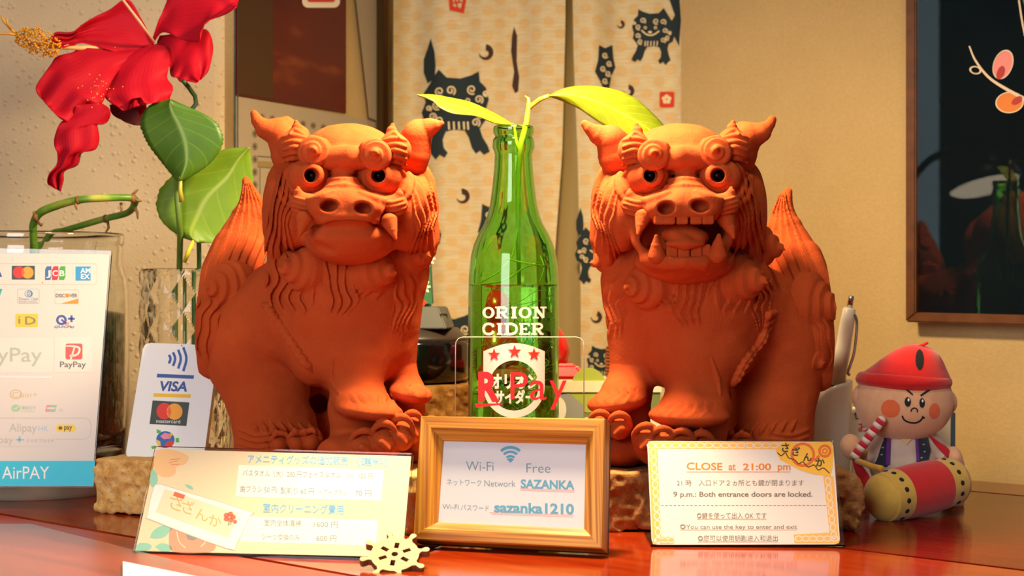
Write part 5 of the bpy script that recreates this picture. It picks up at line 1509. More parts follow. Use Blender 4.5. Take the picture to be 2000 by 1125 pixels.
# ------------------------------------------------------------------ plant cutting in the bottle
def leaf_mat(name, c1, c2, vein, trans=0.25, nveins=9):
    n = N(name); tc = n.node('ShaderNodeTexCoord'); sp = n.node('ShaderNodeSeparateXYZ'); n.link(tc.outputs['UV'], sp.inputs[0])
    u, v = sp.outputs[0], sp.outputs[1]
    au = n.math('ABSOLUTE', u)
    ph = n.math('MULTIPLY', n.math('SUBTRACT', v, n.math('MULTIPLY', au, 0.22)), nveins)
    fr = n.math('ABSOLUTE', n.math('SUBTRACT', n.math('FRACT', ph), 0.5))
    side = n.ramp(fr, [(0.0, (1, 1, 1)), (0.07, (0, 0, 0))]); midr = n.ramp(au, [(0.02, (1, 1, 1)), (0.07, (0, 0, 0))])
    vv = n.math('MAXIMUM', n.math('MULTIPLY', side, 0.45), midr)
    base = n.ramp(n.noise(40), [(0.3, lin(c1)), (0.7, lin(c2))])
    n.set(color=n.mix(vv, base, lin(vein)), rough=0.42, spec=0.4)
    n.bump(n.math('ADD', n.math('MULTIPLY', fr, 0.6), n.math('MULTIPLY', n.noise(220), 0.3)), 0.4, 0.0008)
    tr = n.node('ShaderNodeBsdfTranslucent', Color=lin(c2)); mx = n.node('ShaderNodeMixShader', Fac=trans)
    n.link(n.b.outputs[0], mx.inputs[1]); n.link(tr.outputs[0], mx.inputs[2]); n.link(mx.outputs[0], n.t.nodes['Material Output'].inputs['Surface'])
    return n.m
LY = leaf_mat('young_leaf', '#66760e', '#7a8812', '#989c34', 0.18, 10)
SG = mat('stem_green', '#a9b02a', 0.45)
cut = thing('plant_cutting', (bx, by_, 0.01), 'yellow-green cutting with two long leaves growing out of the green bottle', 'plant')
D = DB
tube('stem', [W(1014, 560, D), W(1012, 470, D), W(1012, 400, D), W(1013, 330, D), W(1018, 280, D), W(1028, 240, D), W(1033, 205, D), W(1032, 192, D), W(1025, 187, D)], [0.0014, 0.0016, 0.0018, 0.002, 0.0021, 0.002, 0.0017, 0.001, 0.0003], SG, cut, 10)
tube('leaf_stalk', [W(1031, 215, D), W(1040, 205, D), W(1055, 194, D - 0.004), W(1072, 187, D - 0.008)], [0.0014, 0.0016, 0.0017, 0.0014], SG, cut, 10)
tube('leaf_stalk', [W(1014, 300, D), W(1008, 275, D), W(1004, 250, D), W(1000, 242, D - 0.002)], [0.0011, 0.0012, 0.0012, 0.001], SG, cut, 8)
top = [(1072, 187), (1105, 172), (1150, 168), (1200, 175), (1240, 192), (1275, 222), (1302, 252), (1322, 280)]
bot = [(1072, 188), (1100, 198), (1130, 212), (1165, 236), (1200, 256), (1240, 270), (1280, 288), (1322, 282)]
dz = lambda p, a: [(x, y, D - 0.008 + a * (x - 1072) / 250) for x, y in p]
loft('leaf', dz(top, 0.030), dz(bot, 0.012), LY, cut, 14, 44, lambda u, v: 0.004 * u * u, 0.0006)
top = [(815, 185), (845, 185), (880, 191), (920, 200), (960, 218), (985, 232), (1002, 243)]
bot = [(815, 186), (845, 198), (858, 210), (885, 222), (930, 227), (968, 242), (1000, 246)]
dz2 = lambda p, a: [(x, y, D - 0.002 - 0.03 * (1002 - x) / 190 + a * math.sin(math.pi * (x - 815) / 190)) for x, y in p]
loft('leaf', dz2(top, 0.012), dz2(bot, -0.012), LY, cut, 12, 40, lambda u, v: -0.003 * (1 - u * u), 0.0006)
rs = np.random.default_rng(4); lst = []
for i in range(90):
    a = rs.uniform(0, 6.28); r0 = rs.uniform(0.2, 0.9) * (rb - 0.004); z0 = rs.uniform(0.02, wz - 0.015)
    pts = []; p = np.array([bx + r0 * math.cos(a), by_ + r0 * math.sin(a), z0]); dv = rs.normal(0, 1, 3); dv[2] *= 0.6
    for k in range(7):
        pts.append(Vector(p)); dv = dv + rs.normal(0, 0.5, 3); p = p + dv / np.linalg.norm(dv) * 0.006
        rr = math.hypot(p[0] - bx, p[1] - by_)
        if rr > rb - 0.0042: p[:2] = np.array([bx, by_]) + (p[:2] - [bx, by_]) * (rb - 0.0042) / rr
        p[2] = min(max(p[2], 0.013), wz - 0.004)
    lst.append((spline([list(q) for q in pts], 3), 0.00024))
rt = tubes('fine_roots', lst, mat('root_pale', '#e6e8a0', 0.6), cut, 5); tag(rt, kind='stuff')
tubes('aerial_roots', [(spline([list(W(x, y, D + e)) for x, y, e in P], 5), 0.0006) for P in
   ([(1012, 440, 0), (1000, 500, -.008), (975, 530, -.012), (940, 552, -.012)], [(940, 556, -.012), (985, 548, -.02), (1020, 525, -.018), (1048, 514, -.010)], [(1055, 500, .004), (1062, 520, -.004), (1056, 545, -.008), (1050, 560, -.005)], [(990, 506, -.015), (1030, 515, -.018), (1062, 520, -.008)], [(960, 470, 0.005), (944, 500, 0.0), (940, 540, -.006)])], mat('root_green', '#b8c838', 0.5), cut, 6)
# ------------------------------------------------------------------ big glass jar with dark water and a pothos vine
DJ = 1.285; SJ = DJ / FPX
jc = W(72, 562.5, DJ); jx, jy = jc.x, jc.y
zj = lambda y: HC + (562.5 - y) * SJ
jar = thing('glass_jar', (jx, jy, 0), 'large clear glass jar of dark water behind the payment board at far left', 'jar')
ro = [(165, 456), (167, 462), (166, 476), (163, 480), (165, 486), (163, 500), (163, 516), (166, 526), (172, 545), (175, 575), (176, 640)]
R_ = [(r * SJ, zj(y)) for r, y in ro]
rj = 176 * SJ
outer = R_ + [(rj, 0.05), (rj * 0.985, 0.032), (rj * 0.95, 0.026), (rj * 0.80, 0.0245)]
inner = [(rj * 0.80, 0.03), (rj * 0.90, 0.034), (rj - 0.003, 0.05)] + [(r - 0.003, z) for r, z in reversed(R_)]
pr = [(0.0002, 0.0245)] + [(r, z) for r, z in reversed(outer)] + [(r, z) for r, z in reversed(inner)] + [(0.0002, 0.03)]
lathe('glass_body', pr, glass('jar_glass', (0.98, 0.99, 0.96), 0.0, 1.48), (jx, jy, 0), (0, 0, 1), 72, jar, cap=False)
zw = zj(612)
DW = N('dark_water'); DW.set(color=DW.ramp(DW.noise(55, detail=5), [(0.35, lin('#0e1a16')), (0.6, lin('#16281e')), (0.8, lin('#4a4a20'))]), rough=0.12)
lathe('dark_water', [(0.0002, 0.0305), (rj * 0.79, 0.0305), (rj * 0.89, 0.0345), (rj - 0.0034, 0.051), (rj - 0.0034, zw - 0.02), (rj - 0.0034, zw), (rj * 0.7, zw + 0.003), (0.0002, zw)], DW.m, (jx, jy, 0), (0, 0, 1), 64, jar, cap=False)
lathe('white_base', [(0.0002, 0.0002), (rj * 0.93, 0.0002), (rj * 0.945, 0.004), (rj * 0.985, 0.008), (rj * 0.985, 0.020), (rj * 0.95, 0.0242), (0.0002, 0.0242)], mat('base_cream', '#c9c2aa', 0.35), (jx, jy, 0), (0, 0, 1), 64, jar)
vine = thing('pothos_vine', (jx, jy, 0.1), 'green knotted pothos stem looping out of the big glass jar', 'plant')
VG = N('vine_green'); VG.set(color=VG.ramp(VG.noise(38, detail=2), [(0.35, lin('#4f7d1c')), (0.55, lin('#6c9a26')), (0.72, lin('#b4bc48'))]), rough=0.4)
P = [(62, 700, 0.0), (66, 560, -0.01), (66, 475, -0.02), (65, 440, -0.025), (78, 416, -0.03), (110, 402, -0.035), (150, 391, -0.04), (200, 387, -0.04), (258, 387, -0.03), (262, 400, -0.02), (248, 416, -0.005), (205, 427, 0.005), (160, 440, 0.012), (125, 450, 0.02), (98, 458, 0.028), (70, 500, 0.032), (60, 600, 0.03)]
tube('stem', [Vector(p) for p in spline([list(W(x, y, DJ + e)) for x, y, e in P], 6)], [0.0030, 0.003, 0.003, 0.0032, 0.0030, 0.0028, 0.0028, 0.0026, 0.0026, 0.0024, 0.0022, 0.002], VG.m, vine, 12)
NB_ = mat('node_brown', '#8a5a30', 0.7)
for x, y, e, w_ in ((152, 391, -0.04, 9), (70, 424, -0.03, 9), (260, 388, -0.03, 9), (206, 427, 0.005, 7)):
    p = W(x, y, DJ + e); tube('node', [p + Vector((-w_ * SJ * 0.5, 0, 0.0)), p, p + Vector((w_ * SJ * 0.5, 0, 0))], [0.0028, 0.0036, 0.0029], NB_, vine, 10)
for pts in (((258, 382, -.03), (265, 374, -.03), (270, 370, -.03)), ((148, 392, -.04), (148, 402, -.042), (150, 410, -.042)), ((262, 402, -.02), (268, 415, -.024), (269, 428, -.024)), ((236, 396, -.03), (238, 408, -.03), (236, 416, -.03)), ((210, 430, .005), (212, 445, 0.0), (204, 458, 0.0)), ((262, 390, -.03), (272, 392, -.03), (277, 393, -.03)), ((72, 432, -.028), (80, 440, -.034), (84, 436, -.036)), ((68, 424, -.03), (66, 414, -.03), (69, 412, -.03))):
    tube('aerial_root', [W(x, y, DJ + e) for x, y, e in pts], [0.0012, 0.0011, 0.0005], mat('root_tan', '#9a7040', 0.7), vine, 8)

# ------------------------------------------------------------------ payment board (clear stand) against the jar
q = [W(-230, 480, 1.205), W(218, 489, 1.200), W(182, 952, 1.172), W(-262, 953, 1.180)]
q[3] = Plane.of([q[0], q[1], q[2], q[2]]).hit(-262, 953) if False else q[3]
pla = Plane(q[1], (q[1] - q[0]).cross(q[2] - q[1]))
q[3] = pla.hit(-262, 953)
air = thing('payment_board', (q[2].x - 0.08, q[2].y, q[2].z), 'tall white board of payment logos with a cyan bottom strip, leaning on the jar', 'sign')
round_plate('acrylic_panel', q, 0.0022, 0.002, EDGEP, air, 4)
for x, y in ((0, 700), ):
    pass
slab('card', [pla.hit(x, y, 0.0008) for x, y in ((-228, 492), (214, 497), (180, 946), (-260, 947))], 0.0005, mat('board_white', '#ddd6ce', 0.5), air)
AO = 0.00086
def pa(I, name, c, off=0.0, r=0.5): return I.build(name, pla, mat('ink_' + c.strip('#'), c, r), air, AO + off * 0.3)
pa(Ink().poly([(-262, 901), (186, 900), (183, 949), (-262, 950)]), 'cyan_strip', '#22c8e6')
pa(Ink().text('AirPAY', 4, 935, 96, 935, h=24, bold=0.0), 'lettering', '#f4f6f6', 0.0003)
pa(Ink().line([(-262, 952), (183, 950.6)], 2.2), 'dark_line', '#5b5450', 0.0002)
pa(Ink().rect(-200, 514, 190, 556, 6, line=1.2), 'outline', '#cfc6bd')
pa(Ink().text('VISA', -60, 540, 4, 540, h=15, bold=0.03, shear=0.2), 'blue_wordmark', '#27408c')
pa(Ink().rect(23, 519, 68, 546), 'card_mark', '#3a4540'); pa(Ink().circle(37, 532, 11.5, 11.5), 'red_circle', '#e02b22', 0.0002); pa(Ink().circle(54, 532.5, 11.5, 11.5), 'yellow_circle', '#f0a02a', 0.0003)
pa(Ink().poly([(45.5, 525), (48.5, 532), (45.5, 540), (42.5, 532)]), 'overlap_mark', '#e8622a', 0.0005)
for i, c in enumerate(('#3a6aa6', '#c82a3c', '#43a648')):
    x = 88 + i * 13.6
    pa(Ink().poly([(x + 2, 522), (x + 4, 520), (x + 12.4, 520), (x + 12.4, 541), (x + 10, 547), (x, 547), (x, 527)]), 'coloured_stripe', c)
pa(Ink().text('J', 90, 539, 99, h=11, bold=0.02).text('C', 102.5, 539, 113, h=11, bold=0.02).text('B', 116, 539, 126, h=11, bold=0.02), 'lettering', '#f2ebe2', 0.0003)
pa(Ink().rect(147.5, 520.5, 177, 548), 'blue_square', '#2f9ad6'); pa(Ink().text('AM', 157, 533, 176.5, h=9.5, bold=0.025).text('EX', 158, 544.5, 175.5, h=9.5, bold=0.025), 'lettering', '#f0f4f6', 0.0003)
pa(Ink().poly([(-30, 564), (5, 564), (-1, 580), (-30, 580)]), 'teal_mark', '#2ab0ae')
pa(Ink().rect(34, 564, 77, 593, 3, line=1.0), 'outline', '#a9b6c2'); pa(Ink().circle(56, 573.5, 8, 7), 'round_mark', '#4d86ba'); pa(Ink().circle(54.5, 573.5, 5.6, 5.4), 'round_mark_field', '#ddd6ce', 0.0002); pa(Ink().circle(55, 573.5, 3, 4.4, hole=0.5), 'round_mark_core', '#4d86ba', 0.0003)
pa(Ink().text('Diners Club', 37, 586.5, 74, h=6), 'lettering', '#8c99a6', 0.0002); pa(Ink().text('INTERNATIONAL', 37, 591, 73, h=2.8), 'lettering', '#8c99a6', 0.0002)
pa(Ink().rect(107, 565.5, 154, 593.5, 1, line=0.9), 'outline', '#c9c0b6'); pa(Ink().poly([(119, 593), (153, 583), (153, 593)]), 'orange_wedge', '#f0922a')
pa(Ink().text('DISC', 109, 580.5, 127, h=7, bold=0.01).text('VER', 136, 580.5, 151, h=7, bold=0.01), 'lettering', '#4e4a48', 0.0002); pa(Ink().circle(131.5, 577, 4), 'orange_dot', '#ee8a24', 0.0002)
pa(Ink().rect(30, 613, 74, 639, 2), 'yellow_mark', '#e9c63c'); pa(Ink().text('i', 35.5, 632, 40, h=14).poly([(49, 618), (58, 618), (68, 622), (70, 626), (68, 631), (58, 634), (49, 634)], [(53, 620.5), (58, 620.5), (64, 623.5), (65.5, 626), (64, 629), (58, 631.5), (53, 631.5)]), 'lettering', '#8a8460', 0.0002)
q1 = Ink().circle(120, 625, 10.5, 10, hole=0.55).line([(120, 624), (130, 633)], 3.5).rect(133, 620.5, 146, 624.5).rect(137.5, 616, 141.8, 629)
pa(q1, 'circle_plus_mark', '#3f55a4'); pa(Ink().line([(128, 627), (130, 631), (128, 635)], 1.2, 4).line([(132, 629), (133.5, 632), (132, 635)], 1.2, 4), 'red_waves', '#d8503c', 0.0002); pa(Ink().text('QUICPay', 106, 640, 147, h=4.2, shear=0.3, bold=0.02), 'lettering', '#5a62a0', 0.0002)
pa(Ink().rect(-120, 660, 104, 728, 5), 'pale_panel', '#e2dcd4'); pa(Ink().text('PayPay', -46, 706, 82, 706, h=27, bold=0.005), 'lettering', '#b4bdb0', 0.0003)
pa(Ink().rect(107, 658, 179, 727, 5), 'pale_panel', '#e3dcd4', 0.00005)
pa(Ink().rect(128, 671, 161, 702, 4), 'red_square', '#e8574e', 0.0002); pa(Ink().line([(128, 676), (142, 676), (155, 680), (153, 690), (146, 694), (136, 695)], [2, 4, 4, 4, 4], 4).line([(146, 677), (138, 702)], 3.4), 'pay_letter', '#e3dcd4', 0.0004)
pa(Ink().text('PayPay', 117, 717, 168, 717, h=11, bold=0.015), 'lettering', '#6b6a68', 0.0002)
pa(Ink().line([(-60, 736), (102, 737)], 4), 'pale_caption', '#dce4e6')
pa(Ink().circle(31, 770, 12, 9.5, hole=0.80).text('Coin+', 24, 776, 73, h=10.5), 'coin_mark', '#d2bd90')
pa(Ink().circle(31, 797, 9, 7), 'green_mark', '#9fd0a4'); pa(Ink().line([(26, 797), (30, 800), (37, 793)], 2), 'check', '#ddd6ce', 0.0002); pa(Ink().text('微信支付', 42, 799, 70, h=6.5).text('WeChat Pay', 42, 804, 68, h=2.4), 'lettering', '#b9cbb8', 0.0002)
pa(Ink().poly([(91, 791), (111, 791), (108, 804), (88, 804)]), 'slanted_mark', '#d89a90'); pa(Ink().poly([(99, 791), (111, 791), (108, 804), (97, 804)]), 'slanted_mark_half', '#9fc0b4', 0.0002); pa(Ink().rect(92, 795.5, 108, 799), 'slanted_mark_band', '#ddd6ce', 0.0003); pa(Ink().rect(116, 798, 123, 804), 'grey_square', '#cfcac4')
pa(Ink().rect(-200, 816, 178, 858, 14, line=1.0), 'outline', '#c4bdb4')
pa(Ink().text('Alipay', 18, 843, 72, h=16, bold=0.005), 'lettering', '#bcbcb6'); pa(Ink().text('HK', 75, 842, 94, h=10.5), 'lettering', '#a9c3d6')
pa(Ink().rect(109, 829, 148, 843.5, 7), 'yellow_pill', '#f0cf40'); pa(Ink().circle(118, 836, 4, 3.4).text('pay', 125, 839, 141, h=7, bold=0.02), 'lettering', '#6a5a30', 0.0002)
pa(Ink().rect(-60, 850, 108, 872, 2), 'pale_panel', '#dcd5cd', 0.0001); pa(Ink().text('Alipay', -28, 865, 26, h=13, bold=0.005).text('PARTNER', 53, 864, 106, h=6.5, spacing=1.2), 'lettering', '#bcbcb6', 0.0003); pa(Ink().rect(36, 852, 40, 864).rect(31, 857, 47, 860.5), 'plus_mark', '#9fc6d8', 0.0003)
pa(Ink().circle(83, 552, 1.3), 'speck', '#b08a50', 0.0003)

# ------------------------------------------------------------------ contactless-payment card stand on the left brick
q = [W(281, 669, 1.198), W(427, 675, 1.190), W(398, 897, 1.160), W(244, 895, 1.168)]
plv = Plane.of(q); q = [plv.hit(281, 669), plv.hit(427, 675), plv.hit(398, 896), plv.hit(244, 895.5)]
mz = min(p.z for p in q)
vs_ = thing('card_stand', (q[3].x + 0.02, q[3].y, 0.04), 'white plastic card stand with blue contactless waves on the slanted left brick', 'sign')
WP = mat('white_plastic', '#f0f1f2', 0.3, coat=0.3)
round_plate('plate', q, 0.006, 0.005, WP, vs_, 6, 0.0008)
pb = [plv.hit(x, y, -0.0062) for x, y in ((300, 860), (396, 868))]
slab('prop', [pb[0], pb[1], Vector((pb[1].x, pb[1].y + 0.03, 0.0415)), Vector((pb[0].x, pb[0].y + 0.03, 0.0415))], 0.003, WP, vs_)
VO = 0.00008
def pv(I, name, c, off=0.0): return I.build(name, plv, mat('ink_' + c.strip('#'), c, 0.45), vs_, VO + off * 0.3)
DBL, YEL = '#2a59ae', '#edc12c'
wv = Ink()
for i, (x0, y0, y1, b) in enumerate(((330, 693, 710, 3), (338, 688, 715, 4), (348, 683, 720, 5), (358, 678, 725, 6))):
    wv.line([(x0, y0), (x0 + b, (y0 + y1) / 2 - 1), (x0, y1)], 5, 6)
pv(wv, 'contactless_waves', DBL); pv(Ink().circle(355, 675, 1.3), 'dot', '#333333')
pv(Ink().poly([(307, 730), (379, 733), (378, 740), (306, 737)]), 'blue_bar', '#2a55a2'); pv(Ink().poly([(300, 768), (373, 770), (372, 777), (299, 775)]), 'yellow_bar', YEL)
pv(Ink().text('VISA', 313, 763, 365, 764, h=19, bold=0.035, shear=0.22), 'blue_wordmark', '#27509e')
pv(Ink().poly([(298, 782), (370, 786), (364, 832), (292, 828)]), 'dark_panel', '#33403c'); pv(Ink().circle(321, 803, 15.5, 16), 'red_circle', '#df2a20', 0.0002); pv(Ink().circle(341, 804, 15.5, 16), 'yellow_circle', '#f2a428', 0.0003); pv(Ink().poly([(331, 792), (335, 804), (331, 816), (326, 804)]), 'overlap_mark', '#ea6524', 0.0005)
pv(Ink().text('mastercard', 305, 825.5, 352, 827, h=7, bold=0.005), 'lettering', '#e6e6e4', 0.0002)
pv(Ink().circle(323, 859, 18, 17), 'round_mark', '#2b62b4'); pv(Ink().poly([(313, 852), (322, 845), (332, 848), (334, 856), (320, 858)]), 'pink_patch', '#e88aa0', 0.0002); pv(Ink().poly([(305, 858), (313, 862), (314, 872), (308, 871)]).poly([(332, 846), (338, 848), (330, 858)]), 'yellow_patch', YEL, 0.0002); pv(Ink().poly([(322, 868), (330, 861), (340, 862), (336, 872), (326, 875)]), 'red_patch', '#d8301e', 0.0002)
pv(Ink().poly([(306, 838), (314, 841), (314, 846), (306, 846)]).poly([(343, 856), (349, 855), (350, 864), (343, 864)]).poly([(295, 872), (303, 870), (303, 876), (297, 877)]), 'green_tabs', '#54b83c', 0.0002)

# ------------------------------------------------------------------ cut-glass vase with an artificial hibiscus
DV = 1.30; SV = DV / FPX
vc = W(362, 562.5, DV); vx, vy = vc.x, vc.y; zv = lambda y: HC + (562.5 - y) * SV
rv = 86 * SV
vase = thing('cut_glass_vase', (vx, vy, 0), 'clear diamond-cut glass vase behind the white card stand', 'vase')
def facets(a, h): 
    k = 11; g = 0.0115
    p, q_ = (a / (2 * math.pi) * k + (h - 0.012) / 0.0288) % 1.0, (a / (2 * math.pi) * k - (h - 0.012) / 0.0288) % 1.0
    return 1.0 + 0.07 * min(min(p, 1 - p), min(q_, 1 - q_)) / 0.5 - 0.02
ht = zv(526)
hs = list(np.arange(0.012, ht - 0.002, 0.0018))
vs, fs = [], []
lat_out = [(rv, h) for h in hs]
segs = 176
for r, h in lat_out:
    for k in range(segs):
        a = 2 * math.pi * k / segs; rr = r * facets(a, h); vs.append((vx + rr * math.cos(a), vy + rr * math.sin(a), h))
for r, h in ((rv * 0.985, ht), (rv * 0.93, ht + 0.0005), (rv * 0.90, ht - 0.002), (rv * 0.88, 0.02), (rv * 0.6, 0.015), (0.0003, 0.015)):
    for k in range(segs):
        a = 2 * math.pi * k / segs; vs.append((vx + r * math.cos(a), vy + r * math.sin(a), h))
nr = len(lat_out) + 6
bot_start = len(vs)
for r, h in ((rv * 0.97, 0.003), (rv * 0.9, 0.0004), (0.0003, 0.0004)):
    for k in range(segs):
        a = 2 * math.pi * k / segs; vs.append((vx + r * math.cos(a), vy + r * math.sin(a), h))
for i in range(nr - 1):
    for k in range(segs): k2 = (k + 1) % segs; fs.append((i * segs + k, i * segs + k2, (i + 1) * segs + k2, (i + 1) * segs + k))
for k in range(segs): k2 = (k + 1) % segs; fs.append((k2, k, bot_start + k, bot_start + k2))
for i in range(2):
    for k in range(segs): k2 = (k + 1) % segs; a0 = bot_start + i * segs; fs.append((a0 + k2, a0 + k, a0 + segs + k, a0 + segs + k2))
mobj('glass_body', vs, fs, glass('crystal', (1, 1, 0.98), 0.0, 1.38), vase, smooth=False)

DF = 1.235
hib = thing('hibiscus', (vx, vy, 0.02), 'red artificial hibiscus flower with two green leaves standing in the cut-glass vase', 'flower')
STM = mat('stem_dark', '#5c7a26', 0.5, noise=0.2, nscale=50); STD = mat('stem_deep', '#35602a', 0.5)
tube('stem', [W(352, 880, DV), W(351, 700, DV), W(350, 560, DV), W(351, 500, DV), W(352, 455, DF + .01), W(347, 390, DF + .01), W(346, 340, DF + .02)], 0.0024, STM, hib, 12)
tube('stem', [W(385, 880, DV + .01), W(388, 700, DV + .01), W(389, 560, DV + .01), W(389, 500, DV + .01), W(388, 465, DF + .012)], 0.0019, STD, hib, 12)
tube('stem', [W(346, 340, DF + .02), W(350, 280, DF + .03), W(374, 214, DF + .03), W(383, 203, DF + .03), W(381, 188, DF + .03), W(368, 170, DF + .02), W(358, 158, DF + .01)], 0.0018, mat('wire_green', '#24401c', 0.5), hib, 10)
tube('leaf_stalk', [W(353, 345, DF - .004), W(352, 372, DF - .004), W(355, 394, DF - .002)], [0.0012, 0.0016, 0.0022], mat('stalk_yellow', '#a8a436', 0.5), hib, 10)
tube('leaf_stalk', [W(378, 470, DF + .01), W(368, 492, DF + .008), W(360, 512, DF + .01)], [0.0011, 0.0018, 0.0014], mat('stalk_yellow2', '#c4bc28', 0.5), hib, 10)
LD = leaf_mat('dark_leaf', '#3c6414', '#4a721a', '#6c8c2c', 0.12, 7); LL = leaf_mat('light_leaf', '#688e22', '#7a9c28', '#94aa38', 0.22, 7)
zf = lambda p, e: [(x, y, DF + e) for x, y in p]
loft('leaf', zf([(333, 194), (300, 202), (281, 222), (278, 250), (290, 280), (318, 318), (345, 352)], 0.0), zf([(333, 194), (365, 208), (395, 222), (424, 244), (434, 278), (410, 318), (358, 354)], -0.004), LD, hib, 16, 50, lambda u, v: 0.006 * abs(u) - 0.004, 0.0007, 0.03, 24)
loft('leaf', zf([(487, 288), (440, 292), (395, 312), (330, 352), (308, 392), (316, 430), (350, 460), (386, 473)], 0.016), zf([(487, 288), (492, 330), (492, 380), (478, 420), (455, 470), (430, 476), (405, 474), (388, 474)], 0.010), LL, hib, 18, 50, lambda u, v: 0.007 * abs(u) + 0.004 * math.sin(v * 5), 0.0007, 0.024, 30)
n = N('petal_red'); tc = n.node('ShaderNodeTexCoord'); sp = n.node('ShaderNodeSeparateXYZ'); n.link(tc.outputs['UV'], sp.inputs[0])
fr = n.math('ABSOLUTE', n.math('SINE', n.math('MULTIPLY', n.math('ADD', sp.outputs[0], n.math('MULTIPLY', n.noise(30), 0.25)), 24.0)))
n.set(color=n.mix(n.math('MULTIPLY', fr, 0.3), lin('#bc0c26'), lin('#cc162e')), rough=0.6, spec=0.2); n.bump(fr, 0.12, 0.0005)
tr = n.node('ShaderNodeBsdfTranslucent', Color=lin('#d01420')); mx = n.node('ShaderNodeMixShader', Fac=0.22)
n.link(n.b.outputs[0], mx.inputs[1]); n.link(tr.outputs[0], mx.inputs[2]); n.link(mx.outputs[0], n.t.nodes['Material Output'].inputs['Surface'])
PT = n.m
def petal(A, B, ea, eb, bulge=0.0, ruf=0.005, nf=3.0, ph=0.0):
    """edges start at the flower's throat; ea / eb give depth at throat, middle, tip"""
    def pl_(P, e):
        P = np.array(P, float); t = np.linspace(0, 1, len(P)); ee = np.interp(t, np.linspace(0, 1, len(e)), e)
        return [(x, y, DF + d) for (x, y), d in zip(P, ee)]
    return loft('petal', pl_(A, ea), pl_(B, eb), PT, hib, 24, 40, lambda u, v: bulge * (1 - u * u) * math.sin(math.pi * min(1, v * 1.1)) + ruf * v * v * math.sin(nf * 3.14 * u + ph) + 0.0022 * abs(u) ** 3 * math.sin(26 * v + ph + 2 * u), 0.0006)
# upper left, lower left, lower centre, right lower, right upper, hanging strip
petal([(300, 84), (278, 40), (250, -2), (215, 18), (186, 32), (160, 48), (154, 53), (140, 63), (110, 63), (100, 72)], [(300, 88), (275, 100), (245, 104), (215, 98), (180, 88), (160, 84), (140, 88), (122, 92), (108, 86), (100, 76)], (0.03, 0.02, 0.0), (0.03, 0.01, -0.02), 0.008)
petal([(298, 84), (250, 98), (200, 96), (160, 94), (140, 103), (112, 110), (98, 128), (72, 165), (73, 182), (86, 198)], [(300, 92), (270, 110), (240, 130), (222, 152), (208, 182), (196, 204), (168, 204), (142, 236), (122, 234), (100, 214)], (0.03, 0.0, -0.02), (0.03, -0.01, -0.03), -0.006, 0.004, 2.2)
petal([(296, 88), (260, 100), (235, 118), (218, 145), (208, 172), (203, 186), (214, 200), (228, 207), (243, 216), (254, 196), (270, 190)], [(306, 86), (325, 92), (332, 108), (330, 132), (326, 152), (338, 170), (334, 186), (325, 198), (300, 196), (285, 189), (272, 191)], (0.028, 0.0, -0.015), (0.028, 0.01, -0.01), -0.008, 0.004, 2.5, 1.0)
petal([(306, 84), (318, 100), (330, 125), (334, 148), (345, 152), (352, 160), (366, 158), (384, 162)], [(312, 70), (345, 66), (372, 72), (392, 58), (408, 62), (416, 95), (408, 135), (396, 152)], (0.034, 0.02, 0.005), (0.034, 0.03, 0.015), -0.004, 0.003, 2.0)
petal([(302, 80), (315, 64), (332, 66), (352, 76), (376, 82), (390, 80), (391, 62), (394, 52), (408, 40), (440, 28), (462, 14)], [(298, 76), (310, 40), (325, 5), (340, -40), (370, -60), (410, -60), (450, -40), (470, -10), (466, 0), (464, 6), (463, 10)], (0.03, 0.0, -0.02), (0.03, 0.02, 0.02), 0.006, 0.004, 2.4, 0.5)
petal([(150, 206), (140, 225), (118, 240), (108, 262), (106, 285), (112, 300), (110, 322), (96, 340), (93, 358), (104, 366)], [(196, 200), (214, 212), (215, 228), (205, 242), (190, 240), (194, 270), (186, 292), (160, 298), (152, 322), (126, 334), (124, 352), (118, 374)], (-0.02, -0.025, -0.02), (-0.02, -0.018, -0.01), -0.004, 0.005, 2.0)
petal([(222, 196), (228, 220), (240, 236), (262, 244)], [(230, 190), (260, 196), (280, 194), (286, 210), (284, 230), (278, 246)], (0.03, 0.04, 0.05), (0.03, 0.03, 0.04), 0.004, 0.002)
loft('calyx', zf([(214, 206), (218, 222), (232, 232), (255, 240), (276, 246)], 0.03), zf([(216, 204), (232, 202), (250, 204), (268, 214), (279, 246)], 0.03), mat('calyx_dark', '#5c0c12', 0.6), hib, 8, 20)
tube('style', [W(300, 82, DF + .02), W(272, 42, DF - .01), W(240, 0, DF - .035), W(225, -22, DF - .05)], [0.0014, 0.0012, 0.001, 0.0009], mat('style_cream', '#e8c8a8', 0.5), hib, 10)
tube('pistil_column', [W(225, 96, DF + 0.022), W(168, 94, DF + 0.012), W(120, 91, DF + 0.0), W(70, 82, DF - 0.012), W(34, 68, DF - 0.012)], [0.0018, 0.0020, 0.0022, 0.0022, 0.0014], mat('pistil_cream', '#e0b878', 0.55), hib, 10)
lst = []; rs = np.random.default_rng(8)
V_, F_ = [], []
ico = bmesh.new(); bmesh.ops.create_icosphere(ico, subdivisions=1, radius=1.0); iv = [v.co.copy() for v in ico.verts]; if_ = [tuple(v.index for v in f.verts) for f in ico.faces]; ico.free()
for i in range(420):
    t = rs.uniform(0, 1); c_ = W(34 + 82 * t, 66 + 32 * t, DF - 0.012); a = rs.uniform(0, 6.28); rad = (0.4 + 0.6 * rs.uniform()) * (4 + 22 * math.sin(math.pi * min(1, 0.12 + 0.78 * t)) ** 0.8) * DF / FPX
    p = c_ + Vector((0.4 * math.cos(a), 0.8 * math.sin(a), math.cos(a))) * rad
    o = len(V_); V_ += [p + v * rs.uniform(0.0006, 0.0011) for v in iv]; F_ += [tuple(k + o for k in f) for f in if_]
pl_o = mobj('pollen', V_, F_, mat('pollen_yellow', '#e0a018', 0.6, noise=0.25, nscale=300), hib); tag(pl_o, kind='stuff')
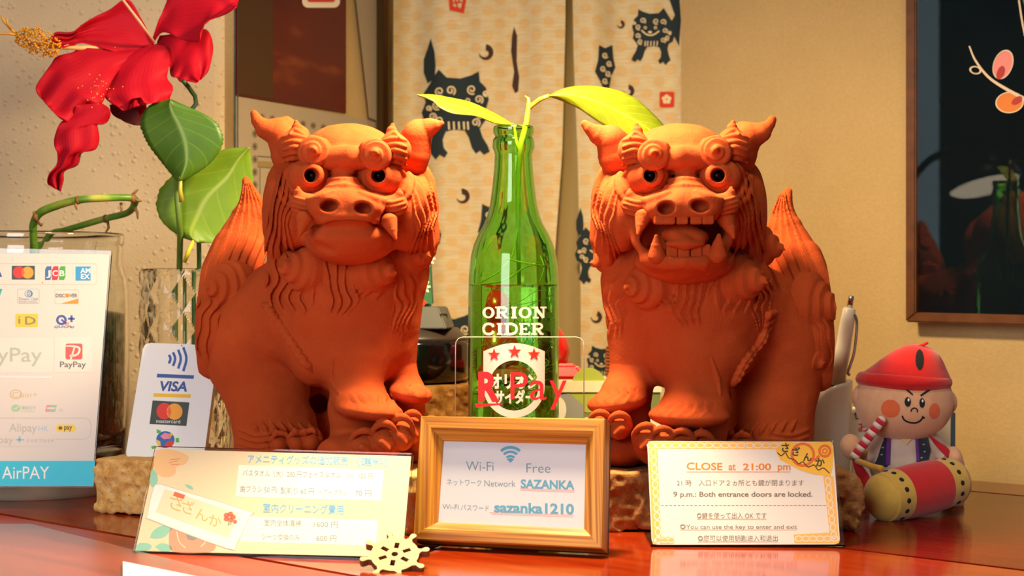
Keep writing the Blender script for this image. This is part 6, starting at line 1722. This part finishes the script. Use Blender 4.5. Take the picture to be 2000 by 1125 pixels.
tubes('stigma_branches', [([W(36, 68, DF - .012), W(22, 58, DF - .014), W(6, 40, DF - .014), W(2, 30, DF - .014)], [0.0011, 0.0010, 0.0009, 0.0006]), ([W(36, 68, DF - .012), W(18, 66, DF - .014), W(0, 66, DF - .016), W(-12, 64, DF - .016)], [0.0011, 0.001, 0.0008, 0.0007]), ([W(22, 58, DF - .014), W(14, 46, DF - .02), W(13, 36, DF - .02)], [0.0009, 0.0008, 0.0006])], mat('stigma_orange', '#dba030', 0.6), hib, 8)
V_, F_ = [], []
for i in range(34):
    x, y = rs.normal(192, 16), rs.normal(178, 16) ; o = len(V_)
    p = W(x, y, DF - 0.030 + rs.uniform(-.002, .002)); V_ += [p + v * rs.uniform(0.0003, 0.0007) for v in iv]; F_ += [tuple(k + o for k in f) for f in if_]
tag(mobj('fallen_pollen', V_, F_, mat('pollen_yellow', '#e0a018', 0.6), hib), kind='stuff')

# ------------------------------------------------------------------ pen cup and ball-point pen
DC = 1.245; SCc = DC / FPX
cc = W(1612, 562.5, DC); zc = lambda y: HC + (562.5 - y) * SCc
cup = thing('pen_cup', (cc.x, cc.y, 0), 'cream ceramic cup with a notched rim beside the right statue', 'cup')
n_s = 48; vs, fs = [], []
hts = [0.0004, 0.003, 0.01, 0.03, 0.05, 0.07, 0.085, 1.0]
def cup_ring(r, hfun):
    out = []
    for k in range(n_s):
        a = 2 * math.pi * k / n_s
        out.append((cc.x + r * math.cos(a), cc.y + r * math.sin(a), hfun(a)))
    return out
rc = 53 * SCc
rim = lambda a: zc(752) + 0.004 * math.cos(a) - 0.016 * max(0, math.cos(a - 3.6)) ** 3
rings = [cup_ring(rc * 0.80, lambda a: 0.0004), cup_ring(rc * 0.86, lambda a: 0.002)]
for t, rr in ((0.15, 0.90), (0.4, 0.94), (0.7, 0.97), (0.9, 0.99), (0.97, 1.0)): rings.append(cup_ring(rc * rr, lambda a, t=t: rim(a) * t))
rings += [cup_ring(rc * 0.985, rim), cup_ring(rc * 0.93, lambda a: rim(a) + 0.0003), cup_ring(rc * 0.90, lambda a: rim(a) - 0.002), cup_ring(rc * 0.85, lambda a: 0.5 * rim(a)), cup_ring(rc * 0.78, lambda a: 0.006), cup_ring(0.0003, lambda a: 0.005)]
for r in rings: vs += r
for i in range(len(rings) - 1):
    for k in range(n_s): k2 = (k + 1) % n_s; fs.append((i * n_s + k, i * n_s + k2, (i + 1) * n_s + k2, (i + 1) * n_s + k))
fs.append(tuple(range(n_s))[::-1])
mobj('cup_body', vs, fs, mat('ceramic_cream', '#d9d0c2', 0.22, coat=0.4), cup)
pen = thing('ballpoint_pen', W(1632, 745, DC), 'cream and chrome click ball-point pen standing in the ceramic cup', 'pen')
a, b = W(1618, 860, DC + 0.004), W(1663, 578, DC - 0.004); ax = (b - a).normalized(); Lp = (b - a).length
CHR = mat('chrome', '#b8b4ac', 0.18, 1.0); PWH = mat('pen_cream', '#e9e2d2', 0.3, coat=0.3)
k_ = lambda y: (860 - y) / (860 - 578) * Lp
lathe('barrel', [(0.0045, 0), (0.0054, k_(790)), (0.0056, k_(752))], mat('pen_grip', '#c8a888', 0.4), a, ax, 24, pen)
lathe('ring', [(0.0058, k_(755)), (0.0058, k_(751))], mat('pen_ring', '#3a3a3c', 0.3), a, ax, 24, pen)
lathe('cap', [(0.0057, k_(751)), (0.0057, k_(680)), (0.0055, k_(630)), (0.0048, k_(604)), (0.0036, k_(601))], PWH, a, ax, 24, pen)
lathe('clicker', [(0.0022, k_(602)), (0.0022, k_(582)), (0.0018, k_(578))], CHR, a, ax, 20, pen)
P_ = [(1660, 622), (1668, 615), (1673, 626), (1673, 650), (1668, 690), (1660, 715), (1656, 728), (1660, 733)]
tube('clip', [Vector(p) for p in spline([list(W(x, y, DC - 0.006)) for x, y in P_], 5)], 0.0011, CHR, pen, 8)

# ------------------------------------------------------------------ small printed box behind the doll
bx_q = [W(1664, 800, 1.29), W(1862, 812, 1.27), W(1874, 935, 1.27), W(1664, 925, 1.29)]
lbox = thing('printed_box', (bx_q[0].x + 0.04, 1.28, 0), 'small white printed box with a blue edge behind the plush doll', 'box')
bq = [W(1664, 798, 1.275), W(1858, 806, 1.262), W(1858, 978, 1.262), W(1664, 970, 1.275)]
plb = Plane(bq[0], (bq[1] - bq[0]).cross(Vector((0, 0, -1))))
for i in (2, 3): bq[i] = Vector((bq[3 - i].x, bq[3 - i].y, 0.0005))
slab('carton', bq, 0.018, mat('box_white', '#e2dccb', 0.6), lbox, 0.0006)
ed = [W(1859, 806, 1.262), W(1866, 806, 1.266)]
slab('blue_edge', [ed[0], ed[1], Vector((ed[1].x, ed[1].y, 0.0005)), Vector((ed[0].x, ed[0].y, 0.0005))], 0.017, mat('box_blue', '#2a6c9a', 0.5), lbox)
Ink().text('ぜい', 1668, 818, 1690, h=16, bold=0.02).build('lettering', plb, mat('box_ink', '#5a5248', 0.6), lbox, 0.0003)
Ink().text('お', 1676, 842, 1698, h=19, bold=0.02).text('〈', 1698, 842, 1708, h=17).build('red_lettering', plb, mat('box_red', '#d2483a', 0.6), lbox, 0.0003)
Ink().poly([(1660, 806), (1690, 822), (1704, 812), (1712, 798), (1664, 798)], [(1670, 802), (1700, 802), (1696, 812), (1688, 814)]).build('edge_print', plb, mat('box_tan', '#cdb98e', 0.6), lbox, 0.0002) if False else None

# ------------------------------------------------------------------ plush drummer doll with its drum
FELT = lambda nm, c: mat(nm, c, 0.95, noise=0.06, nscale=200, bump=0.2, bscale=1400, bdist=0.0005, sheen=0.3)
SKIN, HATR, DRR, DRY = FELT('plush_skin', '#e2ab80'), FELT('plush_red', '#cc1210'), FELT('drum_red', '#cf1114'), FELT('drum_yellow', '#d8ae4c')
DD = 1.19; SD = DD / FPX
doll = thing('plush_doll', (W(1775, 562, DD).x, DD, 0), 'plush drummer doll in a red knitted hat and dark vest, right of the statues', 'soft toy')
PD = lambda x, y, e=0: np.array(W(x, y, DD + e / 1000.0))
hc = PD(1765, 783); hr = (93 * SD, 0.030, 72 * SD)
f = Field(hc - 0.05, hc + 0.05, 0.0009)
f.ell(hc, hr, 0.004); f.ell(PD(1765, 800, -2), (84 * SD, 0.028, 58 * SD), 0.008)
f.ell(PD(1765, 765, 0), (86 * SD, 0.028, 44 * SD), 0.006)
f.build('head', SKIN, doll); HEADF = f
for x, y in ((1683, 776), (1849, 786)):
    f = Field(PD(x, y) - 0.02, PD(x, y) + 0.02, 0.0008); f.ell(PD(x, y, 2), (20 * SD, 0.008, 25 * SD), 0.002); f.build('ear', SKIN, doll)
f = Field(PD(1765, 860) - 0.06, PD(1765, 860) + 0.06, 0.001)
f.ell(PD(1765, 900, 4), (68 * SD, 0.024, 70 * SD), 0.006); f.chain([PD(1820, 865, 0), PD(1858, 900, -6)], [20 * SD, 17 * SD], 0.006); f.chain([PD(1712, 865, 0), PD(1690, 895, -6)], [18 * SD, 14 * SD], 0.006)
f.cut_below(0.0005)
f.build('body', FELT('plush_white', '#d8c2ae'), doll)
Z0 = lambda x, e: HC
for nm, c, r in (('leg', (1672, 975, -6), (26, 0.014, 36)), ('leg', (1860, 980, 6), (22, 0.012, 30))):
    p = PD(*c); f = Field(p - 0.03, p + 0.03, 0.0008); f.ell(p, (r[0] * SD, r[1], r[2] * SD), 0.002); f.cut_below(0.0004); f.build(nm, FELT('plush_leg', '#c9a68a'), doll)
# hands
for x, y, e, rx, rz in ((1661, 872, -16, 20, 24), (1862, 898, -16, 17, 26)):
    p = PD(x, y, e); f = Field(p - 0.02, p + 0.02, 0.0007); f.ell(p, (rx * SD, 0.008, rz * SD), 0.002); f.chain([p + np.array([0.003, 0, -0.004]), p + np.array([0.009 if x < 1700 else -0.009, 0.004, -0.004])], [12 * SD, 12 * SD], 0.004); f.build('hand', SKIN, doll)
# vest: two dark front panels with purple trim and white dots
els = Ellipsoid(PD(1765, 900, 4), (68 * SD, 0.024, 70 * SD))
Ink().poly([(1702, 852), (1738, 846), (1738, 900), (1732, 912), (1696, 912), (1700, 880)]).build('vest_panel', els, FELT('vest_navy', '#232a3c'), doll, 0.0011, 6)
Ink().poly([(1790, 848), (1812, 852), (1818, 880), (1812, 905), (1790, 905)]).build('vest_panel', els, FELT('vest_navy', '#232a3c'), doll, 0.0011, 6)
Ink().poly([(1732, 852), (1740, 850), (1738, 908), (1730, 908)]).build('vest_trim', els, FELT('vest_purple', '#6a2f86'), doll, 0.0015, 6); Ink().poly([(1787, 850), (1793, 852), (1796, 900), (1790, 902)]).build('vest_trim', els, FELT('vest_purple', '#6a2f86'), doll, 0.0015, 6)
dI = Ink()
for x, y in ((1712, 866), (1722, 858), (1714, 880), (1724, 874), (1712, 894), (1722, 888), (1804, 868), (1806, 882), (1800, 894)): dI.rect(x - 2, y - 1.2, x + 2, y + 1.2)
dI.build('vest_dots', els, mat('dot_blue', '#9fb4c0', 0.8), doll, 0.0015)
loft('sash', [(*p, DD + e) for p, e in (((1664, 892), -.012), ((1668, 915), -.016), ((1680, 940), -.02), ((1696, 962), -.022))], [(*p, DD + e) for p, e in (((1672, 890), -.012), ((1684, 910), -.016), ((1696, 926), -.02), ((1700, 938), -.022))], FELT('sash_red', '#b81420'), doll, 6, 12, None, 0.0016)
loft('sash', [(*p, DD + e) for p, e in (((1812, 848), -.018), ((1826, 868), -.018), ((1840, 884), -.02), ((1852, 896), -.022))], [(*p, DD + e) for p, e in (((1816, 850), -.018), ((1838, 866), -.018), ((1850, 874), -.02), ((1853, 880), -.022))], FELT('sash_red', '#b81420'), doll, 6, 12, None, 0.0016)
# hat
f = Field(PD(1765, 715) - 0.06, PD(1765, 715) + 0.06, 0.0009)
f.ell(PD(1767, 746, 0), (88 * SD, 0.031, 42 * SD), 0.004); f.ell(PD(1780, 720, 0), (58 * SD, 0.023, 36 * SD), 0.010); f.ell(PD(1790, 704, 0), (38 * SD, 0.016, 29 * SD), 0.010)
f.build('hat', HATR, doll); HATF = f
f = Field(PD(1767, 745) - 0.06, PD(1767, 745) + 0.06, 0.0009)
ring_pts = [hc + np.array([86 * SD * 0.92 * math.cos(t), 0.0275 * math.sin(t), 40 * SD * 0.0 + (783 - 741) * SD - 0.0008 + 3 * SD * math.cos(t) * -1]) for t in np.linspace(0, 6.2832, 41)]
f.chain(ring_pts, [13.5 * SD] * 41, 0.002)
f.build('hat_brim', HATR, doll)
tube('hat_stalk', [Vector(p) for p in spline([list(PD(1788, 684, -4)), list(PD(1794, 677, -6)), list(PD(1804, 673, -8)), list(PD(1812, 669, -8))], 4)], 0.0011, HATR, doll, 8)
elh = Ellipsoid(PD(1795, 712, 0), (48 * SD, 0.0235, 44 * SD))
Ink().circle(1796, 702, 8, 20, rot=0.0).build('black_patch', OnField(HATF), mat('felt_black', '#141414', 0.9), doll, 0.0006, 5)
elf = Ellipsoid(PD(1765, 800, -2), (84 * SD, 0.030, 60 * SD)) if False else Ellipsoid(hc, (93 * SD + .0, 0.0305, 73 * SD))
THR = mat('thread_black', '#101418', 0.8)
elf = OnField(HEADF)
def face(I, name, m=THR, off=0.0005): return I.build(name, elf, m, doll, off, 4)
face(Ink().line([(1763, 752), (1771, 761), (1783, 771)], [3.6, 4, 3], 4), 'eyebrow'); face(Ink().line([(1817, 761), (1808, 766), (1798, 773)], [3, 4, 3.4], 4), 'eyebrow')
face(Ink().circle(1773, 785, 6.2, 9.5), 'eye'); face(Ink().circle(1801, 787, 5.4, 9.5), 'eye')
face(Ink().circle(1774.5, 781, 2, 3.2), 'eye_glint', mat('thread_white', '#f0ece4', 0.7), 0.0008); face(Ink().circle(1802, 783, 1.8, 3), 'eye_glint', mat('thread_white', '#f0ece4', 0.7), 0.0008)
face(Ink().line([(1779, 804), (1781, 799), (1787, 797), (1792, 801), (1791, 805)], 2.6, 4), 'nose')
face(Ink().line([(1762, 812), (1766, 820), (1776, 825), (1788, 826), (1797, 822), (1803, 815)], 3.2, 5).line([(1801, 813), (1806, 817)], 3), 'mouth')
BLU = FELT('blush_orange', '#e0683a')
face(Ink().circle(1739, 798, 18.5, 17.5), 'cheek', BLU); face(Ink().circle(1825, 803, 10.5, 15.5, rot=0.1), 'cheek', BLU)
face(Ink().poly([(1762, 856), (1782, 856), (1772, 868)]), 'collar', mat('felt_straw', '#dcc08a', 0.9)) if False else Ink().poly([(1758, 856), (1782, 856), (1771, 869)]).build('collar', els, mat('felt_straw', '#dcc08a', 0.9), doll, 0.0013, 6)
# striped drum stick held in the hand
a, b = Vector(PD(1667, 894, -26)), Vector(PD(1722, 820, -30)); ax = (b - a).normalized(); Ls = (b - a).length
st = thing('drumstick', a, 'red and white striped felt drumstick in the plush doll\'s right hand', 'drumstick')
for k in range(10):
    lathe('stripe', [(0.0034, Ls * k / 10), (0.0036, Ls * (k + 0.5) / 10), (0.0034, Ls * (k + 1) / 10)], FELT('stick_red', '#c8202a') if k % 2 else FELT('stick_white', '#e6cfc4'), a, ax, 16, st)
lathe('tip', [(0.0034, Ls), (0.0028, Ls + 0.0015), (0.0008, Ls + 0.0026)], FELT('stick_white', '#e6cfc4'), a, ax, 16, st)
# drum
DR = 1.137; dc = W(1793, 956, DR)
dax = Vector((math.cos(math.radians(33)), math.sin(math.radians(33)), 0.10)).normalized()
drum = thing('toy_drum', (dc.x, dc.y, 0), 'stuffed red and yellow toy drum with black studs in front of the doll', 'drum')
rr = dc.z - 0.0004
hl = 0.038
bar_ = [(t, rr * (1 - 0.12 * (t / hl) ** 2)) for t in np.linspace(-hl, hl, 41)]
cut1, cut2 = -0.0205, 0.0185
def seg(name, t0, t1, m, ends=()):
    ts = np.linspace(t0, t1, 14); pr = [(rr * (1 - 0.12 * (t / hl) ** 2), t) for t in ts]
    if 'a' in ends: pr = [(0.0003, t0 - 0.006)] + [((rr * 0.88) * math.sin(x), t0 + 0.004 - 0.010 * math.cos(x)) for x in np.linspace(0.15, 1.45, 10)] + pr[2:]
    if 'b' in ends: pr = pr[:-2] + [((rr * 0.88) * math.sin(x), t1 - 0.004 + 0.010 * math.cos(x)) for x in np.linspace(1.45, 0.15, 10)] + [(0.0003, t1 + 0.006)]
    return lathe(name, pr, m, dc, dax, 56, drum, cap=False)
seg('drum_end', -hl, cut1, DRY, 'a'); seg('drum_end', cut2, hl, DRY, 'b'); seg('drum_body', cut1, cut2, DRR)
uu = dax.orthogonal(); uu = (Vector((0, 0, 1)) - dax * dax.z).normalized(); ww = dax.cross(uu)
for t in (-0.0275, 0.0260):
    for k in range(14):
        a_ = 2 * math.pi * k / 14 + (0.3 if t < 0 else 0.1)
        r_ = rr * (1 - 0.12 * (t / hl) ** 2) - 0.0004
        d_ = uu * math.cos(a_) + ww * math.sin(a_)
        p = dc + dax * t + d_ * r_
        if p.z < 0.001: continue
        lathe('stud', [(0.0019, 0), (0.0017, 0.0007), (0.0006, 0.001)], mat('stud_black', '#181614', 0.8), p, d_, 12, drum)
# yellow cord
tube('cord', [Vector(p) for p in spline([list(W(1674, 900, 1.165)), list(W(1690, 906, 1.150)), list(W(1706, 912, 1.140)), list(W(1722, 915, 1.130))], 4)], 0.0022, FELT('cord_yellow', '#d8a020'), drum, 10)

# ------------------------------------------------------------------ things on the table behind the statues
BD = 1.345
SBK = BD / FPX
bb = W(800, 562.5, BD)
bp = thing('black_speaker_box', (bb.x, bb.y, 0.083), 'glossy black round-edged box on the tall yellow brick behind the left statue', 'box')
GB = mat('gloss_black', '#0c0e0e', 0.12, coat=0.5)
zz = lambda y: HC + (562.5 - y) * SBK
R0_ = 118 * SBK
lathe('base', [(R0_ * 0.93, 0.0835), (R0_ * 0.98, 0.087), (R0_, zz(700)), (R0_, zz(672)), (R0_ * 0.985, zz(664))], GB, (bb.x, bb.y, 0), (0, 0, 1), 64, bp)
lathe('top_plate', [(R0_ * 0.985, zz(664)), (R0_ * 0.93, zz(656)), (R0_ * 0.80, zz(640))], mat('black_brown', '#3a3028', 0.4), (bb.x, bb.y, 0), (0, 0, 1), 64, bp)
gd = thing('plastic_holder', (bb.x, bb.y, zz(640)), 'grey plastic wedge with a dark slot sitting on the black box', 'device')
bm = bmesh.new()
xs0, xs1 = W(740, 600, BD - 0.01).x, W(885, 600, BD - 0.01).x
z0_, z1_ = zz(686) if False else zz(640), zz(640) + 0.0175
vs = [bm.verts.new(p) for p in ((xs0, BD - .040, z0_), (xs1 - .004, BD - .040, z0_), (xs1, BD - .02, z0_), (xs1, BD + .02, z0_), (xs0, BD + .02, z0_), (xs0, BD - .026, z1_), (xs1 - .012, BD - .026, z1_), (xs1 - .006, BD - .012, z1_), (xs1 - .006, BD + .02, z1_), (xs0, BD + .02, z1_))]
bm.faces.new([vs[i] for i in (0, 1, 6, 5)]); bm.faces.new([vs[i] for i in (1, 2, 7, 6)]); bm.faces.new([vs[i] for i in (2, 3, 8, 7)]); bm.faces.new([vs[i] for i in (3, 4, 9, 8)]); bm.faces.new([vs[i] for i in (4, 0, 5, 9)]); bm.faces.new([vs[i] for i in (5, 6, 7, 8, 9)]); bm.faces.new([vs[i] for i in (4, 3, 2, 1, 0)])
bmesh.ops.bevel(bm, geom=bm.edges[:], offset=0.001, segments=2, affect='EDGES')
bobj('housing', bm, mat('grey_plastic', '#4a4a42', 0.45), gd)
slab('slot', [Vector((xs1 - .0082, BD - .0335, z0_ + .006)), Vector((xs1 - .0035, BD - .0215, z0_ + .006)), Vector((xs1 - .0045, BD - .0205, z0_ + .012)), Vector((xs1 - .0095, BD - .031, z0_ + .012))], 0.0022, mat('slot_black', '#060606', 0.6), gd)
gc = W(800, 560, BD + .012)
gb = thing('green_print_bag', (gc.x, gc.y, z1_), 'green cloth-covered packet with white flower wheels behind the left statue', 'packet')
gq = [W(775, 490, BD), W(838, 484, BD), W(844, 628, BD), W(775, 640, BD)]
gq[2].z = gq[3].z = z1_ + 0.0002
slab('packet_body', gq, 0.03, mat('packet_green', '#2d6a44', 0.7), gb, 0.002)
plg = Plane.of(gq)
for x, y, r in ((836, 505, 15), (826, 560, 16), (818, 622, 17), (800, 590, 14), (795, 520, 15)):
    I = Ink()
    for k in range(9):
        a = k * 0.698; I.circle(x + r * 0.58 * math.cos(a), y + r * 0.62 * math.sin(a), r * 0.40, r * 0.17, rot=a, n=14)
    I.build('flower_wheel', plg, mat('wheel_cream', '#e2dcbc', 0.7), gb, 0.0003)
Ink().poly([(812, 596), (826, 583), (834, 591), (820, 605)]).build('red_label', plg, mat('label_red', '#d8361e', 0.6), gb, 0.0005)

gx = thing('picture_box', (W(1150, 562, 1.30).x, 1.30, 0), 'long box with a cream lid edge and green patterned front behind the bottle', 'box')
gz = HC + (562.5 - 766) * 1.29 / FPX; gt = HC + (562.5 - 744) * 1.29 / FPX
X0, X1 = W(1040, 562, 1.29).x, W(1290, 562, 1.29).x
bm = bmesh.new(); bmesh.ops.create_cube(bm, size=1, matrix=Matrix.Translation(((X0 + X1) / 2, 1.327, (gz + 0.0004) / 2)) @ Matrix.Diagonal((X1 - X0, 0.072, gz - 0.0004, 1))); bobj('carton', bm, mat('box_olive', '#6f7a3c', 0.55), gx)
bm = bmesh.new(); bmesh.ops.create_cube(bm, size=1, matrix=Matrix.Translation(((X0 + X1) / 2, 1.327, (gz + gt) / 2)) @ Matrix.Diagonal((X1 - X0 + .002, 0.0745, gt - gz, 1))); bobj('lid_edge', bm, mat('lid_cream', '#d8d0a8', 0.5), gx)
plx = Plane((0, 1.291, 0), (0, -1, 0))
Ink().circle(1150, 762, 36, 44).build('light_green_disc', plx, mat('disc_green', '#9aa83e', 0.55), gx, 0.0003)
Ink().poly([(1090, 772), (1112, 768), (1140, 792), (1144, 840), (1090, 840)]).build('grey_shape', plx, mat('shape_grey', '#8e9088', 0.55), gx, 0.0005)
Ink().circle(1088, 800, 18, 26).build('white_shape', plx, mat('shape_white', '#e6e2cc', 0.55), gx, 0.0007)
Ink().rect(1040, 815, 1290, 850).build('cream_band', plx, mat('lid_cream', '#d8d0a8', 0.5), gx, 0.0004)

DFG = 1.33; SF = DFG / FPX
fc = W(1050, 562.5, DFG)
fg = thing('red_gourd_figure', (fc.x, fc.y, gt), 'bright red gourd-shaped figurine on the long box, half hidden by the bottle', 'figurine')
RG_ = mat('gloss_red', '#cc1a16', 0.25, coat=0.4)
zf_ = lambda y: HC + (562.5 - y) * SF
lathe('upper_bulb', [(0.0003, zf_(556)), (14 * SF, zf_(558)), (32 * SF, zf_(570)), (42 * SF, zf_(588)), (40 * SF, zf_(604)), (34 * SF, zf_(616)), (33 * SF, zf_(622))], RG_, (fc.x, fc.y, 0), (0, 0, 1), 48, fg)
lathe('lower_bulb', [(33 * SF, zf_(622)), (44 * SF, zf_(642)), (58 * SF, zf_(662)), (64 * SF, zf_(685)), (60 * SF, zf_(705)), (52 * SF, zf_(714))], RG_, (fc.x, fc.y, 0), (0, 0, 1), 48, fg)
bm = bmesh.new()
b0, b1 = 96 * SF, 60 * SF; zb_, zt_ = gt + 0.0003, zf_(708)
vv = [bm.verts.new((fc.x + sx * b0, fc.y + sy * 0.025, zb_)) for sx, sy in ((-1, -1), (1, -1), (1, 1), (-1, 1))] + [bm.verts.new((fc.x + sx * b1 * 1.25, fc.y + sy * 0.02, zt_)) for sx, sy in ((-1, -1), (1, -1), (1, 1), (-1, 1))]
bm.faces.new(vv[3::-1]); bm.faces.new(vv[4:])
for i in range(4): bm.faces.new((vv[i], vv[(i + 1) % 4], vv[4 + (i + 1) % 4], vv[4 + i]))
bmesh.ops.bevel(bm, geom=bm.edges[:], offset=0.003, segments=3, affect='EDGES')
bobj('cushion', bm, RG_, fg)

wc = W(1222, 562.5, 1.335)
wk = thing('wicker_basket', (wc.x, wc.y, gt), 'small brown wicker basket behind the right statue\'s leg', 'basket')
SW = 1.335 / FPX; zw_ = lambda y: HC + (562.5 - y) * SW
WK = mat('wicker', '#8a4a1a', 0.6, noise=0.3, nscale=120)
lathe('basket_body', [(35 * SW, gt + 0.0003), (38 * SW, zw_(700)), (37 * SW, zw_(676))], WK, (wc.x, wc.y, 0), (0, 0, 1), 40, wk)
for i in range(11):
    y = 740 - i * 6.2; r = (36 + 2.5 * math.sin(i / 10 * 3.14)) * SW
    tube('cane_ring', [Vector((wc.x + r * math.cos(t), wc.y + r * math.sin(t), zw_(y))) for t in np.linspace(0, 6.2832, 33)], 0.0011, WK, wk, 6)

# ------------------------------------------------------------------ desk lamp standing left of the picture (seen mirrored in the picture's glass)
lamp = thing('desk_lamp', (-0.62, 1.06, 0), 'black bell-shaded desk lamp mirrored in the glass of the framed picture', 'lamp')
LB_ = mat('lamp_black', '#0c1012', 0.35)
lathe('lamp_base', [(0.0003, 0.0004), (0.055, 0.0004), (0.055, 0.012), (0.05, 0.016), (0.0003, 0.016)], LB_, (-0.62, 1.06, 0), (0, 0, 1), 40, lamp, cap=False)
tube('lamp_arm', [Vector(p) for p in spline([(-0.62, 1.06, 0.015), (-0.615, 1.08, 0.14), (-0.58, 1.09, 0.26), (-0.53, 1.06, 0.335), (-0.48, 1.03, 0.352), (-0.46, 1.02, 0.352)], 6)], 0.005, LB_, lamp, 12)
la = Vector((0.30, -0.12, -0.92)).normalized(); lp = Vector((-0.455, 1.02, 0.365))
lathe('lamp_shade', [(0.010, 0), (0.022, 0.004), (0.034, 0.02), (0.044, 0.045), (0.054, 0.075), (0.0525, 0.075), (0.042, 0.045), (0.032, 0.021), (0.020, 0.006), (0.0003, 0.005)], LB_, lp, la, 48, lamp, cap=False)
nl = N('lamp_glow'); nl.b.inputs['Emission Color'].default_value = (1.0, 0.85, 0.6, 1); nl.b.inputs['Emission Strength'].default_value = 6.0
lathe('bulb', [(0.0003, 0.062), (0.030, 0.062), (0.046, 0.068), (0.046, 0.070), (0.0003, 0.072)], nl.m, lp, la, 40, lamp, cap=False)
